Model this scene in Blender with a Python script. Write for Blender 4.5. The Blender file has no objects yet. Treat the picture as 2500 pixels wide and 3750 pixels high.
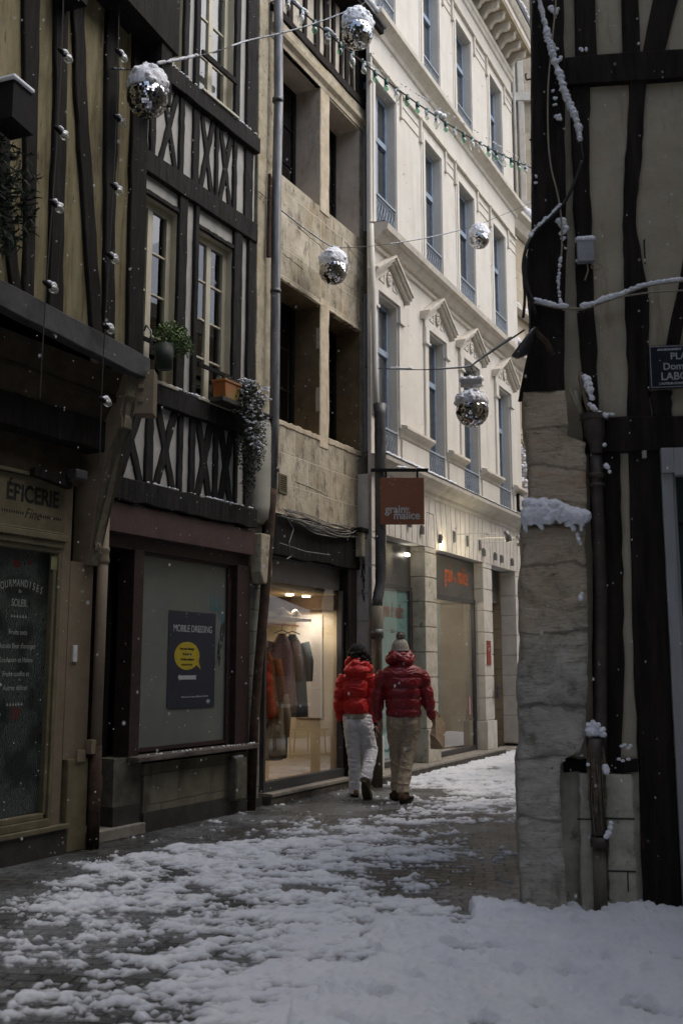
import bpy, bmesh, math, random
import numpy as np
from mathutils import Vector, Matrix, noise
random.seed(7)
C = bpy.context.scene.collection
PI = math.pi
# ------------------------------------------------------------------ camera maths (facades were surveyed from the photo)
F0 = 3646.; TH = math.radians(8.9); CO, SI = math.cos(TH), math.sin(TH); EYE = 1.5
def ray(x, y):
    u = (x-1250)/F0; v = (1875-y)/F0
    return (u, CO-SI*v, SI+CO*v)
def at(x, y, Y):
    r = ray(x, y); t = Y/r[1]
    return Vector((r[0]*t, Y, EYE+r[2]*t))
class Facade:
    def __init__(s, P, d):
        l = math.hypot(*d); s.P = P; s.d = (d[0]/l, d[1]/l); s.n = (s.d[1], -s.d[0]); s.ang = math.atan2(s.d[1], s.d[0])
    def pt(s, a, z, o=0):
        return Vector((s.P[0]+a*s.d[0]+o*s.n[0], s.P[1]+a*s.d[1]+o*s.n[1], z))
FA = Facade((-2.0889, 8.8677), (.47647, .87919))
FB = Facade((-2.0696, 9.0441), (.48560, .87418))
FD = Facade((-.8407, 11.3953), (.46718, .88416))
FE = Facade((.4608, 13.4171), (.45392, .89104))
FU = Facade((-1.80, 8.55), (.36021, .93283))
FG = Facade((1.126, 6.61), (.991, -.133))
# ------------------------------------------------------------------ materials
def nodes(name):
    m = bpy.data.materials.new(name); m.use_nodes = True
    nt = m.node_tree; nt.nodes.clear()
    out = nt.nodes.new('ShaderNodeOutputMaterial'); b = nt.nodes.new('ShaderNodeBsdfPrincipled')
    nt.links.new(b.outputs[0], out.inputs[0])
    return m, nt, b, out
def N(nt, t, **k):
    n = nt.nodes.new(t)
    for a, v in k.items():
        if a in n.inputs.keys(): n.inputs[a].default_value = v
        else: setattr(n, a, v)
    return n
def L(nt, a, b): nt.links.new(a, b)
def c4(c): return (c[0], c[1], c[2], 1)
def coords(nt, stretch=(1, 1, 1), kind='Object'):
    tc = N(nt, 'ShaderNodeTexCoord'); mp = N(nt, 'ShaderNodeMapping'); mp.inputs['Scale'].default_value = stretch
    L(nt, tc.outputs[kind], mp.inputs[0]); return mp.outputs[0]
def ramp(nt, fac, stops):
    r = N(nt, 'ShaderNodeValToRGB'); e = r.color_ramp.elements
    while len(e) > 1: e.remove(e[-1])
    e[0].position = stops[0][0]; e[0].color = c4(stops[0][1])
    for p, c in stops[1:]:
        x = e.new(p); x.color = c4(c)
    L(nt, fac, r.inputs[0]); return r.outputs[0]
def mixc(nt, fac, a, b, mode='MIX'):
    m = N(nt, 'ShaderNodeMix', data_type='RGBA', blend_type=mode)
    for s, v in ((0, fac), (6, a), (7, b)):
        if isinstance(v, (int, float)): m.inputs[s].default_value = v
        elif isinstance(v, tuple): m.inputs[s].default_value = c4(v)
        else: L(nt, v, m.inputs[s])
    return m.outputs[2]
def mat(name, c1, c2=None, scale=6, rough=.8, bump=.3, bscale=60, metal=0., stretch=(1, 1, 1), lo=.35, hi=.65,
        stain=None, sscale=2, slo=.55, shi=.7, sstretch=(1, 1, .35), joints=None, coat=0, dist=.01, stain2=None):
    m, nt, b, out = nodes(name)
    co = coords(nt, stretch)
    n1 = N(nt, 'ShaderNodeTexNoise', Scale=scale, Detail=9., Roughness=.62); L(nt, co, n1.inputs[0])
    col = ramp(nt, n1.outputs[0], [(lo, c1), (hi, c2 or c1)])
    if stain:
        cs = coords(nt, sstretch)
        n2 = N(nt, 'ShaderNodeTexNoise', Scale=sscale, Detail=10., Roughness=.7); L(nt, cs, n2.inputs[0])
        f = ramp(nt, n2.outputs[0], [(slo, (0, 0, 0)), (shi, (1, 1, 1))])
        col = mixc(nt, f, col, stain)
    if stain2:
        c5 = coords(nt, (1.2, 1.2, .5)); n5 = N(nt, 'ShaderNodeTexNoise', Scale=1.9, Detail=12., Roughness=.75, Distortion=.6); L(nt, c5, n5.inputs[0])
        col = mixc(nt, ramp(nt, n5.outputs[0], [(.5, (0, 0, 0)), (.68, (.85, .85, .85))]), col, stain2)
        n6 = N(nt, 'ShaderNodeTexNoise', Scale=22., Detail=4.); L(nt, co, n6.inputs[0])
        col = mixc(nt, ramp(nt, n6.outputs[0], [(.63, (0, 0, 0)), (.70, (.8, .8, .8))]), col, tuple(x*.3 for x in c1))
    nb = N(nt, 'ShaderNodeTexNoise', Scale=bscale, Detail=6., Roughness=.6); L(nt, co, nb.inputs[0])
    h = nb.outputs[0]
    if joints:                                   # joints = (block width, block height, mortar, colour)
        tc = N(nt, 'ShaderNodeTexCoord'); sp = N(nt, 'ShaderNodeSeparateXYZ'); cb = N(nt, 'ShaderNodeCombineXYZ')
        L(nt, tc.outputs['Object'], sp.inputs[0]); L(nt, sp.outputs[0], cb.inputs[0]); L(nt, sp.outputs[2], cb.inputs[1])
        nw = N(nt, 'ShaderNodeTexNoise', Scale=3., Detail=4.); L(nt, cb.outputs[0], nw.inputs[0])
        va = N(nt, 'ShaderNodeVectorMath', operation='MULTIPLY_ADD'); L(nt, nw.outputs['Color'], va.inputs[0]); va.inputs[1].default_value = (.045,)*3
        L(nt, cb.outputs[0], va.inputs[2])
        br = N(nt, 'ShaderNodeTexBrick', Scale=1.); L(nt, va.outputs[0], br.inputs[0])
        br.inputs['Brick Width'].default_value = joints[0]; br.inputs['Row Height'].default_value = joints[1]
        br.inputs['Mortar Size'].default_value = joints[2]; br.inputs['Mortar Smooth'].default_value = .3
        br.inputs['Color1'].default_value = (1, 1, 1, 1); br.inputs['Color2'].default_value = (.72, .70, .66, 1); br.inputs['Mortar'].default_value = (1, 1, 1, 1)
        col = mixc(nt, 1., col, br.outputs['Color'], 'MULTIPLY')
        col = mixc(nt, br.outputs['Fac'], col, joints[3])
        mt = N(nt, 'ShaderNodeMath', operation='MULTIPLY_ADD'); L(nt, br.outputs['Fac'], mt.inputs[0]); mt.inputs[1].default_value = -.8; L(nt, h, mt.inputs[2]); h = mt.outputs[0]
    L(nt, col, b.inputs['Base Color'])
    bp = N(nt, 'ShaderNodeBump', Strength=bump, Distance=dist); L(nt, h, bp.inputs['Height']); L(nt, bp.outputs[0], b.inputs['Normal'])
    b.inputs['Roughness'].default_value = rough; b.inputs['Metallic'].default_value = metal
    b.inputs['Coat Weight'].default_value = coat
    if rough >= .7: b.inputs['Specular IOR Level'].default_value = .18
    return m
def flat(name, c, rough=.6, metal=0.): return mat(name, c, tuple(x*.8 for x in c), scale=12, rough=rough, bump=.08, metal=metal)
def emis(name, c, s):
    m, nt, b, out = nodes(name); b.inputs['Base Color'].default_value = c4(c)
    b.inputs['Emission Color'].default_value = c4(c); b.inputs['Emission Strength'].default_value = s; return m
def glass(name, tint=(1, 1, 1), refl=.10, rough=.0, body=0., bcol=(.3, .3, .3), graze=.9):
    """thin pane: reflectance rises towards grazing angles, same from both sides"""
    m, nt, b, out = nodes(name); nt.nodes.remove(b)
    tr = N(nt, 'ShaderNodeBsdfTransparent'); tr.inputs[0].default_value = c4(tint)
    gl = N(nt, 'ShaderNodeBsdfGlossy'); gl.inputs['Roughness'].default_value = rough
    lw = N(nt, 'ShaderNodeLayerWeight', Blend=.5); pw = N(nt, 'ShaderNodeMath', operation='POWER'); L(nt, lw.outputs['Facing'], pw.inputs[0]); pw.inputs[1].default_value = 3.
    ma = N(nt, 'ShaderNodeMath', operation='MULTIPLY_ADD'); L(nt, pw.outputs[0], ma.inputs[0]); ma.inputs[1].default_value = graze; ma.inputs[2].default_value = refl
    mx = N(nt, 'ShaderNodeMixShader'); L(nt, ma.outputs[0], mx.inputs[0]); L(nt, tr.outputs[0], mx.inputs[1]); L(nt, gl.outputs[0], mx.inputs[2])
    if body:
        df = N(nt, 'ShaderNodeBsdfDiffuse'); df.inputs[0].default_value = c4(bcol); m2 = N(nt, 'ShaderNodeMixShader'); m2.inputs[0].default_value = body
        L(nt, tr.outputs[0], m2.inputs[1]); L(nt, df.outputs[0], m2.inputs[2]); L(nt, m2.outputs[0], mx.inputs[1])
    L(nt, mx.outputs[0], out.inputs[0]); return m
T_dark = mat('aged_black_timber', (.006, .0055, .005), (.019, .017, .015), scale=7, stretch=(3, 3, .35), rough=.85, bump=.9, bscale=30, dist=.012, stain=(.05, .044, .036), sscale=9, slo=.6, shi=.72, sstretch=(3, 3, .25))
T_grey = mat('weathered_grey_timber', (.009, .009, .009), (.030, .029, .028), scale=8, stretch=(3, 3, .4), rough=.85, bump=.9, bscale=34, dist=.012, stain=(.06, .057, .052), sscale=9, slo=.6, shi=.72, sstretch=(3, 3, .25))
T_brown = mat('old_brown_timber', (.009, .007, .006), (.027, .021, .018), scale=6, stretch=(3, 3, .3), rough=.85, bump=1., bscale=26, dist=.015, stain=(.10, .045, .015), sscale=2.2, slo=.66, shi=.74)
P_yel = mat('ochre_plaster', (.165, .148, .085), (.24, .218, .135), scale=4, stretch=(2, 2, .3), rough=.9, bump=.35, bscale=45, stain=(.075, .052, .026), sscale=5, slo=.47, shi=.68, sstretch=(2.2, 2.2, .25), stain2=(.15, .125, .07))
P_grey = mat('pale_grey_plaster', (.36, .36, .345), (.46, .455, .435), scale=5, rough=.9, bump=.2, bscale=50, stain=(.27, .265, .25), sscale=4, slo=.52, shi=.75)
P_tan = mat('tan_plaster', (.34, .30, .22), (.42, .375, .285), scale=3, rough=.9, bump=.35, bscale=50, stain=(.22, .19, .135), sscale=4, slo=.55, shi=.72, sstretch=(2, 2, .35))
S_lime = mat('worn_limestone_blocks', (.40, .36, .275), (.60, .555, .45), scale=3.2, rough=.9, bump=.7, bscale=26, stain=(.17, .155, .125), sscale=4.5, slo=.50, shi=.64, sstretch=(1.6, 1.6, .8), stain2=(.40, .31, .18), joints=(.62, .37, .007, (.56, .51, .42)))
S_plain = mat('worn_limestone', (.42, .36, .26), (.60, .53, .41), scale=4, rough=.9, bump=.6, bscale=30, stain=(.17, .14, .10), sscale=5, slo=.55, shi=.72, sstretch=(2, 2, .6))
S_jamb = mat('grey_mauve_render', (.44, .385, .32), (.56, .50, .43), scale=3, rough=.9, bump=.3, bscale=30, stain=(.20, .165, .125), sscale=3, slo=.5, shi=.75)
S_pil = mat('mottled_render', (.34, .30, .22), (.50, .46, .35), scale=7, rough=.9, bump=.6, bscale=40, stain=(.11, .095, .07), sscale=6, slo=.57, shi=.68, sstretch=(1, 1, .8), stain2=(.40, .33, .2))
S_pier = mat('rough_pier_stone', (.24, .19, .135), (.50, .42, .32), scale=9, rough=.92, bump=1., bscale=34, dist=.02, stain=(.055, .055, .05), sscale=4.6, slo=.54, shi=.66, sstretch=(1.4, 1.4, 1.2))
def pier_mat():
    m, nt, b, out = nodes('corner_pier_stone'); co = coords(nt, (1, 1, 1.6))
    n1 = N(nt, 'ShaderNodeTexNoise', Scale=4.2, Detail=12., Roughness=.72, Distortion=.8); L(nt, co, n1.inputs[0])
    warm = ramp(nt, n1.outputs[0], [(.34, (.36, .30, .22)), (.46, (.62, .52, .37)), (.54, (.70, .60, .46)), (.66, (.64, .44, .30))])
    cold = ramp(nt, n1.outputs[0], [(.34, (.32, .31, .27)), (.48, (.58, .56, .50)), (.60, (.70, .68, .62)), (.70, (.44, .42, .37))])
    tc = N(nt, 'ShaderNodeTexCoord'); sp = N(nt, 'ShaderNodeSeparateXYZ'); L(nt, tc.outputs['Object'], sp.inputs[0])
    nz = N(nt, 'ShaderNodeTexNoise', Scale=3., Detail=6.); L(nt, co, nz.inputs[0])
    ad = N(nt, 'ShaderNodeMath', operation='MULTIPLY_ADD'); L(nt, nz.outputs[0], ad.inputs[0]); ad.inputs[1].default_value = 1.1; L(nt, sp.outputs[2], ad.inputs[2])
    col = mixc(nt, ramp(nt, ad.outputs[0], [(0, (0, 0, 0)), (1, (1, 1, 1))]), cold, warm)
    mr = N(nt, 'ShaderNodeMapRange'); mr.inputs[1].default_value = 1.9; mr.inputs[2].default_value = 2.5; L(nt, ad.outputs[0], mr.inputs[0]); col = mixc(nt, mr.outputs[0], cold, warm)
    n2 = N(nt, 'ShaderNodeTexNoise', Scale=7., Detail=10., Roughness=.8); L(nt, co, n2.inputs[0])
    col = mixc(nt, ramp(nt, n2.outputs[0], [(.57, (0, 0, 0)), (.66, (.85, .85, .85))]), col, (.08, .08, .065))
    n4 = N(nt, 'ShaderNodeTexNoise', Scale=3.1, Detail=8.); L(nt, coords(nt, (2, 2, 1)), n4.inputs[0]); col = mixc(nt, ramp(nt, n4.outputs[0], [(.6, (0, 0, 0)), (.7, (.6, .6, .6))]), col, (.13, .13, .055))
    wv = N(nt, 'ShaderNodeTexNoise', Scale=9., Detail=8., Roughness=.7, Distortion=1.5); L(nt, coords(nt, (1, 1, 5)), wv.inputs[0])
    n3 = N(nt, 'ShaderNodeTexNoise', Scale=34., Detail=8., Roughness=.7); L(nt, co, n3.inputs[0])
    hh = N(nt, 'ShaderNodeMath', operation='MULTIPLY_ADD'); L(nt, wv.outputs[0], hh.inputs[0]); hh.inputs[1].default_value = 1.6; L(nt, n3.outputs[0], hh.inputs[2])
    col = mixc(nt, .55, col, ramp(nt, wv.outputs[0], [(.36, (.45, .44, .42)), (.46, (1, 1, 1)), (.7, (1.2, 1.17, 1.1))]), 'MULTIPLY')
    for j in (.57, .93, 1.27, 1.72, 2.15, 2.42, 2.80, 3.06):
        s1 = N(nt, 'ShaderNodeMath', operation='SUBTRACT'); L(nt, sp.outputs[2], s1.inputs[0]); s1.inputs[1].default_value = j
        s2 = N(nt, 'ShaderNodeMath', operation='MULTIPLY_ADD'); L(nt, nz.outputs[0], s2.inputs[0]); s2.inputs[1].default_value = .22; L(nt, s1.outputs[0], s2.inputs[2])
        s3 = N(nt, 'ShaderNodeMath', operation='SUBTRACT'); L(nt, s2.outputs[0], s3.inputs[0]); s3.inputs[1].default_value = .11
        s4 = N(nt, 'ShaderNodeMath', operation='ABSOLUTE'); L(nt, s3.outputs[0], s4.inputs[0])
        col = mixc(nt, ramp(nt, s4.outputs[0], [(.002, (.6, .6, .6)), (.016, (0, 0, 0))]), col, (.10, .09, .07))
    L(nt, col, b.inputs['Base Color']); b.inputs['Roughness'].default_value = .92
    bp = N(nt, 'ShaderNodeBump', Strength=1., Distance=.022); L(nt, hh.outputs[0], bp.inputs['Height']); L(nt, bp.outputs[0], b.inputs['Normal'])
    return m
S_base = mat('pale_base_stone', (.34, .33, .27), (.52, .50, .42), scale=7, rough=.92, bump=.7, bscale=30, stain=(.09, .085, .06), sscale=6, slo=.56, shi=.7, sstretch=(1, 1, 1))
W_cream = mat('cream_render', (.60, .575, .52), (.67, .645, .59), scale=2.5, rough=.85, bump=.12, bscale=90, stain=(.50, .47, .42), sscale=1.6, slo=.5, shi=.8, sstretch=(2.5, 2.5, .25))
W_trim = mat('cream_stone_trim', (.56, .52, .445), (.67, .63, .56), scale=5, rough=.85, bump=.25, bscale=60, stain=(.30, .26, .20), sscale=5, slo=.55, shi=.78, sstretch=(2, 2, .6))
W_ground = mat('pale_cut_stone', (.52, .495, .45), (.64, .615, .57), scale=4, rough=.85, bump=.2, bscale=80, stain=(.38, .355, .30), sscale=2.4, slo=.52, shi=.78)
W_mossy = mat('mossy_cut_stone', (.40, .37, .30), (.56, .53, .46), scale=6, rough=.9, bump=.3, bscale=60, stain=(.09, .11, .035), sscale=5, slo=.55, shi=.68, sstretch=(1, 1, 1))
M_joint = flat('dark_joint', (.17, .155, .125), .9)
M_blue = flat('grey_blue_paint', (.27, .34, .44), .5)
M_iron = mat('grey_blue_ironwork', (.20, .25, .30), (.34, .38, .43), scale=30, rough=.5, bump=.3)
M_cream = mat('cream_window_paint', (.42, .395, .30), (.52, .49, .385), scale=9, rough=.5, bump=.25, bscale=60, stretch=(2, 2, .3))
M_maroon = mat('maroon_paint', (.024, .014, .014), (.042, .024, .023), scale=9, rough=.45, bump=.3, bscale=50)
M_maroonband = mat('dusty_maroon_fascia', (.055, .030, .029), (.085, .048, .046), scale=8, rough=.55, bump=.3)
M_ochrewood = mat('faded_beige_paint', (.105, .092, .052), (.16, .138, .082), scale=7, rough=.6, bump=.35, bscale=40)
M_pink = mat('flesh_beige_paint', (.15, .118, .078), (.20, .158, .108), scale=5, rough=.6, bump=.25, bscale=60)
M_carve = mat('carved_painted_wood', (.14, .125, .09), (.22, .195, .145), scale=14, rough=.7, bump=.6, bscale=50)
M_brownwall = mat('dark_brown_boards', (.034, .026, .017), (.060, .046, .030), scale=6, rough=.7, bump=.4)  # even dark brown of the boards
M_zinc = mat('dull_zinc', (.13, .135, .145), (.24, .245, .255), scale=10, rough=.42, bump=.2, metal=.55, stretch=(2, 2, .3))
M_zincdark = mat('dark_zinc', (.06, .062, .066), (.12, .12, .125), scale=10, rough=.45, bump=.2, metal=.5, stretch=(2, 2, .4))
M_lead = mat('lead_sheet', (.05, .052, .055), (.10, .10, .105), scale=6, rough=.35, bump=.3, metal=.4)
M_rust = mat('rusty_iron', (.035, .026, .021), (.095, .06, .04), scale=9, rough=.85, bump=.6)
M_cast = mat('cast_iron_pipe', (.030, .024, .020), (.065, .050, .040), scale=12, rough=.6, bump=.6, bscale=30)
M_cast2 = mat('greyed_cast_pipe', (.12, .11, .085), (.20, .185, .145), scale=9, rough=.8, bump=.6, bscale=30, stretch=(2, 2, .4))
M_concrete = mat('grey_block_wall', (.145, .135, .10), (.21, .195, .15), scale=5, rough=.9, bump=.35, bscale=80, joints=(.52, .27, .006, (.09, .085, .07)), stain=(.08, .075, .055), sscale=3)
M_rough = mat('roughcast', (.10, .095, .075), (.17, .16, .125), scale=9, rough=.95, bump=1., bscale=70, dist=.02)
M_plinth = mat('damp_dark_plinth', (.028, .027, .024), (.055, .052, .044), scale=7, rough=.6, bump=.5, bscale=50)
M_step = mat('granite_step', (.21, .19, .16), (.33, .30, .26), scale=12, rough=.6, bump=.3, bscale=80)
M_kerb = mat('damp_stone_riser', (.06, .057, .05), (.12, .11, .095), scale=6, rough=.7, bump=.4, bscale=40)
M_frameg = flat('dark_grey_shopfront', (.055, .055, .057), .45)
M_header = mat('anthracite_sign_panel', (.060, .058, .055), (.085, .082, .078), scale=3, rough=.35, bump=.05)
M_black = flat('soft_black', (.012, .012, .013), .8)
M_roomdark = flat('dim_room', (.03, .028, .025), .9)
M_navy = flat('navy_enamel', (.012, .016, .028), .35)
M_white = flat('white_paint', (.62, .62, .60), .5)
M_lettergrey = flat('grey_white_lettering', (.42, .44, .47), .5)
M_letterdim = flat('dim_white_lettering', (.28, .29, .28), .5)
M_letterdark = flat('dark_lettering', (.012, .012, .011), .6)
M_orange = flat('orange_lettering', (.52, .13, .045), .5)
M_signbrown = mat('rust_brown_sign', (.155, .058, .028), (.185, .072, .036), scale=3, rough=.55, bump=.05)
M_doorgrey = mat('grey_door_paint', (.26, .27, .275), (.33, .34, .345), scale=8, rough=.5, bump=.2, stretch=(3, 3, .3))
M_green = flat('green_socket', (.004, .075, .060), .4)
M_bulb = glass('clear_bulb', (.93, .95, .9), body=.22, bcol=(.8, .82, .76))
M_bulbg = glass('green_bulb', (.6, .85, .7), body=.25, bcol=(.35, .6, .45))
M_wire = flat('black_cable', (.016, .016, .016), .6)
M_wirepale = flat('pale_cable', (.30, .27, .19), .6)
G_shop = glass('shop_glass', (.95, .96, .95), .13, graze=1.0)
G_win = glass('window_glass', (.72, .75, .75), .10, graze=.6)
G_curt = glass('curtained_glass', (.9, .9, .88), .26, graze=1.1)
G_frost = mat('frosted_shop_glass', (.125, .140, .128), (.15, .165, .15), scale=2, rough=.09, bump=.0)
G_door = mat('dark_door_glass', (.025, .030, .030), (.04, .045, .045), scale=2, rough=.12, bump=.0)
M_curtain = mat('net_curtain', (.42, .40, .36), (.56, .54, .50), scale=10, stretch=(6, 6, .2), rough=.9, bump=.2)
M_skin = flat('skin', (.48, .27, .20), .55)
# snow
def snow_mat():
    m, nt, b, out = nodes('fresh_snow')
    co = coords(nt)
    n1 = N(nt, 'ShaderNodeTexNoise', Scale=3., Detail=6.); L(nt, co, n1.inputs[0])
    L(nt, ramp(nt, n1.outputs[0], [(.3, (.76, .79, .86)), (.7, (.85, .87, .92))]), b.inputs['Base Color'])
    n2 = N(nt, 'ShaderNodeTexNoise', Scale=38., Detail=9., Roughness=.75); L(nt, co, n2.inputs[0])
    bp = N(nt, 'ShaderNodeBump', Strength=.4, Distance=.010); L(nt, n2.outputs[0], bp.inputs['Height']); L(nt, bp.outputs[0], b.inputs['Normal'])
    b.inputs['Roughness'].default_value = .75
    b.inputs['Subsurface Weight'].default_value = .25; b.inputs['Subsurface Radius'].default_value = (.02, .025, .03)
    return m
SNOW = snow_mat()
def ground_snow_mat():
    m = SNOW.copy(); m.name = 'street_snow'; nt = m.node_tree; bb = [n for n in nt.nodes if n.type == 'BUMP'][0]; bb.inputs['Strength'].default_value = .9; bb.inputs['Distance'].default_value = .02; b = [n for n in nt.nodes if n.type == 'BSDF_PRINCIPLED'][0]; old = b.inputs['Base Color'].links[0].from_socket
    tc = N(nt, 'ShaderNodeTexCoord'); sp = N(nt, 'ShaderNodeSeparateXYZ'); L(nt, tc.outputs['Object'], sp.inputs[0])
    nn = N(nt, 'ShaderNodeTexNoise', Scale=24., Detail=8., Roughness=.7); L(nt, tc.outputs['Object'], nn.inputs[0])
    ma = N(nt, 'ShaderNodeMath', operation='MULTIPLY_ADD'); L(nt, nn.outputs[0], ma.inputs[0]); ma.inputs[1].default_value = .022; L(nt, sp.outputs[2], ma.inputs[2])
    f = ramp(nt, ma.outputs[0], [(.011, (0, 0, 0)), (.020, (.55, .55, .55)), (.034, (1, 1, 1))]); col = mixc(nt, f, (.22, .225, .235), old)
    n8 = N(nt, 'ShaderNodeTexNoise', Scale=5., Detail=10., Roughness=.8); L(nt, tc.outputs['Object'], n8.inputs[0])
    col = mixc(nt, ramp(nt, n8.outputs[0], [(.60, (0, 0, 0)), (.74, (.35, .35, .35))]), col, (.40, .40, .40)); L(nt, col, b.inputs['Base Color']); return m
SNOW_G = ground_snow_mat()
def cobble_mat():
    m, nt, b, out = nodes('wet_cobbles')
    tc = N(nt, 'ShaderNodeTexCoord'); mp = N(nt, 'ShaderNodeMapping'); mp.inputs['Rotation'].default_value = (0, 0, .12); L(nt, tc.outputs['Object'], mp.inputs[0])
    nw = N(nt, 'ShaderNodeTexNoise', Scale=2.5, Detail=5.); L(nt, mp.outputs[0], nw.inputs[0])
    va = N(nt, 'ShaderNodeVectorMath', operation='MULTIPLY_ADD'); va.inputs[1].default_value = (.09, .09, .09); L(nt, nw.outputs['Color'], va.inputs[0]); L(nt, mp.outputs[0], va.inputs[2])
    br = N(nt, 'ShaderNodeTexBrick', Scale=1.); L(nt, va.outputs[0], br.inputs[0])
    for k, v in (('Brick Width', .17), ('Row Height', .105), ('Mortar Size', .011), ('Mortar Smooth', .8)): br.inputs[k].default_value = v
    br.inputs['Color1'].default_value = (.050, .053, .053, 1); br.inputs['Color2'].default_value = (.10, .105, .105, 1); br.inputs['Mortar'].default_value = (.022, .021, .018, 1)
    n2 = N(nt, 'ShaderNodeTexNoise', Scale=9., Detail=10., Roughness=.75); L(nt, mp.outputs[0], n2.inputs[0])
    col = mixc(nt, 1., br.outputs['Color'], ramp(nt, n2.outputs[0], [(.3, (.45, .45, .42)), (.72, (1.3, 1.25, 1.15))]), 'MULTIPLY')
    n4 = N(nt, 'ShaderNodeTexNoise', Scale=38., Detail=6., Roughness=.8); L(nt, mp.outputs[0], n4.inputs[0])
    n6 = N(nt, 'ShaderNodeTexNoise', Scale=1.1, Detail=4.); L(nt, mp.outputs[0], n6.inputs[0])
    m6 = N(nt, 'ShaderNodeMath', operation='MULTIPLY'); L(nt, n4.outputs[0], m6.inputs[0]); L(nt, n6.outputs[0], m6.inputs[1])
    slush = ramp(nt, m6.outputs[0], [(.22, (0, 0, 0)), (.34, (.7, .7, .7))])
    col = mixc(nt, slush, col, (.30, .315, .33))
    L(nt, col, b.inputs['Base Color'])
    n3 = N(nt, 'ShaderNodeTexNoise', Scale=26., Detail=6., Roughness=.7); L(nt, mp.outputs[0], n3.inputs[0])
    ma = N(nt, 'ShaderNodeMath', operation='MULTIPLY_ADD'); L(nt, br.outputs['Fac'], ma.inputs[0]); ma.inputs[1].default_value = -1.1; L(nt, n3.outputs[0], ma.inputs[2])
    bp = N(nt, 'ShaderNodeBump', Strength=.9, Distance=.022); L(nt, ma.outputs[0], bp.inputs['Height']); L(nt, bp.outputs[0], b.inputs['Normal'])
    n5 = N(nt, 'ShaderNodeTexNoise', Scale=1.6, Detail=5.); L(nt, mp.outputs[0], n5.inputs[0])
    rr = ramp(nt, n5.outputs[0], [(.35, (.20, .20, .20)), (.65, (.42, .42, .42))]); L(nt, rr, b.inputs['Roughness'])
    return m
COBBLE = cobble_mat()
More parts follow.
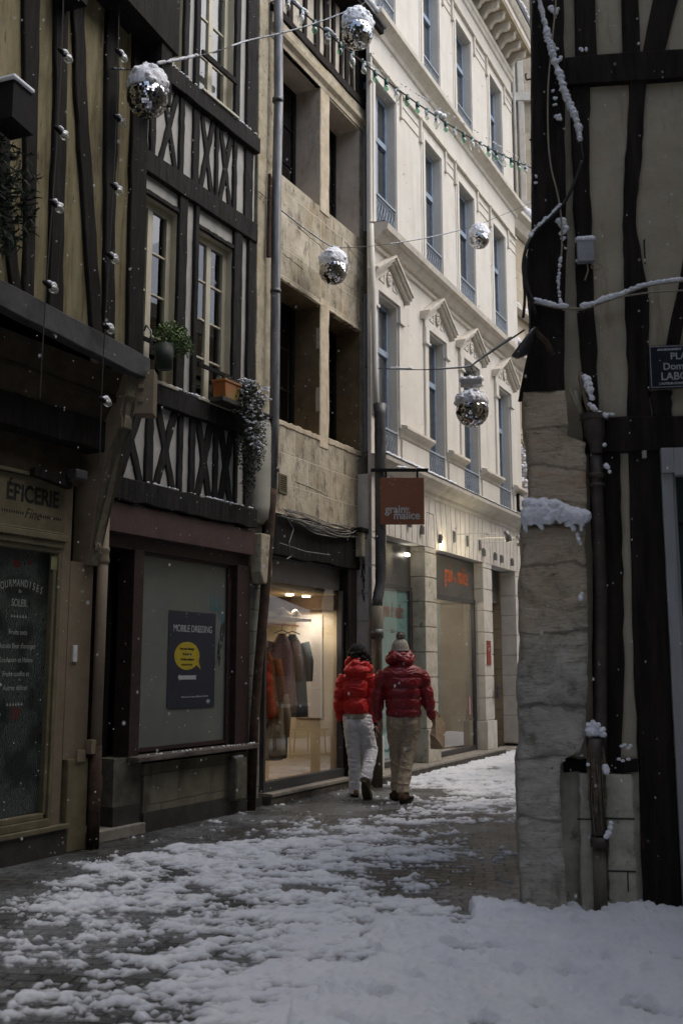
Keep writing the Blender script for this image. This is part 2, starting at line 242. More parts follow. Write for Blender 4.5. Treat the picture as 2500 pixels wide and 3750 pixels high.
# ------------------------------------------------------------------ mesh builder
class MB:
    def __init__(s): s.v = []; s.f = []
    def quad(s, a, b, c, d):
        n = len(s.v); s.v += [a, b, c, d]; s.f.append((n, n+1, n+2, n+3)); return s
    def box(s, x0, x1, z0, z1, o0, o1):                 # facade box: x along, z up, o outwards (local -y)
        return s.hexa([(x0, z0), (x1, z0), (x1, z1), (x0, z1)], o0, o1)
    def hexa(s, poly, o0, o1):
        n = len(s.v); k = len(poly)
        a = sum(poly[i][0]*poly[(i+1) % k][1]-poly[(i+1) % k][0]*poly[i][1] for i in range(k))
        if a < 0: poly = poly[::-1]
        s.v += [(p[0], -o1, p[1]) for p in poly]+[(p[0], -o0, p[1]) for p in poly]
        s.f.append(tuple(n+i for i in range(k))); s.f.append(tuple(n+k+i for i in reversed(range(k))))
        for i in range(k):
            j = (i+1) % k; s.f.append((n+i, n+k+i, n+k+j, n+j))
        return s
    def profile(s, x0, x1, pts):                        # extrude an (o,z) profile along x
        n = len(s.v); k = len(pts)
        for x in (x0, x1): s.v += [(x, -o, z) for o, z in pts]
        for i in range(k):
            j = (i+1) % k; s.f.append((n+i, n+j, n+k+j, n+k+i))
        s.f.append(tuple(n+i for i in reversed(range(k)))); s.f.append(tuple(n+k+i for i in range(k)))
        return s
    def cube(s, c, r):
        x, y, z = c; a, b, d = r
        return s.hexa([(x-a, z-d), (x+a, z-d), (x+a, z+d), (x-a, z+d)], -y-b, -y+b)
    def rings(s, rings, cap=True):
        n0 = len(s.v); k = len(rings[0])
        for r in rings: s.v += [tuple(p) for p in r]
        for i in range(len(rings)-1):
            for j in range(k):
                a = n0+i*k+j; b = n0+i*k+(j+1) % k
                s.f.append((a, b, b+k, a+k))
        if cap:
            s.f.append(tuple(n0+j for j in reversed(range(k)))); m = n0+(len(rings)-1)*k; s.f.append(tuple(m+j for j in range(k)))
        return s
    def tube(s, pts, r, k=8, cap=True):
        pts = [Vector(p) for p in pts]; R = []
        rr = r if isinstance(r, (list, tuple)) else [r]*len(pts)
        up = Vector((0, 0, 1)); t0 = (pts[1]-pts[0]).normalized()
        if abs(t0.z) > .9: up = Vector((0, 1, 0))
        for i, p in enumerate(pts):
            t = (pts[min(i+1, len(pts)-1)]-pts[max(i-1, 0)]).normalized()
            a = t.cross(up)
            a = a.normalized() if a.length > 1e-4 else Vector((1, 0, 0))
            b = t.cross(a).normalized(); up = -b if (-b).dot(up) > 0 else b
            R.append([p+rr[i]*(math.cos(2*PI*j/k)*a+math.sin(2*PI*j/k)*b) for j in range(k)])
        return s.rings(R, cap)
    def ell(s, c, r, nu=16, nv=10, amp=0., fq=3., seed=0, rot=None):
        n0 = len(s.v); c = Vector(c)
        def P(th, ph):
            d = Vector((math.cos(th)*math.sin(ph), math.sin(th)*math.sin(ph), math.cos(ph)))
            q = Vector((d.x*r[0], d.y*r[1], d.z*r[2]))
            if amp:
                q *= 1+amp*(noise.fractal(d*fq+Vector((seed*3.1, seed, 0)), 1., 2., 4))
            if rot: q = rot @ q
            return tuple(c+q)
        s.v.append(P(0, 0))
        for i in range(1, nv):
            for j in range(nu): s.v.append(P(2*PI*j/nu, PI*i/nv))
        s.v.append(P(0, PI)); last = len(s.v)-1
        for j in range(nu): s.f.append((n0, n0+1+j, n0+1+(j+1) % nu))
        for i in range(nv-2):
            for j in range(nu):
                a = n0+1+i*nu+j; b = n0+1+i*nu+(j+1) % nu; s.f.append((a, a+nu, b+nu, b))
        m = n0+1+(nv-2)*nu
        for j in range(nu): s.f.append((m+j, last, m+(j+1) % nu))
        return s
    def build(s, name, m, parent=None, smooth=False, bevel=0, loc=None, rz=0):
        me = bpy.data.meshes.new(name); me.from_pydata([tuple(v) for v in s.v], [], s.f); me.update()
        me.materials.append(m)
        if smooth: me.polygons.foreach_set('use_smooth', [True]*len(me.polygons))
        o = bpy.data.objects.new(name, me); C.objects.link(o)
        if name in ('snow', 'foliage', 'stem', 'twigs', 'hair', 'carving', 'loose_cable', 'cable'): o['kind'] = 'stuff'
        if parent: o.parent = parent
        if loc is not None: o.location = loc; o.rotation_euler.z = rz
        if bevel:
            b = o.modifiers.new('b', 'BEVEL'); b.width = bevel; b.segments = 2; b.limit_method = 'ANGLE'
        return o
def tag(o, label=None, cat=None, group=None, kind=None):
    if label: o['label'] = label
    if cat: o['category'] = cat
    if group: o['group'] = group
    if kind: o['kind'] = kind
    return o
def empty(name, loc, rz, label, cat, group=None):
    o = bpy.data.objects.new(name, None); C.objects.link(o); o.location = loc; o.rotation_euler.z = rz; o.empty_display_size = .1
    return tag(o, label, cat, group)
def house(name, F, label, cat='house'): return empty(name, (F.P[0], F.P[1], 0), F.ang, label, cat)
def bx(name, m, parent, *boxes, bevel=0):
    mb = MB()
    if m in (G_shop, G_win, G_curt):
        for x0, x1, z0, z1, o0, o1 in boxes: mb.quad((x0, -o1, z0), (x1, -o1, z0), (x1, -o1, z1), (x0, -o1, z1))
        return mb.build(name, m, parent)
    for b in boxes: mb.box(*b)
    return mb.build(name, m, parent, bevel=bevel)
def copy_tree(o, parent=None):
    c = o.copy(); C.objects.link(c)
    if parent: c.parent = parent
    for ch in list(o.children): copy_tree(ch, c)
    return c
def wall(holes, x0, x1, z0, z1, dep, o=0.):
    """front sheet with openings (x0,x1,z0,z1) and reveals dep deep"""
    mb = MB(); xs = sorted({x0, x1, *[h[0] for h in holes], *[h[1] for h in holes]}); zs = sorted({z0, z1, *[h[2] for h in holes], *[h[3] for h in holes]})
    xs = [x for x in xs if x0 <= x <= x1]; zs = [z for z in zs if z0 <= z <= z1]
    for a, b in zip(xs, xs[1:]):
        for c, d in zip(zs, zs[1:]):
            mx, mz = (a+b)/2, (c+d)/2
            if any(h[0] < mx < h[1] and h[2] < mz < h[3] for h in holes): continue
            mb.quad((a, -o, c), (b, -o, c), (b, -o, d), (a, -o, d))
    return mb
def reveals(holes, dep, o=0.):
    mb = MB()
    for a, b, c, d in holes:
        mb.quad((a, -o, c), (a, -o, d), (a, dep-o, d), (a, dep-o, c)); mb.quad((b, -o, c), (b, dep-o, c), (b, dep-o, d), (b, -o, d))
        mb.quad((a, -o, d), (b, -o, d), (b, dep-o, d), (a, dep-o, d)); mb.quad((a, -o, c), (a, dep-o, c), (b, dep-o, c), (b, -o, c))
    return mb
def core(parent, x0, x1, z0, z1, o, depth, m=M_roomdark):
    """the body of the building behind the facade: back, sides and roof slab"""
    return bx('rear_wall', m, parent, (x0, x1, z0, z1, o-depth, o-depth+.2), (x0, x0+.1, z0, z1, o-depth+.2, o-.01), (x1-.1, x1, z0, z1, o-depth+.2, o-.01), (x0+.1, x1-.1, z1-.2, z1, o-depth+.2, o-.01))
def timber(parent, name, m, left, right, o0, o1, jit=.006, n=10, seed=None):
    """a piece of frame: left and right edge polylines [(x,z)...] bottom to top (or left to right), slightly crooked"""
    seed = random.random()*99 if seed is None else seed
    def res(pl):
        pl = [Vector((p[0], p[1])) for p in pl]; Ls = [0]
        for a, b in zip(pl, pl[1:]): Ls.append(Ls[-1]+(b-a).length)
        out = []
        for i in range(n+1):
            t = Ls[-1]*i/n; j = 0
            while j < len(pl)-2 and Ls[j+1] < t: j += 1
            w = (t-Ls[j])/max(Ls[j+1]-Ls[j], 1e-6); out.append(pl[j].lerp(pl[j+1], w))
        return out
    A, B = res(left), res(right); mb = MB(); R = []
    for i, (a, b) in enumerate(zip(A, B)):
        d = (b-a).normalized()
        ja = jit*noise.noise(Vector((i*.8, seed, 0)))*2; jb = jit*noise.noise(Vector((i*.8, seed+7, 0)))*2
        a2 = a+d*ja; b2 = b+d*jb; oo = o1+jit*.6*noise.noise(Vector((i*.6, seed+3, 0)))
        e = min(.008, (b2-a2).length*.2)
        R.append([(a2.x, -o0, a2.y), (a2.x, -oo+e, a2.y), (a2.x+d.x*e, -oo, a2.y+d.y*e), (b2.x-d.x*e, -oo, b2.y-d.y*e), (b2.x, -oo+e, b2.y), (b2.x, -o0, b2.y)])
    mb.rings(R)
    return mb.build(name, m, parent)
def post(parent, m, xb0, xb1, z0, xt0, xt1, z1, o0=0., o1=.03, name='post', **k): return timber(parent, name, m, [(xb0, z0), (xt0, z1)], [(xb1, z0), (xt1, z1)], o0, o1, **k)
def beam(parent, m, x0, x1, z0, z1, o0=0., o1=.05, name='beam', z0b=None, z1b=None, **k):
    return timber(parent, name, m, [(x0, z1), (x1, z1b or z1)], [(x0, z0), (x1, z0b or z0)], o0, o1, n=14, **k)
def brace(parent, m, xa, za, xb, zb, w, o0=0., o1=.02):
    return timber(parent, 'brace', m, [(xa-w/2, za), (xb-w/2, zb)], [(xa+w/2, za), (xb+w/2, zb)], o0, o1)
def cross(parent, m, x0, x1, z0, z1, w=.07):
    """St Andrew's cross: one through brace, two half braces butted to it"""
    brace(parent, m, x0+w/2, z0, x1-w/2, z1, w, 0, .024); brace(parent, m, x1-w/2, z0, x0+w/2, z1, w, 0, .02)
def text(body, size, name, m, parent, loc, sx=1., off=0., ext=.001, align='CENTER', rz=0., ry=0., shear=0., spacing=1.):
    cu = bpy.data.curves.new('t', 'FONT'); cu.body = body; cu.size = size; cu.extrude = ext; cu.offset = off; cu.align_x = align; cu.shear = shear; cu.space_character = spacing
    to = bpy.data.objects.new('t', cu); C.objects.link(to); bpy.context.view_layer.update()
    me = bpy.data.meshes.new_from_object(to.evaluated_get(bpy.context.evaluated_depsgraph_get()))
    bpy.data.objects.remove(to)
    me.transform(Matrix.Rotation(ry, 4, 'Y') @ Matrix.Rotation(PI/2, 4, 'X') @ Matrix.Diagonal((sx, 1, 1, 1)))
    me.materials.clear(); me.materials.append(m)
    o = bpy.data.objects.new(name, me); C.objects.link(o); o.location = loc; o.rotation_euler.z = rz
    if parent: o.parent = parent
    return o
def window(parent, x0, x1, z0, z1, o, cols, rows, fw, m, gm=G_win, bars=.018, mull=.04, curtain=None, room=.35, name='window'):
    """frame + glazing bars (part) with a pane, a backing panel painted dark as an unlit room and maybe a curtain (sub-parts)"""
    mb = MB(); t = .05
    mb.box(x0, x0+fw, z0, z1, o, o+t).box(x1-fw, x1, z0, z1, o, o+t).box(x0+fw, x1-fw, z0, z0+fw, o, o+t).box(x0+fw, x1-fw, z1-fw, z1, o, o+t)
    n = cols; iw = (x1-x0-2*fw)/n
    for i in range(1, n): c = x0+fw+iw*i; mb.box(c-mull/2, c+mull/2, z0+fw, z1-fw, o+.002, o+t-.004)
    for i in range(n):
        a = x0+fw+iw*i+(mull/2 if i else 0); b = x0+fw+iw*(i+1)-(mull/2 if i < n-1 else 0)
        for j in range(1, rows):
            z = z0+fw+(z1-z0-2*fw)*j/rows; mb.box(a, b, z-bars/2, z+bars/2, o+.01, o+t-.012)
    w = mb.build(name, m, parent, bevel=.004)
    bx('pane', gm, w, (x0+fw*.9, x1-fw*.9, z0+fw*.9, z1-fw*.9, o+.018, o+.022))
    bx('dark_backing', M_roomdark, w, (x0, x1, z0, z1, o-room-.02, o-room))  # near-black panel stands in for the shade of an unlit room
    if curtain:
        cb = MB(); k = 24; xa, xb = curtain
        top = [(xa+(xb-xa)*i/k, -(o-.06+.015*math.sin(i*1.9)), z1-fw) for i in range(k+1)]
        for i in range(k):
            a, b = top[i], top[i+1]; cb.quad((a[0], a[1], z0+fw), (b[0], b[1], z0+fw), b, a)
        cb.build('curtain', M_curtain, w)
    return w
def blob(mb, c, r, seed, amp=.25, fq=2.2, nu=14, nv=9): return mb.ell(c, r if isinstance(r, tuple) else (r, r, r), nu, nv, amp, fq, seed)
def snow_along(name, pts, r, parent, step=.5, flat_=.7, seed=1, drop=.2, gap=None):
    """lumps of snow lying along a line"""
    mb = MB(); rnd = random.Random(seed); pts = [Vector(p) for p in pts]
    for a, b in zip(pts, pts[1:]):
        l = (b-a).length; n = max(1, int(l/(r*step)))
        for i in range(n):
            if rnd.random() < drop: continue
            p = a.lerp(b, (i+rnd.random()*.6)/n); q = r*(.6+.7*rnd.random())
            blob(mb, (p.x+rnd.uniform(-.2, .2)*r, p.y+rnd.uniform(-.2, .2)*r, p.z+q*flat_*.4), (q, q, q*flat_), rnd.random()*50, nu=9, nv=6)
    return mb.build(name, SNOW, parent, smooth=True)
def fuse(objmb, name, m, parent, vox=.008, smooth=4, fac=.5):
    """merge overlapping shells into ONE continuous skin"""
    o = objmb.build(name, m, None)
    r = o.modifiers.new('r', 'REMESH'); r.mode = 'VOXEL'; r.voxel_size = vox; r.use_smooth_shade = True
    s = o.modifiers.new('s', 'SMOOTH'); s.iterations = smooth; s.factor = fac
    bpy.context.view_layer.update()
    me = bpy.data.meshes.new_from_object(o.evaluated_get(bpy.context.evaluated_depsgraph_get()))
    o.modifiers.clear(); o.data = me; o.data.name = name; me.materials.clear(); me.materials.append(m)
    me.polygons.foreach_set('use_smooth', [True]*len(me.polygons))
    if parent: o.parent = parent
    return o

# ================================================================== HOUSE A : corner grocery with jettied timber storey
A = house('grocery_house', FA, 'dark old corner house with black timbered jettied storey over beige grocery shopfront', 'house')
Ainv = (Matrix.Translation((FA.P[0], FA.P[1], 0)) @ Matrix.Rotation(FA.ang, 4, 'Z')).inverted()
UM = Ainv @ Matrix.Translation((FU.P[0], FU.P[1], 0)) @ Matrix.Rotation(FU.ang, 4, 'Z')
def up(o): o.matrix_local = UM; return o
up(bx('wall', P_yel, A, (-4.5, -.02, 4.2, 7.2, -.2, 0)))
up(timber(A, 'brace', T_dark, [(-1.728, 4.2), (-1.90, 4.9), (-1.98, 5.4)], [(-1.609, 4.2), (-1.77, 4.8), (-1.85, 5.4)], 0, .03))
for l, r in (([(-1.609, 4.2), (-1.622, 4.77), (-1.72, 5.8), (-1.84, 7.2)], [(-1.497, 4.2), (-1.517, 4.81), (-1.56, 5.8), (-1.62, 7.2)]),
             ([(-1.311, 4.2), (-1.328, 4.9), (-1.36, 5.9), (-1.417, 7.2)], [(-1.144, 4.2), (-1.181, 4.95), (-1.22, 6.1), (-1.268, 7.2)]),
             ([(-.758, 4.2), (-.913, 5.07), (-1.099, 6.14), (-1.23, 7.2)], [(-.60, 4.2), (-.765, 5.13), (-.955, 6.22), (-1.08, 7.2)]),
             ([(-.579, 4.2), (-.627, 5.2), (-.694, 6.37), (-.716, 7.2)], [(-.428, 4.2), (-.491, 5.25), (-.504, 6.48), (-.539, 7.2)]),
             ([(-.237, 4.2), (-.264, 5.35), (-.284, 6.4), (-.297, 7.2)], [(.0, 4.2), (-.02, 5.44), (-.03, 6.4), (.0, 7.2)]),
             ([(-2.4, 4.2), (-2.4, 7.2)], [(-2.2, 4.2), (-2.2, 7.2)])):
    up(timber(A, 'post', T_dark, l, r, 0, .04, n=14, jit=.01))
up(beam(A, M_lead, -4.5, .02, 4.02, 4.22, 0, .10, name='lead_ledge'))
up(bx('upper_storey', T_dark, A, (-4.5, .10, 7.16, 10.2, -.6, .26)))
up(bx('bracket', T_dark, A, (-.16, .02, 6.6, 7.15, .05, .24)))
up(bx('bracket', T_dark, A, (-1.45, -1.28, 6.75, 7.15, .05, .24)))
# sloping soffit boards under the ledge, dark bressumer, fascia
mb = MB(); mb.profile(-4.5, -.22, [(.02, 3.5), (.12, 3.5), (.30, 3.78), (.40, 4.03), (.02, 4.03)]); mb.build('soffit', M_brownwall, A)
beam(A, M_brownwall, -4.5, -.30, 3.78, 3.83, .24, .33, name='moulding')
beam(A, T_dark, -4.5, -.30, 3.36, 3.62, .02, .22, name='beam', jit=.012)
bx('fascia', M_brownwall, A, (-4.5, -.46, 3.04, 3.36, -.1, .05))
bx('sign_panel', M_ochrewood, A, (-4.5, -.58, 2.62, 3.04, -.1, .02))
bx('moulding', M_ochrewood, A, (-4.5, -.56, 2.545, 2.60, 0, .07), (-4.5, -.58, 2.49, 2.545, 0, .045), (-4.5, -.60, 2.60, 2.62, 0, .05), bevel=.008)
bx('moulding', M_ochrewood, A, (-4.5, -.6, 3.045, 3.075, 0, .06), bevel=.006)
bx('door_jamb', M_pink, A, (-.58, -.48, .21, 3.1, -.1, .015))
bx('window_frame', M_ochrewood, A, (-.655, -.62, .33, 2.45, -.06, .0), (-.62, -.585, .24, 2.49, -.06, .02), (-2.4, -.62, 2.45, 2.49, -.06, .02), (-2.4, -.62, .24, .30, -.06, .035), (-2.4, -.655, .30, .345, -.06, .01), (-2.5, -2.4, .24, 2.49, -.06, .02), bevel=.006)
bx('plinth', M_plinth, A, (-4.5, -.42, 0, .2, -.1, .05)); bx('sill', M_ochrewood, A, (-4.5, -.42, .2, .24, -.1, .075), bevel=.006)
bx('wall', M_ochrewood, A, (-4.5, -2.5, .24, 2.49, -.1, .0))
def firmat():
    m, nt, b, out = nodes('fir_print_glass')
    co = coords(nt)
    v = N(nt, 'ShaderNodeTexVoronoi', Scale=11.); L(nt, co, v.inputs[0])
    w = N(nt, 'ShaderNodeTexWave', Scale=22., Distortion=14.); w.inputs['Detail'].default_value = 4.; L(nt, co, w.inputs[0])
    c = ramp(nt, w.outputs['Fac'], [(.3, (.014, .019, .018)), (.62, (.045, .062, .056)), (.95, (.09, .11, .10))])
    r = ramp(nt, v.outputs['Color'], [(.86, (0, 0, 0)), (.9, (1, 1, 1))]); c2 = mixc(nt, r, c, (.10, .015, .02))
    n = N(nt, 'ShaderNodeTexNoise', Scale=4.); L(nt, co, n.inputs[0]); c3 = mixc(nt, ramp(nt, n.outputs[0], [(.45, (0, 0, 0)), (.6, (.8, .8, .8))]), c2, (.012, .014, .014))
    L(nt, c3, b.inputs['Base Color']); b.inputs['Roughness'].default_value = .25; return m
gw = bx('shop_window', firmat(), A, (-2.4, -.655, .34, 2.45, -.055, -.05))
text('ÉPICERIE', .19, 'lettering', M_letterdark, A, (-.94, -.022, 2.832), sx=.80, off=.006)
text('Fine', .12, 'lettering', M_letterdark, A, (-.94, -.022, 2.70), sx=.9, shear=.4)
mb = MB()
for sg in (-1, 1):
    for i in range(10):
        cx = -.94+sg*(.10+.024*i); mb.hexa([(cx-.008, 2.735), (cx, 2.719), (cx+.008, 2.735), (cx, 2.751)], .02, .022)
mb.build('ornament', M_letterdark, A)
for i, ch in enumerate('GOURMANDISES'):
    t = (i-5.5)/5.5; text(ch, .085, 'lettering', M_letterdim, gw, (-.965+t*.225, .049, 2.15-.045*t*t), sx=.60, rz=0, ry=t*.2)
for s_, z, h, w_ in (('du', 2.10, .04, .8), ('SOLEIL', 1.99, .085, .72), ('Fruits secs', 1.765, .058, .85), ("Biscuits fleur d'oranger", 1.655, .058, .78), ('Loukoum et Halwa', 1.545, .058, .82), ('Fruits confits et', 1.435, .058, .82), ('Autres délices', 1.325, .058, .82)):
    text(s_, h, 'lettering', M_letterdim, gw, (-.965, .049, z), sx=w_*.93)
mb = MB()
for z in (1.90, 1.205):
    for i in range(6): cx = -.965+(i-2.5)*.03; mb.hexa([(cx-.01, z), (cx+.01, z), (cx, z+.025)], -.05, -.048)
mb.build('ornament', M_letterdim, gw)
bx('pillar', M_pink, A, (-.48, -.2, .75, 2.4, -.3, .02)); bx('pillar_base', mat('yellowed_pillar_base', (.13, .11, .06), (.19, .165, .10), scale=6, bump=.4), A, (-.44, -.2, 0, .75, -.3, .05), bevel=.01)
bx('pillar_block', M_pink, A, (-.36, -.26, .72, .82, .05, .07), (-.25, -.16, .78, .90, .05, .12), bevel=.006)
# carved console
prof = [(-.1, 2.38), (.07, 2.38), (.10, 2.5), (.11, 2.62), (.115, 2.66), (.14, 2.9), (.18, 3.1), (.24, 3.3), (.33, 3.48), (.36, 3.54), (.40, 3.56), (.40, 3.64), (.38, 3.68), (.40, 3.80), (.43, 3.84), (.44, 4.03), (-.1, 4.03)]
mb = MB(); mb.profile(-.335, -.20, prof); br = mb.build('console', M_pink, A)
mb = MB(); mb.profile(-.318, -.215, [(o+.010 if o > 0 else o+.1, z) for o, z in prof[1:-1]]); mb.build('carved_face', M_carve, br)
mb = MB(); rnd = random.Random(4)
for k in range(60):
    z = 2.7+rnd.random()*.8; o = np.interp(z, [p[1] for p in prof[1:-1]], [p[0] for p in prof[1:-1]])
    blob(mb, (-.267+.025*math.sin(z*16)+rnd.uniform(-.02, .02), -o-.012, z), (.018, .014, .024), k, amp=.5, nu=8, nv=6)
for k in range(7):
    a = k*2*PI/7; blob(mb, (-.267+.026*math.cos(a), -.125, 2.53+.026*math.sin(a)), (.018, .016, .018), k, nu=8, nv=6)
mb.ell((-.267, -.14, 2.53), (.014, .014, .014)); mb.build('carving', M_carve, br, smooth=True)
core(A, -4.5, -.1, 0, 7.1, -.1, 3.2); bx('roof', SNOW, A, (-4.6, .2, 10.2, 10.32, -3.4, .5))
bx('wall', M_roomdark, A, (-.2, -.05, 0, 4.2, -.5, -.3)); bx('wall', T_dark, A, (-4.5, -.2, 7.2, 10.2, -3.2, -.6))
# rain pipe, little fittings
dp = empty('drainpipe', FA.pt(-.16, 0, .09), FA.ang, 'beige painted drainpipe on the grocery pillar with a chipped foot', 'drainpipe')
MB().tube([(0, 0, .62), (0, 0, 2.9)], .046, 14).build('pipe', M_pink, dp, smooth=True)
MB().tube([(0, 0, 2.40), (0, 0, 2.43), (0, 0, 2.46), (0, 0, 2.5), (0, 0, 2.52), (0, 0, 2.55)], [.052, .058, .05, .05, .058, .05], 14).build('collar', M_pink, dp, smooth=True)
MB().tube([(0, 0, 0), (0, 0, .42), (.01, 0, .5), (0, 0, .62), (0, 0, .85)], [.055, .055, .062, .055, .05], 12).build('foot', M_rust, dp, smooth=True)
jb = tag(bx('junction_box', M_pink, None, (-.085, .085, 0, .40, -.085, .085), (-.10, -.086, .1, .14, -.05, .0), (-.11, -.086, .22, .26, -.05, .0), bevel=.006), 'tall beige junction box at the top of the carved bracket', 'electric box'); jb.location = FA.pt(-.10, 3.70, .46); jb.rotation_euler.z = FA.ang+.5
db = tag(bx('doorbell', M_white, None, (-.025, .025, -.07, .07, 0, .02), bevel=.004), 'small white intercom button on the beige grocery pillar', 'doorbell'); db.location = FA.pt(-.40, 1.62, .02); db.rotation_euler.z = FA.ang
st = tag(bx('paper_sticker', flat('faded_yellow', (.22, .22, .11)), None, (-.05, .03, -.05, .06, 0, .004)), 'pale yellow paper taped at the top corner of the grocery window', 'sticker'); st.location = FA.pt(-.64, 2.36, .0); st.rotation_euler.z = FA.ang
cl = empty('floodlight', FA.pt(-.60, 3.10, .16), FA.ang, 'small grey lamp tucked above the grocery sign', 'lamp'); MB().box(-.07, .07, -.03, .05, -.04, .06).build('housing', M_lead, cl, bevel=.01); MB().box(-.02, .02, -.02, .02, -.10, -.04).build('arm', M_black, cl)
an = tag(bx('awning_arm', T_dark, None, (-.42, 0, -.03, .03, -.03, .03)), 'dark folded awning arm above the grocery sign', 'awning arm'); an.location = FA.pt(-.62, 3.02, .10); an.rotation_euler = (0, .12, FA.ang)
# bulbs hanging down the timbered storey, two strings
def drop_string(name, s, ztop, zbot, zs, label, o=.16):
    t = empty(name, FU.pt(s, zbot, o), FU.ang, label, 'light string', 'bulb strings on the timbered storey')
    MB().tube([(.03*math.sin(z*1.3), 0, z-zbot) for z in np.linspace(zbot, ztop, 14)], .005, 5).build('cable', M_wire, t)
    for i, z in enumerate(zs):
        x = .03*math.sin(z*1.3)
        so = MB().tube([(x-.045, 0, z-zbot+.01), (x-.02, 0, z-zbot+.01), (x+.04, 0, z-zbot)], [.006, .019, .019], 9).build('socket', M_black, t, smooth=True)
        bu = MB().ell((x+.085, 0, z-zbot-.004), (.048, .033, .033), 14, 9).build('bulb', M_bulb, t, smooth=True)
        mb = MB()
        for q in range(5): blob(mb, (x+.03+.017*q, 0, z-zbot+.028+.008*math.sin(q*1.5+i)), (.022, .02, .016), q+i*7, nu=8, nv=6)
        mb.build('snow', SNOW, bu, smooth=True)
drop_string('light_string', -1.50, 8.2, 3.45, (6.245, 5.59, 4.98, 4.325), 'string of four snowy clear bulbs by the second black post of the timbered storey')
drop_string('light_string', -.74, 8.2, 3.05, (6.71, 6.11, 5.485, 4.865, 4.25, 3.63), 'string of six snowy clear bulbs reaching down past the lead ledge to the bracket')
# dim wreath and lamp at the far left
wr = empty('hanging_wreath', FU.pt(-2.0, 4.80, .18), FU.ang, 'dark fir garland hanging on the timbered storey at the photo edge', 'garland')
mb = MB(); rnd = random.Random(9)
for k in range(900):
    a = rnd.random()*2*PI; r = .36*rnd.random()**.5; p = Vector((r*math.cos(a)-.1, rnd.uniform(-.1, .1), r*1.25*math.sin(a)))
    d = Vector((rnd.uniform(-1, 1), rnd.uniform(-1, 1), rnd.uniform(-1, .4))).normalized()*.07; q = d.cross(Vector((0, 1, .3))).normalized()*.008
    mb.quad(p-q, p+q, p+d+q*.3, p+d-q*.3)
mb.build('foliage', flat('dark_fir', (.012, .022, .014), .7), wr)
ls = empty('lantern', FU.pt(-2.08, 5.42, .25), FU.ang, 'square dark wall lantern with snow on its lid above the garland', 'lantern')
MB().hexa([(-.13, -.16), (.10, -.18), (.06, .12), (-.13, .12)], -.1, .1).build('housing', M_black, ls); MB().hexa([(-.15, .12), (.07, .12), (.075, .15), (-.15, .15)], -.12, .12).build('lid', SNOW, ls, bevel=.01)
# ================================================================== HOUSE B : grey half timbered house
B = house('timber_house', FB, 'half timbered house with pale plaster, crossed braces and cream windows over a closed maroon shop', 'house')
TG = T_grey
holesB = [(.12, .76, 4.27, 6.14), (1.10, 1.74, 4.27, 6.12), (.12, .76, 7.68, 9.7), (1.04, 1.69, 7.68, 9.7)]
wall(holesB, -.2, 2.16, 3.0, 10.6, .15).build('wall', P_grey, B); [reveals([h], .15).build('window_reveal', M_cream, B) for h in holesB]
core(B, -.2, 2.16, 0, 10.5, -.5, 3.4)
beam(B, TG, -.2, 2.16, 3.02, 3.23, 0, .10, jit=.014); beam(B, TG, -.2, 2.16, 4.04, 4.26, 0, .07, jit=.01)
beam(B, TG, -.2, 2.16, 6.355, 6.59, 0, .06, jit=.01); beam(B, TG, -.2, 2.16, 7.46, 7.66, 0, .08, jit=.012)
snow_along('snow', [(.5, -.06, 4.265), (2.1, -.06, 4.265)], .02, B, step=1.2, seed=3, drop=.35)
snow_along('snow', [(.2, -.085, 3.235), (2.1, -.085, 3.235)], .014, B, step=1.5, seed=4, drop=.5); snow_along('snow', [(.5, -.07, 7.665), (2.1, -.07, 7.665)], .016, B, step=1.4, seed=5, drop=.4)
for a, b in ((.36, .47), (.85, .93), (1.04, 1.13), (1.45, 1.53), (1.83, 1.89), (2.03, 2.13), (-.16, -.06)): post(B, TG, a, b, 3.23, a, b, 4.04)
for a, b in ((-.05, .36), (.48, .85), (1.135, 1.45), (1.535, 1.83)): cross(B, TG, a, b, 3.23, 4.04, .10)
for a, b in ((.28, .37), (.74, .82), (.97, 1.08), (1.37, 1.43), (1.71, 1.78), (1.94, 2.10), (-.1, 0)): post(B, TG, a, b, 6.59, a, b, 7.46)
for a, b in ((0, .28), (.42, .74), (1.085, 1.37), (1.435, 1.71)): cross(B, TG, a, b, 6.59, 7.46, .075)
for a, b in ((.76, .90), (1.03, 1.10), (1.74, 1.90), (2.02, 2.16), (-.1, .1)): post(B, TG, a, b, 4.26, a, b, 6.355, 0, .04)
for a, b in ((.76, .85), (.96, 1.04), (1.70, 1.80), (1.94, 2.12), (-.1, .1)): post(B, TG, a, b, 7.66, a, b, 10.5, 0, .04)
beam(B, TG, .12, .76, 6.145, 6.20, 0, .03); beam(B, TG, 1.10, 1.74, 6.125, 6.18, 0, .03)
window(B, .12, .76, 4.27, 6.14, -.12, 2, 4, .07, M_cream, mull=.08, bars=.022); window(B, 1.10, 1.74, 4.27, 6.12, -.12, 2, 4, .07, M_cream, mull=.08, bars=.022, curtain=(1.12, 1.24))
window(B, 1.04, 1.69, 7.68, 9.7, -.12, 2, 4, .07, M_cream, mull=.08, bars=.022, curtain=(1.1, 1.64)); window(B, .12, .76, 7.68, 9.7, -.12, 2, 4, .07, M_cream, mull=.08)
bx('guard_rail', T_dark, B, (1.04, 1.69, 8.08, 8.15, .045, .075), bevel=.006); bx('guard_rail', T_dark, B, (.12, .76, 4.62, 4.66, .045, .07)); bx('guard_rail', T_dark, B, (1.1, 1.74, 4.60, 4.64, .045, .07))
bx('window_sill', M_cream, B, (.10, .77, 4.24, 4.275, -.1, .08), bevel=.006); bx('window_sill', M_cream, B, (1.09, 1.75, 4.24, 4.275, -.1, .08), bevel=.006)
bx('window_sill', M_cream, B, (1.03, 1.70, 7.655, 7.685, -.1, .10), bevel=.006)
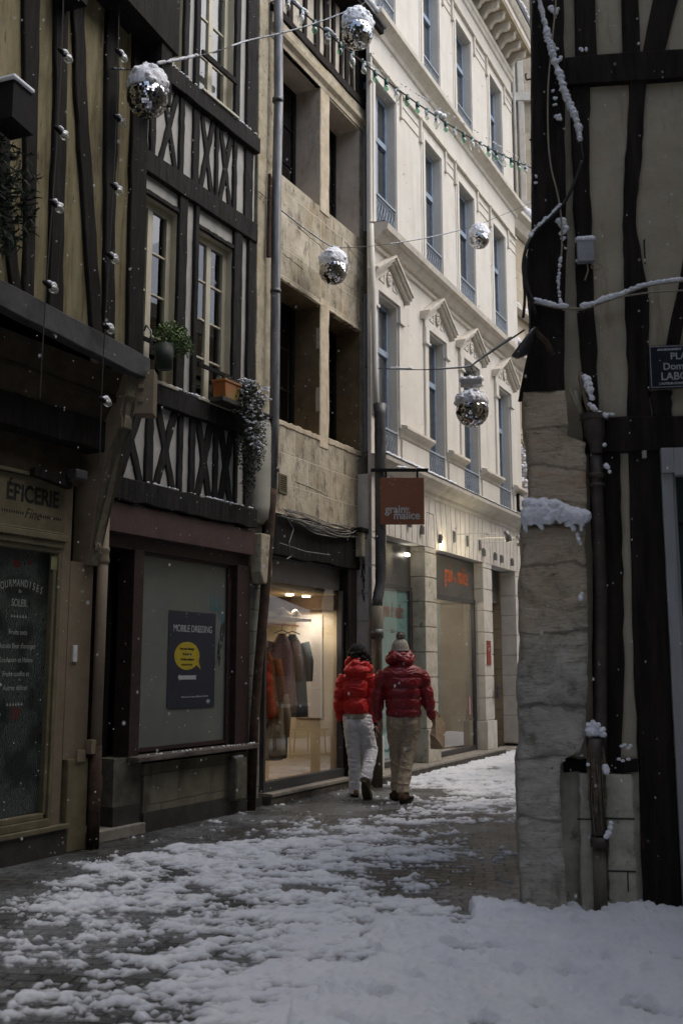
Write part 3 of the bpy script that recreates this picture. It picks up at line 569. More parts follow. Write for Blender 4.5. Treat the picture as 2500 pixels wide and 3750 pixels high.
bx('fascia', M_maroonband, B, (-.2, 2.19, 2.745, 3.0, -.2, .06), bevel=.005); bx('fascia_trim', M_maroonband, B, (-.2, 2.19, 2.725, 2.75, -.2, .075))
bx('shop_header', M_maroon, B, (-.2, 2.2, 2.6, 2.725, -.3, -.03))
bx('jamb', M_maroon, B, (1.87, 1.95, .70, 2.6, -.3, -.06), (1.95, 2.2, .70, 2.6, -.3, 0), bevel=.005)
bx('mullion', M_maroon, B, (.29, .43, .70, 2.6, -.2, -.01), bevel=.004); bx('jamb', M_maroon, B, (-.2, -.1, .2, 2.6, -.3, -.02))
sg = bx('shop_window', G_frost, B, (.43, 1.87, .72, 2.6, -.10, -.09)); bx('frame', M_maroon, sg, (.43, .455, .72, 2.6, -.09, -.07), (.455, 1.87, .72, .76, -.09, -.07), (.455, 1.87, 2.57, 2.6, -.09, -.07))
dr = bx('door', G_door, B, (-.1, .29, .12, 2.6, -.32, -.30)); bx('rail', T_dark, dr, (-.1, .29, 2.1, 2.2, -.30, -.27), (-.1, -.04, .12, 2.1, -.30, -.27), (.23, .29, .12, 2.1, -.30, -.27), (-.04, .23, .12, .6, -.30, -.275))
bx('window_ledge', mat('chipped_dark_sill', (.05, .035, .03), (.16, .14, .12), scale=12, bump=.6, rough=.6, stretch=(.4, 2, 2)), B, (.29, 2.25, .65, .70, -.2, .11), bevel=.01)
bx('base_wall', M_concrete, B, (.5, 2.2, .18, .62, -.3, .0)); bx('plinth', M_plinth, B, (.5, 2.2, 0, .18, -.3, .012)); bx('step', M_step, B, (-.2, .5, 0, .10, -.3, .04), bevel=.008)
bx('low_wall', M_rough, B, (.12, .498, .27, .69, -.34, -.03)); bx('low_wall_foot', M_plinth, B, (.12, .498, .10, .27, -.34, -.02))
# poster
ps = empty('poster', FB.pt(1.30, 1.10, -.085), FB.ang, 'dark blue poster MOBILE DRESSING with a yellow speech bubble on the closed shop window', 'poster')
MB().hexa([(-.39, .02), (-.33, 0), (.385, 0), (.385, .965), (-.39, .965)], 0, .002).build('sheet', flat('poster_navy', (.020, .026, .042), .5), ps)
text('MOBILE DRESSING', .098, 'lettering', M_lettergrey, ps, (0, -.004, .76), sx=.80, off=.0)
mb = MB(); mb.hexa([(-.09+.205*math.cos(a), .52+.14*math.sin(a)) for a in [2*PI*i/40 for i in range(40)]], .002, .003); mb.hexa([(.05, .44), (.14, .385), (.09, .49)], .002, .0034); mb.build('speech_bubble', flat('poster_yellow', (.42, .33, .02), .5), ps)
for i, t_ in enumerate(('Nous avons déménagé!', 'Pas de panique', 'à 60 mètres seulement', 'au bout de la rue!')): text(t_, .034, 'lettering', M_letterdark, ps, (-.09, -.0045, .58-.052*i), sx=.72)
mb = MB(); mb.hexa([(-.23, .31), (-.20, .34), (-.20, .325), (.07, .325), (.055, .305), (.07, .285), (-.20, .285), (-.20, .27)], .002, .004); mb.build('arrow', M_lettergrey, ps)
text('Mobile dressing, 74 rue massacre 76000 Rouen 02 79 06 74 87', .024, 'lettering', M_lettergrey, ps, (.05, -.0045, .105), sx=.72)
# meter box, chewing marks of the street level
mx = empty('meter_box', FB.pt(1.935, .14, 0), FB.ang, 'tall grey meter box below the closed shop window with snow on top', 'meter box'); MB().box(-.10, .10, 0, .43, 0, .10).build('cabinet', M_rough, mx, bevel=.008); MB().box(-.085, .085, .02, .40, .10, .106).build('door', M_rough, mx)
snow_along('snow', [(-.08, -.05, .435), (.08, -.05, .435)], .025, mx, seed=8, drop=0)
bx('graffiti', flat('faded_turquoise_spray', (.05, .13, .15)), sg, (1.60, 1.63, 2.10, 2.27, -.088, -.0875), (1.66, 1.69, 2.12, 2.24, -.088, -.0875), (1.60, 1.80, 2.10, 2.13, -.087, -.0865), (1.74, 1.77, 2.0, 2.25, -.088, -.0875), (1.80, 1.83, 1.96, 2.08, -.088, -.0875))
mb = MB(); rnd = random.Random(44)
for q in range(5): mb.tube([(1.735+.09*t+.03*math.sin(t*9+q), .086, 1.55+.42*t*rnd.uniform(.8, 1.1)+.05*math.cos(t*13+q*2)) for t in np.linspace(0, 1, 16)], .003, 4)
mb.build('graffiti', flat('scratched_tag', (.03, .033, .03)), sg)
snow_along('snow', [(.4, -.10, .705), (2.2, -.10, .705)], .012, B, step=2, seed=61, drop=.55)
# flower boxes
def leaves(mb, c, r, n, seed, size=.02, drop=0.):
    rnd = random.Random(seed)
    for k in range(n):
        d = Vector((rnd.gauss(0, 1), rnd.gauss(0, 1), rnd.gauss(0, 1))).normalized()*(rnd.random()**.45)
        p = Vector(c)+Vector((d.x*r[0], d.y*r[1], d.z*r[2])); nrm = Vector((rnd.uniform(-1, 1), rnd.uniform(-1, 1), rnd.uniform(.1, 1))).normalized()
        a = nrm.cross(Vector((rnd.random(), rnd.random(), .2))).normalized()*size*rnd.uniform(.6, 1.3); b = nrm.cross(a).normalized()*size*.55
        mb.quad(p-a, p-b*.9, p+a, p+b*.9)
M_leaf = mat('herb_leaves', (.06, .12, .03), (.13, .20, .06), scale=20, rough=.6, bump=.1)
M_leafdark = mat('dark_trailing_leaves', (.012, .020, .010), (.035, .05, .022), scale=20, rough=.6, bump=.1)
fb = empty('herb_pot', FB.pt(.47, 4.36, .18), FB.ang, 'bright green herb plant in a dark pot on the first cream window', 'plant pot')
MB().tube([(-.06, 0, 0), (-.07, 0, .24)], [.075, .10], 14).build('pot', flat('dark_green_pot', (.02, .035, .025)), fb, smooth=True)
mb = MB(); leaves(mb, (.05, 0, .34), (.23, .16, .18), 1500, 3, .018); leaves(mb, (.20, -.02, .30), (.10, .1, .14), 300, 4, .017); mb.build('foliage', M_leaf, fb)
mb = MB(); rnd = random.Random(2)
for k in range(14): mb.tube([(-.06, 0, .2), (rnd.uniform(-.1, .2), rnd.uniform(-.1, .1), rnd.uniform(.35, .48))], [.004, .002], 4)
mb.build('stem', M_leafdark, fb)
hk = tag(MB().tube([(0, 0, .22), (-.03, -.05, .26), (-.02, -.1, .2), (0, -.11, 0)], .010, 6).build('pot_hook', M_zinc, None, smooth=True), 'grey metal hook of the herb pot over the rail', 'hook'); hk.location = FB.pt(.25, 4.5, .05); hk.rotation_euler.z = FB.ang
tb = empty('planter', FB.pt(1.47, 4.30, .16), FB.ang, 'orange and yellow planter with snowy trailing plant on the second cream window', 'planter')
M_pot = mat('orange_yellow_glaze', (.34, .09, .02), (.26, .20, .05), scale=2.4, rough=.45, bump=.1, lo=.4, hi=.6)
MB().hexa([(-.13, .0), (.10, .0), (.14, .19), (-.15, .19)], -.08, .08).build('box', M_pot, tb, bevel=.008); MB().box(-.16, .15, .17, .2, -.09, .09).build('rim', M_pot, tb, bevel=.006); MB().box(-.19, .16, -.05, 0, -.09, .09).build('tray', M_plinth, tb, bevel=.006)
mb = MB(); leaves(mb, (.30, -.05, .06), (.26, .17, .26), 2200, 5, .017); leaves(mb, (.38, -.05, -.35), (.23, .15, .42), 2400, 6, .016); leaves(mb, (0, 0, .22), (.14, .08, .05), 200, 7, .015); leaves(mb, (.36, -.04, -.8), (.1, .08, .2), 400, 8, .015); mb.build('foliage', M_leafdark, tb)
mb = MB(); rnd = random.Random(11)
for k in range(190):
    z = rnd.random()**1.5; blob(mb, (.35+rnd.uniform(-.23, .23)*(1-.4*z)+.03*z, -.14+rnd.uniform(-.05, .1), .26-.75*z+rnd.uniform(-.03, .03)), (rnd.uniform(.012, .028), rnd.uniform(.012, .025), .009), k, nu=8, nv=5)
for k in range(14): blob(mb, (.22+rnd.uniform(-.1, .14), -.05+rnd.uniform(-.08, .08), .26), (.03, .03, .014), k+99, nu=9, nv=5)
mb.build('snow', SNOW, tb, smooth=True)
# ================================================================== HOUSE D : limestone house with four deep openings
D = house('stone_house', FD, 'weathered limestone house with four deep dark window openings above a lit clothes shop', 'house')
holesD = [(.05, 1.19, 4.43, 6.18), (1.43, 2.35, 4.45, 6.19), (.05, 1.18, 7.56, 9.27), (1.43, 2.335, 7.57, 9.24)]
wall(holesD, -.02, 2.70, 3.3, 9.62, .45).build('wall', S_lime, D)
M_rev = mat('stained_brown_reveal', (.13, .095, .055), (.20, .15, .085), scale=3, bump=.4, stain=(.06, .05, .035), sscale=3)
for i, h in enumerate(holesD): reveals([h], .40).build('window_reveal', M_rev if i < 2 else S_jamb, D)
core(D, -.02, 2.52, 3.3, 10.7, -.8, 3.0)
for i, (a, b, c, d) in enumerate(holesD):
    window(D, a, b, c, d, -.42, 2, 3, .06, M_black if i > 1 else T_dark, mull=.06, room=.2)
# worn edges of lintels and sills, string course
timber(D, 'lintel', S_plain, [(0, 6.19), (1.30, 6.19)], [(0, 6.24), (1.30, 6.24)], -.06, .015, jit=.012, n=24); timber(D, 'lintel', S_plain, [(1.40, 6.19), (2.42, 6.19)], [(1.40, 6.24), (2.42, 6.24)], -.06, .012, jit=.012, n=24)
timber(D, 'sill', S_plain, [(0, 4.37), (1.2, 4.37)], [(0, 4.44), (1.2, 4.44)], -.2, .012, jit=.01, n=20); timber(D, 'sill', S_plain, [(1.42, 4.38), (2.36, 4.38)], [(1.42, 4.46), (2.36, 4.46)], -.2, .012, jit=.01, n=20)
timber(D, 'mullion_pier', S_plain, [(1.19, 4.3), (1.19, 6.3)], [(1.43, 4.3), (1.43, 6.3)], -.05, .012, jit=.01); timber(D, 'mullion_pier', S_plain, [(1.18, 7.5), (1.18, 9.3)], [(1.43, 7.5), (1.43, 9.3)], -.05, .012, jit=.01)
mb = MB(); mb.profile(-.1, 2.56, [(-.05, 9.27), (.015, 9.27), (.02, 9.33), (.07, 9.37), (.08, 9.42), (.03, 9.44), (-.05, 9.44)]); mb.build('string_course', S_plain, D)
beam(D, S_pil, -.1, 2.56, 9.44, 9.60, -.1, .035, jit=.015); beam(D, T_brown, -.1, 2.55, 9.60, 9.72, -.1, .06, jit=.02)
bx('timber_storey_wall', mat('cream_infill', (.42, .38, .31), (.52, .48, .40), scale=6, bump=.3, stain=(.25, .21, .16), sscale=4), D, (-.1, 2.50, 9.72, 10.9, -.1, -.01))
for a, b in ((.31, .42), (.70, .78), (1.02, 1.14), (1.30, 1.43), (1.50, 1.58), (1.74, 1.81), (1.90, 2.0), (2.08, 2.15), (2.25, 2.33), (2.38, 2.50), (0, .1)):
    k = random.uniform(-.05, .05); post(D, T_brown, a, b, 9.70, a+k, b+k, 10.9, -.02, .025)
timber(D, 'corner_bracket', T_brown, [(2.46, 9.2), (2.50, 9.5), (2.40, 9.9)], [(2.56, 9.25), (2.60, 9.55), (2.50, 9.95)], -.05, .10, jit=.02)
ev = bx('eave', T_dark, D, (-.3, 2.58, 10.82, 10.90, -.5, .30)); MB().hexa([(-.3, 10.9), (2.60, 10.9), (2.60, 10.97), (-.3, 10.97)], .1, .335).build('gutter', M_zincdark, ev)
snow_along('snow', [(1.2, -.32, 10.98), (2.6, -.32, 10.98)], .045, ev, seed=21, drop=.1); snow_along('snow', [(2.56, -.3, 10.98), (2.56, .3, 11.0)], .045, ev, seed=22, drop=.1)
mb = MB(); mb.v += [(-.3, -.3, 10.98), (2.6, -.3, 10.98), (2.6, 3, 13.6), (-.3, 3, 13.6), (-.3, 3, 10.98), (2.6, 3, 10.98)]; mb.f += [(0, 1, 2, 3), (0, 3, 4), (1, 5, 2), (3, 2, 5, 4)]; mb.build('roof', SNOW, D)
# mortar ridges
mb = MB(); rnd = random.Random(5)
for (x0, z0, x1, z1) in ((.5, 7.05, 1.45, 7.0), (1.45, 7.0, 1.5, 6.72), (1.5, 6.72, 2.3, 6.75), (.25, 6.55, .75, 6.52), (.9, 7.0, .92, 6.5), (1.9, 7.35, 2.4, 7.2), (2.3, 6.75, 2.32, 6.3), (.6, 3.75, 1.4, 3.7), (2.0, 6.7, 2.02, 6.35)):
    pts = [(x0+(x1-x0)*t+rnd.uniform(-.008, .008), -.001, z0+(z1-z0)*t+rnd.uniform(-.012, .012)) for t in np.linspace(0, 1, 14)]; mb.tube(pts, [rnd.uniform(.003, .009) for _ in pts], 6)
mb.build('mortar_ridge', flat('pale_mortar', (.55, .50, .42), .9), D)
vg = bx('vent_grille', M_ochrewood, D, (.21, .23, 3.55, 3.78, 0, .012), (.37, .39, 3.55, 3.78, 0, .012), (.23, .37, 3.55, 3.57, 0, .012), (.23, .37, 3.76, 3.78, 0, .012)); 
mb = MB()
for i in range(7): mb.box(.23, .37, 3.58+i*.026, 3.592+i*.026, .002, .010)
mb.build('louvre', M_ochrewood, vg); bx('back', M_black, vg, (.23, .37, 3.57, 3.76, .0005, .0015))
# pilaster between the two houses, with its capital jacket
timber(D, 'pilaster', S_pil, [(-.385, 4.35), (-.40, 7), (-.42, 10.9)], [(-.21, 4.35), (-.21, 7), (-.20, 10.9)], -.4, .05, jit=.012, n=26); timber(D, 'pilaster', S_pil, [(-.21, 4.35), (-.21, 7), (-.20, 10.9)], [(.02, 4.35), (.02, 7), (.02, 10.9)], -.4, .0, jit=.01, n=26)
mb = MB(); R = []
for z, w, dd in ((3.12, .10, .06), (3.16, .19, .12), (3.3, .20, .13), (3.8, .19, .125), (4.2, .18, .12), (4.32, .16, .10), (4.36, .15, .09)):
    R.append([(-.235+w*math.cos(a)*1.05, -.02-dd*math.sin(a) if math.sin(a) > 0 else .1, z) for a in [2*PI*i/24 for i in range(24)]])
mb.rings(R); mb.build('pilaster_jacket', mat('cracked_pale_render', (.34, .34, .29), (.42, .42, .37), scale=5, bump=.4, stain=(.18, .17, .13), sscale=7, slo=.6, shi=.68), D, smooth=True)
bx('pilaster_foot', mat('grey_quoins', (.17, .17, .15), (.26, .26, .235), scale=6, bump=.4, joints=(.3, .24, .006, (.06, .06, .055))), D, (-.44, -.17, .1, 3.12, -.4, .02)); bx('pilaster_plinth', M_plinth, D, (-.45, -.12, 0, .1, -.4, .03))
bx('cable_clamp', M_black, D, (-.42, -.05, 4.33, 4.37, .0, .14)); hp = MB().hexa([(-.42, 2.55), (-.36, 2.42), (-.22, 2.42), (-.18, 2.55), (-.18, 2.98), (-.42, 2.98)], .02, .17).build('rain_hopper', S_pil, D, bevel=.015)
# shopfront of the clothes shop
beam(D, T_dark, -.05, 2.52, 2.80, 3.30, -.3, .03, jit=.02, name='bressumer')
post(D, T_brown, 1.95, 2.20, .0, 1.95, 2.20, 2.8, -.4, .02); bx('stone_strip', S_pil, D, (2.24, 2.40, 0, 2.8, -.4, -.02)); post(D, T_brown, 2.40, 2.52, 0, 2.40, 2.52, 2.8, -.4, .0); bx('jamb', M_black, D, (2.20, 2.24, 0, 2.8, -.4, -.04))
bx('header_panel', M_header, D, (.0, 1.95, 2.50, 2.78, -.14, -.10)); bx('frame', M_frameg, D, (.0, .04, .13, 2.78, -.12, -.03), (.04, 1.95, .13, .235, -.12, -.03), (1.90, 1.95, .235, 2.5, -.12, -.05), (.04, 1.95, 2.78, 2.81, -.12, -.05), bevel=.004)
bx('step', M_step, D, (-.02, 2.3, .085, .125, -.2, .10), bevel=.006); bx('step_riser', M_kerb, D, (-.02, 2.3, 0, .085, -.2, .085))
bx('shop_pane', G_shop, D, (.04, 1.90, .235, 2.5, -.092, -.086))
# the room behind
W_room = mat('warm_room_wall', (.54, .45, .32), (.60, .51, .38), scale=2, rough=.8, bump=.05)
bx('room', W_room, D, (1.91, 1.96, .1, 2.5, -2.6, -.13)); bx('room', W_room, D, (-.4, 1.91, .1, 2.5, -2.65, -2.6)); bx('room', W_room, D, (-.4, -.35, .1, 2.5, -2.6, -.13)); bx('room_ceiling', mat('room_ceiling', (.30, .24, .15), (.33, .26, .17), scale=2), D, (-.35, 1.91, 2.44, 2.5, -2.6, -.13)); bx('room_floor', mat('room_floor', (.30, .24, .17), (.36, .29, .2), scale=3, rough=.3), D, (-.4, 1.96, .02, .12, -2.6, -.13))
bx('bulkhead', flat('brown_bulkhead', (.11, .065, .035)), D, (1.85, 1.905, 2.26, 2.44, -2.6, -.14)); bx('wall_panel', mat('mauve_white_panel', (.66, .62, .60), (.70, .66, .64), scale=2), D, (1.885, 1.908, .85, 2.20, -.74, -.33), bevel=.01)
M_lamp = emis('warm_lamp', (1., .82, .55), 12.)
for x, o, lb in ((1.38, -.5, 'left of the two round ceiling spots behind the clothes shop glass'), (1.74, -.46, 'right of the two round ceiling spots behind the clothes shop glass')):
    sp = tag(MB().tube([(0, 0, -.012), (0, 0, .006)], .05, 18).build('ceiling_spot', M_lamp, None), lb, 'spotlight', 'ceiling spots in the clothes shop'); sp.location = FD.pt(x-.06, 2.43, o)
for x, o, en in ((1.30, -.5, 27), (1.6, -.4, 18), (.9, -1.4, 38)):
    li = bpy.data.lights.new('spot_light', 'SPOT'); li.energy = en; li.color = (1, .86, .68); li.spot_size = 2.4; li.spot_blend = .8; li.shadow_soft_size = .06
    lo = bpy.data.objects.new('spot_light', li); C.objects.link(lo); lo.location = FD.pt(x, 2.40, o)
def coat(x, o, z, L_, w, m, label, tilt=.0, rz=-.85):
    t = empty('coat', FD.pt(x, z, o), FD.ang+rz, label, 'coat', 'coats hanging in the shop window'); mb = MB(); R = []
    for q, (ww, dd) in zip(np.linspace(0, 1, 9), ((.22, .35), (.62, .6), (.98, .8), (.95, .9), (.92, .95), (.95, 1), (1.0, 1.05), (1.05, 1.1), (1.08, 1.15))):
        R.append([(w*ww*math.cos(a), .07*dd*math.sin(a)*(1+.25*math.sin(5*a+q*2)), -q*L_) for a in [2*PI*i/28 for i in range(28)]])
    mb.rings(R[::-1]); mb.build('body', m, t, smooth=True)
    for sg in (-1, 1):
        MB().tube([(sg*w*.85, 0, -.10), (sg*w*1.12, 0, -.35), (sg*w*1.15, .02, -.60)], [.055, .06, .045], 12).build('sleeve', m, t, smooth=True)
    MB().tube([(-.10, 0, .0), (0, 0, .04), (.10, 0, .0)], .007, 6).tube([(0, 0, .04), (0, 0, .10), (.02, 0, .13), (.04, 0, .11)], .004, 6).build('hanger', M_wire, t)
    return t
coat(1.14, -.50, 1.93, .98, .19, mat('salmon_tweed', (.24, .15, .14), (.38, .28, .27), scale=70, rough=.9), 'salmon tweed jacket on the front of the shop window rail'); coat(1.50, -.56, 1.93, 1.05, .20, mat('slate_blue_wool', (.10, .13, .15), (.14, .17, .19), scale=40, rough=.95), 'long slate blue coat hanging behind the tweed jacket')
coat(.62, -.40, 1.70, .8, .15, mat('rust_boucle', (.20, .06, .02), (.36, .13, .05), scale=60, rough=.95), 'rust brown boucle coat low at the left of the shop window'); coat(.74, -.34, 1.28, .85, .13, mat('beige_wool_coat', (.25, .2, .13), (.32, .26, .18), scale=40, rough=.95), 'beige sleeve coat hanging low in the shop window', rz=-.6)
coat(.76, -.46, 1.42, .95, .17, mat('dark_red_coat', (.10, .012, .012), (.15, .02, .02), scale=30, rough=.6), 'dark red coat in the lower left of the shop window', rz=-1.1); coat(1.02, -.56, 1.0, .62, .13, mat('denim_cloth', (.07, .10, .14), (.12, .16, .21), scale=50, rough=.9), 'blue denim garment hanging lowest in the shop window')
rail = tag(MB().tube([(-.3, 0, 0), (.65, 0, 0)], .011, 8).build('clothes_rail', flat('copper_rail', (.5, .2, .1), .3, .8), None), 'copper clothes rail under the shoe shelf', 'rail'); rail.location = FD.pt(.95, 2.04, -.53); rail.rotation_euler.z = FD.ang
sh = tag(bx('shelf', flat('pale_shelf', (.42, .34, .24)), None, (-.45, .40, 0, .03, -.12, .14)), 'pale shelf carrying shoes in the shop window', 'shelf'); sh.location = FD.pt(1.15, 2.09, -.45); sh.rotation_euler.z = FD.ang
def shoe_mesh(name, m, sole, sc=1., lift=0., root=None, loc=None, rz=0., rx=0.):
    """heel at y=0, toe at +y"""
    mb = MB(); R = []
    for y, w, h, zc in ((-.075, .026, .05, .055), (-.055, .036, .075, .075), (-.01, .040, .085, .085), (.04, .038, .065, .075), (.09, .042, .042, .055), (.14, .045, .03, .045), (.18, .038, .022, .038), (.205, .018, .012, .03)):
        R.append([(w*math.cos(a)*sc, y*sc, (zc*.5+.018+h*.6*math.sin(a))*sc) for a in [2*PI*i/16 for i in range(16)]])
    mb.rings(R); t = mb.build(name, m, root, smooth=True)
    mb = MB(); k = 20; out = [(.043*math.cos(a)*(1+.1*math.sin(a)), .065+.148*math.sin(a)) for a in [2*PI*i/k for i in range(k)]]
    mb.rings([[(x*sc, y*sc, z*sc) for x, y in out] for z in (0, .012, .026)]); mb.build('sole', sole, t)
    if loc is not None: t.location = loc
    t.rotation_euler = (rx, 0, rz); return t
s1 = shoe_mesh('trainer', flat('cream_trainer', (.5, .46, .34)), M_white, 1.15); tag(s1, 'cream trainer on the shop shelf, seen side on', 'shoe'); s1.location = FD.pt(1.02, 2.12, -.42); s1.rotation_euler.z = FD.ang-1.5
s2 = shoe_mesh('trainer', flat('brown_silver_trainer', (.22, .19, .16)), M_white, 1.1); tag(s2, 'darker trainer at the right end of the shop shelf', 'shoe'); s2.location = FD.pt(1.34, 2.12, -.42); s2.rotation_euler.z = FD.ang-1.3
# loose cables under the stone wall
cb = empty('cable_bundle', FD.pt(1.0, 3.25, .05), FD.ang, 'tangle of pale and black cables sagging under the limestone wall', 'cables'); rnd = random.Random(12)
mp_ = MB(); mk = MB()
for k in range(16):
    x0, x1 = rnd.uniform(-.95, -.5), rnd.uniform(.7, 1.25); zz = rnd.uniform(-.02, .12); sag = rnd.uniform(.02, .16)
    pts = [(x0+(x1-x0)*t, -.02-.03*math.sin(t*PI)-rnd.uniform(0, .01), zz-sag*4*t*(1-t)*(.4+.6*t)+.012*math.sin(t*11+k)) for t in np.linspace(0, 1, 18)]
    (mp_ if k % 3 else mk).tube(pts, .006, 5)
mp_.tube([(-.75, -.03, .02), (-.6, -.05, -.12), (-.72, -.06, -.3), (-.66, -.06, -.45), (-.78, -.06, -.5)], .006, 5); mp_.tube([(-.9, -.04, -.32), (-.3, -.05, -.36), (.3, -.05, -.34)], .005, 5)
mp_.build('cable', flat('grey_pale_cable', (.24, .23, .20)), cb); mk.build('cable', M_wire, cb)
bxs = empty('wall_lamp', FD.pt(2.22, 3.10, .04), FD.ang, 'rusty white rectangular bulkhead lamps at the right end of the cable tangle', 'lamp')
MB().box(-.10, 0, -.13, .20, 0, .10).build('housing', S_pil, bxs, bevel=.012); MB().box(.06, .14, -.13, .22, -.02, .09).build('housing', M_rust, bxs, bevel=.012); MB().box(-.15, .2, .20, .26, -.04, .12).build('lid', M_black, bxs, bevel=.01)
mb = MB(); rnd = random.Random(3)
for k in range(9):
    z0 = rnd.uniform(-.3, .2); mb.tube([(rnd.uniform(-.02, .28)*(1-t)+.1*t+rnd.uniform(-.03, .03), -.03-rnd.random()*.04, z0-t*rnd.uniform(.6, 2.2)) for t in np.linspace(0, 1, 9)], .007, 5)
mb.build('loose_cable', M_wire, bxs)
# long rain pipe on the pilaster
rp = empty('drainpipe', FD.pt(-.12, 0, .13), FD.ang, 'long dull zinc drainpipe down the pilaster beside the limestone house', 'drainpipe')
MB().tube([(0, 0, 10.9), (.0, 0, 9.7), (.03, 0, 8.3), (0, 0, 6.9), (.01, 0, 5.6), (.01, 0, 4.3), (-.02, 0, 3.5)], .058, 14).build('pipe', M_zinc, rp, smooth=True)
MB().tube([(-.02, 0, 3.52), (-.05, 0, 3.25), (-.09, 0, 2.86), (-.16, 0, 2.2), (-.22, .02, 1.6), (-.27, .04, .9), (-.30, .05, .0)], [.058, .056, .056, .055, .05, .05, .05], 12).build('leaning_foot', M_rust, rp, smooth=True)
for z in (8.35, 5.9, 3.75): MB().tube([(.01, 0, z-.025), (.01, 0, z+.025)], .066, 14).build('collar', M_zincdark, rp, smooth=True)
MB().hexa([(-.12, 6.3), (-.07, 6.3), (-.06, 7.3), (-.10, 7.35)], -.06, -.02).build('rust_strap', M_rust, rp)
# ================================================================== HOUSE E : cream rendered building
E = house('cream_building', FE, 'tall cream rendered building with pedimented windows and a pale stone shop ground floor', 'building')
COLS = [(.06, .78), (1.97, 2.68), (3.55, 4.33), (5.45, 6.18)]; FL = [(4.47, 6.77), (7.72, 10.04), (11.2, 13.2)]
XR = 6.93
holesE = [(a, b, c, d) for a, b in COLS for c, d in FL]
wall(holesE, -.12, XR, 4.3, 14.3, .2).build('wall', W_cream, E); [reveals([h], .19).build('window_reveal', W_cream, E) for h in holesE]
core(E, -.12, XR, 0, 14.6, -.7, 4.5)
MB().quad((-.12, 0, 0), (-.12, .05, 0), (-.12, .05, 10.9), (-.12, 0, 10.9)).quad((-.12, 0, 10.9), (-.12, .8, 10.9), (-.12, .8, 14.5), (-.12, 0, 14.5)).build('end_wall', W_cream, E)
MB().quad((-.12, .05, 0), (.3, .05, 0), (.3, .05, 4.2), (-.12, .05, 4.2)).build('wall', W_ground, E)
MB().quad((XR, 0, 0), (XR, .8, 0), (XR, .8, 14.5), (XR, 0, 14.5)).build('end_wall', W_cream, E)
def railing(parent, x0, x1, z0, z1, o=.0):
    mb = MB(); mb.box(x0, x1, z1-.03, z1, o-.045, o+.005).box(x0, x1, z1-.065, z1-.055, o-.03, o-.01).box(x0, x1, z0, z0+.03, o-.04, o); n = int((x1-x0)/.085)
    w = (x1-x0)/n
    for i in range(n):
        c = x0+w*(i+.5); h = z1-.065-z0-.03; zb = z0+.03
        for q in range(2):
            za = zb+h*q/2; zc = za+h/2; zm = (za+zc)/2; r = w*.42
            mb.tube([(c, -(o-.02), za), (c-r, -(o-.02), zm), (c, -(o-.02), zc), (c+r, -(o-.02), zm), (c, -(o-.02), za)], .0075, 5, cap=False)
        mb.tube([(c+w/2, -(o-.02), zb), (c+w/2, -(o-.02), zb+h)], .005, 4); mb.ell((c, -(o-.02), zb+h/2), (.016, .008, .02), 6, 4)
    return mb.build('railing', M_iron, parent)
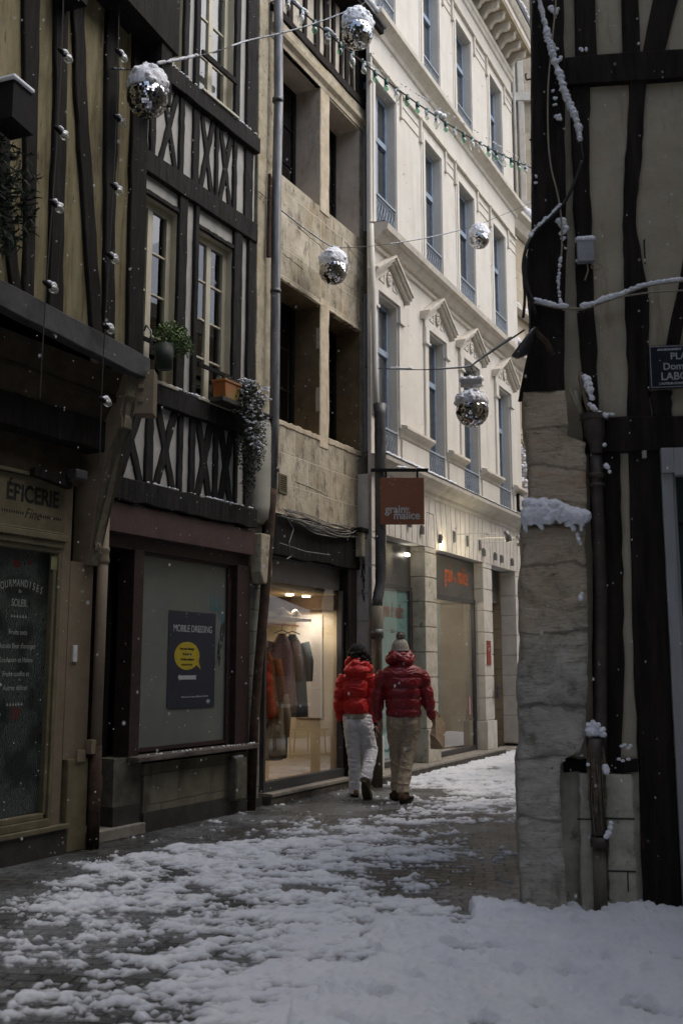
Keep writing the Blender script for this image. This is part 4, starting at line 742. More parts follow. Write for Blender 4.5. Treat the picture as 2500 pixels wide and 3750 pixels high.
for ci, (a, b) in enumerate(COLS):
    for fi, (c, d) in enumerate(FL):
        rt = .47 if fi == 0 else .6
        w = window(E, a, b, c, d, -.185, 2, 1, .06, M_blue, mull=.07, room=.4, gm=G_curt, curtain=[(a+.05, b-.05), (a+.05, a+.28), (a+.05, b-.05), (b-.4, b-.05)][(ci*2+fi) % 4])
        bx('transom', M_blue, w, (a+.05, b-.05, c+(d-c)*.66, c+(d-c)*.66+.09, -.183, -.12), bevel=.004)
        railing(E, a, b, (4.47, 7.80, 11.22)[fi], (4.87, 8.30, 11.60)[fi])
        bx('window_sill', W_trim, E, (a-.04, b+.04, c-.05, c+.004, -.1, .05), bevel=.008)
    # first floor surround with pediment
    s0, s1 = a-.20, b+.20
    bx('surround', W_trim if False else W_cream, E, (a-.16, a-.02, 4.95, 6.52, 0, .035), (b+.02, b+.16, 4.95, 6.52, 0, .035), (a-.17, b+.17, 6.80, 6.92, 0, .04), (a-.17, a-.02, 6.56, 6.80, 0, .055), (b+.02, b+.17, 6.56, 6.80, 0, .055), (a-.18, a-.0, 6.52, 6.56, 0, .07), (b+.0, b+.18, 6.52, 6.56, 0, .07), bevel=.006)
    m_ = (a+b)/2; pe = MB().hexa([(s0, 6.92), (s1, 6.92), (s1, 6.97), (m_, 7.36), (s0, 6.97)], 0, .03).build('pediment', W_cream, E)
    mb = MB()
    for sg in (-1, 1):
        for o1, zz, tt in ((.17, .0, .035), (.14, -.045, .045), (.10, -.095, .05)):
            xe = s1+.08 if sg > 0 else s0-.08
            mb.hexa([(xe, 6.99+zz), (m_, 7.39+zz), (m_, 7.39+zz+tt), (xe, 6.99+zz+tt)], .0, o1)
    mb.build('raking_cornice', W_trim, pe)
    mb = MB()
    for k in range(12): mb.ell((m_+.055*math.cos(k*PI/6), -.05, 7.08+.085*math.sin(k*PI/6)), (.022, .02, .026), 8, 6)
    mb.ell((m_, -.04, 7.08), (.04, .03, .055)); mb.tube([(m_-.33, -.035, 6.97), (m_-.16, -.035, 7.1), (m_-.15, -.035, 6.96), (m_-.33, -.035, 6.97)], .008, 5); mb.tube([(m_+.33, -.035, 6.97), (m_+.16, -.035, 7.1), (m_+.15, -.035, 6.96), (m_+.33, -.035, 6.97)], .008, 5)
    mb.build('rosette', W_trim, pe, smooth=True)
    # plain architraves of the upper floors with label mouldings
    for c, d in FL[1:]:
        bx('surround', W_cream, E, (a-.10, a-.015, c, d+.11, 0, .02), (b+.015, b+.10, c, d+.11, 0, .02), (a-.015, b+.015, d+.01, d+.11, 0, .02), (a-.17, a-.115, c, d+.11, 0, .01), (b+.115, b+.17, c, d+.11, 0, .01), bevel=.004)
        zt = d+.25
        bx('label_moulding', W_trim, E, (a-.22, b+.22, zt, zt+.045, 0, .055), (a-.22, a-.17, zt-.36, zt, 0, .04), (b+.17, b+.22, zt-.36, zt, 0, .04), (a-.235, a-.155, zt-.40, zt-.36, 0, .05), (b+.155, b+.235, zt-.40, zt-.36, 0, .05), bevel=.006)
for ci in range(4):
    x0 = COLS[ci][1]+.24; x1 = COLS[ci+1][0]-.24 if ci < 3 else XR
    for c, d in FL[1:]:
        zt = d+.25; bx('frieze_line', W_trim, E, (x0, x1, zt+.005, zt+.04, 0, .045), (x0, x1, zt-.15, zt-.135, 0, .014), (x0, x1, zt-.33, zt-.315, 0, .014))
    y0, y1 = COLS[ci][1]+.06, (COLS[ci+1][0]-.02 if ci < 3 else XR)
    mb = MB(); mb.profile(y0, y1, [(0, 4.80), (.03, 4.83), (.05, 4.88), (.10, 4.91), (.13, 4.94), (.13, 4.98), (.0, 5.02)]); mb.build('apron_cornice', W_trim, E)
    bx('apron_panel', W_cream, E, (y0+.05, y1-.03, 4.46, 4.80, 0, .03), bevel=.006)
for z0, pts in ((7.38, [(0, 0), (.04, .02), (.05, .09), (.10, .10), (.17, .17), (.19, .20), (.26, .22), (.28, .30), (.22, .33), (0, .38)]), (10.80, [(0, 0), (.03, .02), (.05, .08), (.10, .12), (.15, .15), (.20, .17), (.21, .24), (.15, .27), (0, .32)])):
    mb = MB(); mb.profile(-.12, XR+.1, [(o, z0+z) for o, z in pts]); cn = mb.build('cornice', W_trim, E)
    bx('lead_flashing', M_lead, cn, (-.12, XR+.1, z0+pts[-2][1]+.012, z0+pts[-2][1]+.02, .0, pts[-2][0]-.0))
# crowning cornice with modillions
mb = MB(); mb.profile(-.3, XR+.03, [(0, 13.84), (.03, 13.86), (.05, 13.93), (.07, 13.95), (.08, 14.03), (0, 14.05)]); mb.build('cornice', W_trim, E)
bx('frieze', mat('stained_soffit', (.33, .275, .19), (.42, .355, .25), scale=5, stain=(.2, .17, .12)), E, (-.3, XR, 14.05, 14.34, 0, .02)); so = bx('soffit', mat('stained_soffit_slab', (.34, .28, .19), (.44, .37, .26), scale=5, stain=(.2, .17, .12)), E, (-.3, XR+.05, 14.34, 14.38, -.1, .47))
mb = MB(); mb.profile(-.3, XR+.12, [(-.1, 14.38), (.47, 14.38), (.49, 14.40), (.49, 14.52), (.52, 14.54), (.57, 14.62), (.58, 14.66), (-.1, 14.68)]); mb.build('cornice', W_trim, E)
bx('gutter', M_lead, E, (-.3, XR+.12, 14.67, 14.78, .40, .60)); snow_along('snow', [(2.4, -.56, 14.80), (XR+.1, -.56, 14.80)], .055, E, step=.5, seed=33, drop=0)
for i in range(20):
    x = 6.72-.355*i; mb = MB(); mb.profile(x-.055, x+.055, [(.02, 14.34), (.02, 14.10), (.07, 14.07), (.12, 14.09), (.16, 14.16), (.22, 14.20), (.30, 14.19), (.36, 14.20), (.40, 14.25), (.39, 14.31), (.43, 14.34)]); mb.build('modillion', W_trim, E, bevel=.008)
bx('roof', SNOW, E, (-.3, XR+.12, 14.7, 14.85, -4.5, .40))
# ground floor: piers, flat arches, gutter cove
mb = MB(); mb.profile(-.12, XR+.05, [(0, 4.10), (.03, 4.12), (.04, 4.18), (.07, 4.20), (.13, 4.23), (.19, 4.29), (.22, 4.31), (.23, 4.36), (0, 4.40)]); gc = mb.build('cornice', W_ground, E); bx('gutter_lip', M_lead, gc, (-.12, XR+.05, 4.365, 4.38, .0, .235))
snow_along('snow', [(-.05, -.19, 4.385), (2.6, -.19, 4.39)], .03, gc, step=.4, seed=31, drop=.05); snow_along('snow', [(2.8, -.2, 4.39), (6.8, -.2, 4.39)], .014, gc, step=1.2, seed=35, drop=.5)
bx('flat_arch', W_ground, E, (-.12, XR, 3.33, 4.12, -.3, 0))
PIERS = [(-.12, .16), (1.76, 2.22), (4.43, 4.90), (6.30, XR)]
for a, b in PIERS:
    mb = MB(); z = .62
    mb.box(a-.02, b+.02, .12, .60, -.3, .03)
    while z < 3.3: mb.box(a, b, z, min(z+.355, 3.32), -.3, .0); z += .375
    mb.box(a+.012, b-.012, .1, 3.33, -.31, -.012)
    mb.build('pier', W_mossy if a > 1 and a < 2 else W_ground, E, bevel=.006)
# joints of the flat arches
for a, b in ((.16, 1.76), (2.22, 4.43), (4.90, 6.30)):
    mb = MB(); n = max(7, int((b-a)/.17)); m_ = (a+b)/2
    for i in range(n+1):
        x = a-.10+(b-a+.20)*i/n; lean = (x-m_)*.13
        if a-.1 < x < b+.1: mb.hexa([(x-.005, 3.335), (x+.005, 3.335), (x+lean+.005, 4.09), (x+lean-.005, 4.09)], .0005, .0028)
    mb.build('arch_joint', M_joint, E)
mb = MB()
for a, b in PIERS[1:]:
    c = (a+b)/2; mb.hexa([(c-.20, 3.335), (c-.19, 3.335), (c-.13, 3.86), (c-.14, 3.86)], .0005, .0034); mb.hexa([(c+.19, 3.335), (c+.20, 3.335), (c+.14, 3.86), (c+.13, 3.86)], .0005, .0034); mb.hexa([(c-.14, 3.85), (c+.14, 3.85), (c+.14, 3.86), (c-.14, 3.86)], .0005, .004)
mb.build('arch_joint', M_joint, E)
bx('step', M_step, E, (-.2, 5.08, .085, .12, -.35, .14), bevel=.008); bx('step_riser', M_kerb, E, (-.2, 5.08, 0, .085, -.35, .125)); bx('step', M_step, E, (5.1, 7.0, .03, .06, -.9, .06), bevel=.006)
# bay 1 : turquoise shop door
bx('shop_header', M_header, E, (.16, 1.76, 2.70, 3.32, -.30, -.24), bevel=.004); bx('header_frame', M_frameg, E, (.16, 1.76, 2.64, 2.70, -.30, -.22))
def room(x0, x1, z0, z1, o0, o1):
    bx('room', mat('shop_room', (.30, .26, .21), (.36, .32, .26), scale=2), E, (x0, x1, z0, z1, o1-.05, o1), (x0-.05, x0, z0, z1, o1, o0), (x1, x1+.05, z0, z1, o1, o0), (x0, x1, z1, z1+.05, o1, o0), (x0, x1, z0-.05, z0, o1, o0))
room(.16, 1.76, .14, 2.64, -.31, -2.2)
pd = bx('shop_door', M_frameg, E, (.16, .22, .13, 2.64, -.27, -.21), (1.66, 1.76, .13, 2.64, -.27, -.21), (.22, 1.66, .13, .20, -.27, -.22), bevel=.004); bx('pane', G_shop, pd, (.22, 1.66, .20, 2.64, -.245, -.24))
tq = mat('turquoise_film', (.20, .40, .40), (.26, .46, .45), scale=1.6, rough=.25, bump=.0)
tp = empty('shop_poster', FE.pt(1.10, .25, -.255), FE.ang, 'pale turquoise window banner reading grain de malice in the shop door', 'banner'); MB().box(-.50, .55, 0, 2.38, 0, .004).build('sheet', tq, tp)
text('grain de malice', .30, 'lettering', flat('faded_brick_lettering', (.28, .13, .10)), tp, (.03, -.007, 1.98), sx=.42, off=.008); text('6.8.a.4', .08, 'lettering', M_letterdark, tp, (0, -.007, 1.75), sx=.7)
mb = MB(); mb.box(-.25, -.1, 1.775, 1.78, .005, .007).box(.1, .25, 1.775, 1.78, .005, .007); mb.tube([(.02, -.008, 1.25), (-.03, -.008, 1.35), (.02, -.008, 1.5), (.06, -.008, 1.35), (.02, -.008, 1.25)], .005, 4); mb.build('print', M_letterdark, tp)
text('du lundi\nau samedi', .07, 'lettering', M_letterdark, tp, (.18, -.007, 1.05), sx=.7)
dh = tag(MB().tube([(0, -.03, -.04), (0, -.03, .05)], .018, 8).ell((0, -.03, .06), (.022, .022, .022), 8, 6).build('door_stop', flat('steel', (.5, .5, .5), .2, 1.), None, smooth=True), 'small chrome door fitting at the foot of the turquoise door', 'door fitting'); dh.location = FE.pt(.42, .20, -.16); dh.rotation_euler.z = FE.ang
# bay 2 : display window
hd = bx('shop_header', M_header, E, (2.22, 4.43, 2.66, 3.32, -.30, -.17), bevel=.004); bx('header_frame', M_frameg, E, (2.22, 4.43, 2.60, 2.66, -.30, -.15))
text('grain', .42, 'lettering', M_orange, hd, (3.18, .165, 2.90), sx=.46, off=.004); text('de', .15, 'lettering', M_orange, hd, (3.46, .165, 2.92), sx=.5, off=.002); text('malice', .42, 'lettering', M_orange, hd, (3.84, .165, 2.90), sx=.46, off=.004)
room(2.22, 4.43, .16, 2.60, -.25, -2.6)
dw = bx('display_window', M_frameg, E, (2.22, 2.27, .13, 2.60, -.22, -.16), (4.36, 4.43, .13, 2.60, -.22, -.16), (2.27, 4.36, .13, .20, -.22, -.16), bevel=.004); bx('pane', G_shop, dw, (2.27, 4.36, .20, 2.60, -.195, -.19))
tag(dw, 'display window of the shop')
mn = empty('mannequin', FE.pt(2.62, .15, -.8), 0, 'dressed shop dummy with olive coat behind the display window', 'mannequin'); mb = MB()
mb.rings([[(w*math.cos(a), .7*w*math.sin(a), z) for a in [2*PI*i/16 for i in range(16)]] for z, w in ((.5, .20), (.8, .20), (1.1, .17), (1.3, .20), (1.42, .19), (1.48, .07), (1.56, .055), (1.6, .08), (1.72, .095), (1.82, .05))]); mb.build('body', mat('olive_cloth', (.10, .09, .05), (.16, .14, .08), scale=20), mn, smooth=True); MB().tube([(0, 0, 0), (0, 0, .5)], .02, 8).build('stand', M_zinc, mn)
bd = tag(MB().box(-.03, .03, 0, 2.4, -.03, .03).build('display_column', flat('pale_blue_column', (.36, .42, .45)), None), 'pale blue column standing inside the display window', 'column'); bd.location = FE.pt(3.55, .16, -.5)
so_ = MB(); so_.box(-.035, .035, .0, .3, 0, .004); sk = tag(so_.build('window_sticker', flat('red_white_sticker', (.5, .25, .28)), None), 'small red and white sticker low on the display window', 'sticker'); sk.location = FE.pt(4.12, .72, -.185); sk.rotation_euler.z = FE.ang
# bay 3 : deep porch
bx('porch_header', M_header, E, (4.90, 6.30, 2.72, 3.32, -.42, -.34)); bx('porch_wall', S_pil if False else mat('porch_stone', (.34, .28, .20), (.44, .37, .27), scale=4, joints=(.9, .375, .006, (.16, .13, .09))), E, (4.85, 6.4, .05, 3.32, -1.35, -1.2), (6.30, 6.40, .05, 3.32, -1.2, -.3)); bx('porch_floor', M_step, E, (4.85, 6.4, .03, .06, -1.2, -.3))
# fittings on the cream building
rd = tag(bx('notice_plate', mat('red_notice', (.22, .05, .04), (.30, .08, .06), scale=30), None, (-.10, .10, 0, .42, 0, .012)), 'small red and pink notice plate on the shop pier', 'notice'); rd.location = FE.pt(4.62, 1.55, .002); rd.rotation_euler.z = FE.ang; text('ICI', .07, 'lettering', M_white, rd, (0, -.014, .25)); 
bl = tag(bx('street_number', flat('blue_enamel', (.015, .045, .19), .3), None, (-.11, .11, 0, .22, 0, .012)), 'blue square plate low on the shop pier', 'plate'); bl.location = FE.pt(4.93, .98, .03); bl.rotation_euler.z = FE.ang+.4
mb = MB(); mb.tube([(-.05, -.015, .13), (0, -.015, .09), (.05, -.015, .13)], .006, 5); mb.build('mark', M_white, bl)
for i, (s_, z_, w_) in enumerate(((1.13, 3.60, 'beneath the brown hanging sign'), (1.60, 3.55, 'just right of the brown hanging sign'), (2.36, 3.50, 'over the left end of the display window'), (4.42, 3.50, 'below the three spotlights'), (5.05, 3.49, 'over the left end of the porch'), (5.42, 3.48, 'over the middle of the porch'), (6.05, 3.48, 'at the far right end of the shop'))):
    an = MB().box(-.028, .028, -.07, .05, 0, .055).box(-.018, .018, .05, .075, 0, .04).build('wall_box', M_zinc, None, bevel=.006); tag(an, 'grey cable box '+w_, 'cable box', 'cable boxes along the shop arches'); an.location = FE.pt(s_, z_, .003); an.rotation_euler.z = FE.ang
for i, (s_, w_) in enumerate(((3.00, 'nearest'), (3.62, 'middle'), (4.25, 'farthest'))):
    sp = empty('arm_spotlight', FE.pt(s_, 3.62, 0), FE.ang, w_+' of the three long-armed spotlights over the display window', 'spotlight', 'arm spotlights over the display window')
    MB().box(-.03, .03, -.1, .08, .003, .03).build('wall_plate', M_zinc, sp, bevel=.004); MB().tube([(0, -.03, .03), (0, -.5, .02), (0, -.92, 0)], .008, 6).build('arm', M_white, sp)
    MB().tube([(0, -.88, .03), (.04, -.90, -.06), (.07, -.90, -.12)], [.035, .05, .055], 10).build('head', M_zinc, sp, smooth=True)
    bpy.data.objects[sp.children[-1].name]
    MB().ell((.07, -.90, -.125), (.04, .04, .012), 12, 6).build('lens', emis('spot_lens', (1, .85, .55), 1.2), sp)
sb = empty('ceiling_lamp', FE.pt(2.30, 3.22, -.10), FE.ang, 'glowing lamp under the arch at the pier beside the display window', 'lamp', 'glowing lamps under the shop arches'); MB().ell((0, 0, 0), (.10, .03, .03), 14, 8).build('bulb', emis('lamp_glow', (1, .93, .8), 5.), sb)
sb2 = empty('ceiling_lamp', FE.pt(1.52, 3.18, -.19), FE.ang, 'glowing lamp in front of the dark panel over the turquoise door', 'lamp', 'glowing lamps under the shop arches'); MB().ell((0, 0, 0), (.10, .03, .03), 14, 8).build('bulb', emis('lamp_glow2', (1, .93, .8), 5.), sb2)
for s_, o_ in ((3.2, -.9), (1.1, -1.2)):
    li = bpy.data.lights.new('shop_light', 'POINT'); li.energy = 14; li.color = (1, .88, .68); li.shadow_soft_size = .1; lo = bpy.data.objects.new('shop_light', li); C.objects.link(lo); lo.location = FE.pt(s_, 2.4, o_)
for s_, o_ in ((3.35, .55), (2.45, .12)):
    li = bpy.data.lights.new('shop_light', 'POINT'); li.energy = 4.5 if o_ > .3 else 2; li.color = (1, .85, .55); li.shadow_soft_size = .06; lo = bpy.data.objects.new('shop_light', li); C.objects.link(lo); lo.location = FE.pt(s_, 3.42, o_)
fr = empty('picture_case', FE.pt(6.58, 4.52, .03), FE.ang, 'small framed display case on the wall above the end of the shop', 'display case'); MB().box(-.16, .16, 0, .34, 0, .05).build('case', M_black, fr, bevel=.006); MB().box(-.12, .13, .03, .31, .05, .055).build('pane', M_curtain, fr)
# hanging sign
hs = empty('hanging_sign', (0, 0, 0), 0, 'square rust brown hanging sign reading grain de malice under a black bracket', 'shop sign')
a_ = at(1391, 1921, 13.1); b_ = at(1551, 1750, 13.1); hs.location = (a_.x, 13.1, a_.z); w_ = b_.x-a_.x; h_ = b_.z-a_.z
MB().box(0, w_, 0, h_, -.015, .015).build('board', M_signbrown, hs, bevel=.003)
MB().box(-.12, w_+.06, h_+.085, h_+.125, -.02, .02).box(.07, .095, h_, h_+.085, -.012, .012).box(w_-.10, w_-.075, h_, h_+.085, -.012, .012).build('bracket', M_black, hs)
snow_along('snow', [(w_*.42, 0, h_+.13), (w_*.62, 0, h_+.13)], .03, hs, step=.3, seed=5, drop=0); snow_along('snow2', [(w_*.86, 0, h_+.128), (w_*.9, 0, h_+.128)], .02, hs, seed=6, drop=0)
text('grain', .150, 'lettering', M_lettergrey, hs, (w_*.345, -.018, h_*.245), sx=.92, off=.0035); text('de', .075, 'lettering', M_lettergrey, hs, (w_*.60, -.018, h_*.30), sx=.95, off=.001); text('malice', .150, 'lettering', M_lettergrey, hs, (w_*.60, -.018, h_*.115), sx=.92, off=.0035)
# downpipes between stone house and cream building
p2 = empty('drainpipe', FE.pt(-.18, 0, .16), FE.ang, 'thick dark zinc downpipe with an offset foot between limestone house and cream building', 'drainpipe')
MB().tube([(0, 0, 5.05), (0, 0, 4.9), (0, 0, 2.75), (-.01, 0, 2.6), (-.11, 0, 2.38), (-.13, 0, 2.25)], [.095, .075, .075, .072, .07, .07], 16).build('pipe', M_zincdark, p2, smooth=True)
MB().tube([(-.13, 0, 2.3), (-.13, 0, 1.9), (-.13, 0, 1.86), (-.13, 0, 0)], [.085, .082, .066, .064], 14).build('lower_pipe', M_cast2, p2, smooth=True); MB().tube([(-.13, 0, 1.88), (-.13, 0, 2.0)], .088, 14).build('collar', M_zincdark, p2, smooth=True); MB().tube([(-.13, 0, 1.2), (-.13, 0, 1.25)], .074, 14).build('collar', M_zincdark, p2, smooth=True)
p3 = empty('drainpipe', FE.pt(-.19, 4.9, .10), FE.ang, 'slim cream painted downpipe running into the dark zinc one', 'drainpipe'); MB().tube([(.03, 0, 0), (.0, 0, .6), (-.04, 0, 1.7), (-.05, .03, 2.75)], .034, 12).build('pipe', W_cream, p3, smooth=True)
def wrinkle(o, amp, fq, seed=0, bands=None, thr=0.):
    me = o.data; me.update(); nrm = [v.normal.copy() for v in me.vertices]
    for v, n in zip(me.vertices, nrm):
        q = Vector((v.co.x*fq[0]+seed, v.co.y*fq[1], v.co.z*fq[2])); q += Vector((0, 0, 1))*noise.noise(q*.6)*1.5
        r = 1-abs(noise.noise(q))*2.2
        v.co += n*amp*(max(thr, r)**2-.4)
    me.update()
# ================================================================== far end of the street
FF = Facade((FE.pt(6.95, 0, -.35).x, FE.pt(6.95, 0, -.35).y), (FE.d[0]*.93+.10, FE.d[1]*.93-.0))
Fh = house('end_house', FF, 'warm stone and pink plaster house beyond the cream building with snowy ledges', 'house')
P_pinkw = mat('pinkish_plaster', (.42, .33, .25), (.52, .42, .33), scale=3, bump=.2, stain=(.33, .25, .17), sscale=3)
S_far = mat('pale_ashlar', (.52, .45, .34), (.62, .55, .44), scale=3, bump=.3, stain=(.38, .32, .24), sscale=2.5, joints=(.9, .42, .006, (.42, .36, .28)))
bx('wall', P_pinkw, Fh, (0, 7, 0, 8.0, -4, 0)); bx('wall', S_far, Fh, (0, 7, 8.0, 11.0, -4, -.02))
mb = MB(); mb.profile(0, 7, [(0, 10.85), (.1, 10.9), (.18, 11.05), (.30, 11.12), (.30, 11.2), (0, 11.25)]); mb.build('cornice', W_trim, Fh); snow_along('snow', [(.1, -.2, 11.28), (3.5, -.2, 11.28)], .12, Fh, step=.4, drop=0, seed=3)
mb = MB(); mb.profile(0, 7, [(0, 7.9), (.08, 7.95), (.25, 8.05), (.25, 8.15), (0, 8.2)]); mb.build('ledge', T_dark, Fh); snow_along('snow', [(.1, -.15, 8.22), (3.5, -.15, 8.22)], .09, Fh, step=.5, drop=0, seed=4)
bx('window', T_dark, Fh, (.35, .6, 9.3, 10.6, .005, .03)); bx('rail', W_trim, Fh, (0, 3, 9.0, 9.08, 0, .2)); snow_along('snow', [(.1, -.1, 9.1), (2, -.1, 9.1)], .06, Fh, step=.5, drop=0, seed=7)
mb = MB(); rnd = random.Random(6); mb.tube([(.5, -.1, 0), (.45, -.1, 2.4), (.6, -.12, 7.8)], .04, 6); mb.build('conduit', S_plain, Fh)
tw = empty('stone_tower', (2.6, 21.6, 0), 0, 'tall pale stone building with a corner pilaster rising behind the end of the street', 'building')
bx('wall', S_far, tw, (0, 12, 0, 19, -1, 0)); bx('pilaster', W_trim, tw, (1.2, 1.32, 0, 19, 0, .10), (1.40, 1.46, 0, 19, 0, .14), (1.52, 1.66, 0, 19, 0, .10), bevel=.02)
bx('window', T_dark, tw, (.95, 1.15, 12.9, 13.7, .005, .02), bevel=.01); bx('band', W_trim, tw, (0, 12, 14.6, 14.8, 0, .12), (0, 12, 11.9, 12.1, 0, .12)); bx('cornice', W_trim, tw, (0, 12, 18.6, 19, 0, .4))
iv = empty('wall_creeper', FF.pt(.35, 3.6, .12), FF.ang, 'bare twiggy creeper loaded with snow on the pink wall beyond the cream building', 'climbing plant')
mb = MB(); rnd = random.Random(8); sn = MB()
for k in range(110):
    z0 = rnd.uniform(.2, 2.6); x0 = rnd.uniform(-.2, .2); pts = [(x0, -.05, z0)]
    for q in range(4): pts.append((pts[-1][0]+rnd.uniform(-.02, .14), pts[-1][1]-rnd.uniform(0, .08), pts[-1][2]+rnd.uniform(-.12, .10)))
    mb.tube(pts, .007, 4)
    for q in range(2):
        p = pts[rnd.randint(1, 4)]; blob(sn, (p[0], p[1], p[2]+.02), (rnd.uniform(.03, .075), .05, rnd.uniform(.02, .045)), k*2+q, nu=8, nv=5)
mb.build('stem', flat('yellow_twigs', (.22, .16, .05)), iv); sn.build('snow', SNOW, iv, smooth=True)
fbk = empty('wall_basket', FF.pt(.5, 5.05-1.75, .2), FF.ang, 'dark wall basket under the snowy creeper', 'plant basket'); MB().tube([(0, -.05, 0), (0, -.05, .16), (0, -.05, .3)], [.06, .14, .17], 12).build('basket', T_dark, fbk); mb = MB(); [blob(mb, (rnd.uniform(-.1, .1), -.05+rnd.uniform(-.1, .1), .32), (.08, .08, .04), k, nu=8, nv=6) for k in range(8)]; mb.build('snow', SNOW, fbk, smooth=True)
# the side of the street behind the right hand corner, seen only in the shop glass
op = empty('facing_house', (7.5, 11., 0), -1.9, 'pale house across the little square behind the stone pier', 'house')
mb = MB(); bx('wall', S_far, op, (-9, 9, 0, 9, -1, 0))
for i in range(6):
    for j in range(2): w = bx('window', M_doorgrey, op, (-8+i*2.8, -6.9+i*2.8, 1.2+j*3.4, 3.3+j*3.4, .005, .05)); bx('pane', G_door, w, (-7.9+i*2.8, -7.0+i*2.8, 1.3+j*3.4, 3.2+j*3.4, .05, .06))
bx('cornice', W_trim, op, (-9, 9, 8.7, 9, 0, .4))
def chair(x, y, rz, label):
    t = empty('terrace_chair', (x, y, 0), rz, label, 'chair', 'snowy terrace chairs'); w = flat('brown_wicker', (.16, .09, .04)) if 'brown_wicker' not in bpy.data.materials else bpy.data.materials['brown_wicker']
    MB().box(-.23, .23, .42, .46, -.23, .23).build('seat', w, t, bevel=.01)
    mb = MB(); mb.rings([[(.24*math.cos(a), .22*math.sin(a)+.02, z) for a in [PI*i/14 for i in range(15)]]+[(.21*math.cos(a), .19*math.sin(a)+.02, z) for a in [PI*i/14 for i in range(14, -1, -1)]] for z in (.46, .65, .85)]); mb.build('backrest', w, t)
    for a, b in ((-.2, -.2), (.2, -.2), (-.2, .2), (.2, .2)): MB().tube([(a, b, 0), (a*.9, b*.9, .43)], .014, 7).build('leg', M_black, t)
    mb = MB(); mb.ell((0, 0, .50), (.22, .2, .06), 14, 8, .15, 2, 3); mb.rings([[(.245*math.cos(a), .225*math.sin(a)+.02, z) for a in [PI*i/14 for i in range(15)]]+[(.20*math.cos(a), .18*math.sin(a)+.02, z) for a in [PI*i/14 for i in range(14, -1, -1)]] for z in (.851, .90)]); mb.build('snow', SNOW, t, smooth=True)
for i, (x, y, r) in enumerate(((3.7, 14.4, .4), (4.4, 14.1, -.3), (4.1, 15.3, 2.8), (5.0, 14.9, 2.2), (4.2, 13.2, .8), (5.0, 13.0, -.5))): chair(x, y, r, 'snow covered wicker terrace chair mirrored in the shop glass')
pr = empty('parasol', (4.6, 14.7, 0), 0, 'snow covered terrace parasol mirrored in the shop glass', 'parasol'); MB().tube([(0, 0, 0), (0, 0, 2.7)], .03, 8).build('pole', M_white, pr)
mb = MB(); mb.rings([[(r*math.cos(a), r*math.sin(a), z) for a in [2*PI*i/8 for i in range(8)]] for z, r in ((2.1, 1.5), (2.15, 1.5), (2.7, .05))]); mb.build('canopy', flat('beige_canvas', (.4, .35, .25)), pr); mb = MB(); mb.rings([[(r*math.cos(a), r*math.sin(a), z) for a in [2*PI*i/8 for i in range(8)]] for z, r in ((2.18, 1.48), (2.24, 1.44), (2.80, .05))]); mb.build('snow', SNOW, pr, smooth=True)
# ================================================================== HOUSE G : right hand corner house
G = house('corner_house', FG, 'dark timber framed house with tan plaster panels on a rough stone corner pier', 'house')
TB = T_brown
bx('wall', P_tan, G, (.25, 4.5, .93, 9.5, -.15, 0)); bx('base_wall', S_base, G, (.16, 1.0, 0, .93, -.15, -.005))
mb = MB(); mb.v = [(.30, .15, 0), (.95, 4.2, 0), (4.5, 4.2, 0), (4.5, .15, 0), (.30, .15, 9.5), (.95, 4.2, 9.5), (4.5, 4.2, 9.5), (4.5, .15, 9.5)]; mb.f = [(0, 4, 5, 1), (1, 5, 6, 2), (2, 6, 7, 3)]; mb.build('side_wall', P_tan, G); mb = MB(); mb.v = [(.2, -.4, 9.5), (.95, 4.3, 9.5), (4.6, 4.3, 9.5), (4.6, -.4, 9.5), (.2, -.4, 9.65), (.95, 4.3, 9.65), (4.6, 4.3, 9.65), (4.6, -.4, 9.65)]; mb.f = [(0, 1, 2, 3), (4, 7, 6, 5), (0, 3, 7, 4), (0, 4, 5, 1), (1, 5, 6, 2), (2, 6, 7, 3)]; mb.build('roof', SNOW, G)
timber(G, 'corner_post', TB, [(.085, 3.335), (.15, 3.62), (.172, 3.8), (.178, 4.0), (.147, 4.24), (.206, 4.5), (.222, 4.95), (.235, 5.6), (.262, 6.3), (.262, 9.4)], [(.384, 3.335), (.395, 3.7), (.405, 3.9), (.407, 4.0), (.43, 4.3), (.44, 4.7), (.445, 5.1), (.461, 5.58), (.478, 6.28), (.478, 9.4)], -.15, .10, n=40, jit=.006)
bx('corner_joint', TB, G, (.14, .39, 3.72, 3.735, .10, .106))
P2 = timber(G, 'post', TB, [(.495, 3.1), (.512, 3.5), (.492, 3.97), (.498, 4.58), (.50, 5.1), (.511, 5.6)], [(.612, 3.1), (.611, 3.5), (.609, 3.97), (.609, 4.57), (.62, 5.09), (.638, 5.6)], -.05, .035, n=24)
timber(G, 'post', TB, [(.799, 3.1), (.818, 3.96), (.821, 4.22), (.828, 4.65), (.86, 5.0), (.893, 5.34), (.911, 5.6)], [(.943, 3.1), (.949, 3.62), (.975, 3.95), (.95, 4.2), (.914, 4.45), (.925, 4.7), (.97, 5.0), (.995, 5.33), (1.042, 5.6)], -.05, .035, n=30)
timber(G, 'brace', TB, [(1.02, 3.4), (1.071, 3.64), (1.178, 4.1), (1.3, 4.6), (1.42, 5.6)], [(1.12, 3.4), (1.15, 3.64), (1.26, 4.1), (1.39, 4.6), (1.55, 5.6)], -.05, .03)
beam(G, TB, .44, 4.5, 5.57, 5.79, -.05, .05, jit=.010)
timber(G, 'post', TB, [(.549, 5.78), (.554, 6.3), (.56, 9.4)], [(.695, 5.78), (.705, 6.25), (.71, 9.4)], -.05, .035, n=16); timber(G, 'post', TB, [(.876, 5.78), (.887, 6.24), (.89, 9.4)], [(.998, 5.78), (1.004, 6.2), (1.01, 9.4)], -.05, .035, n=16)
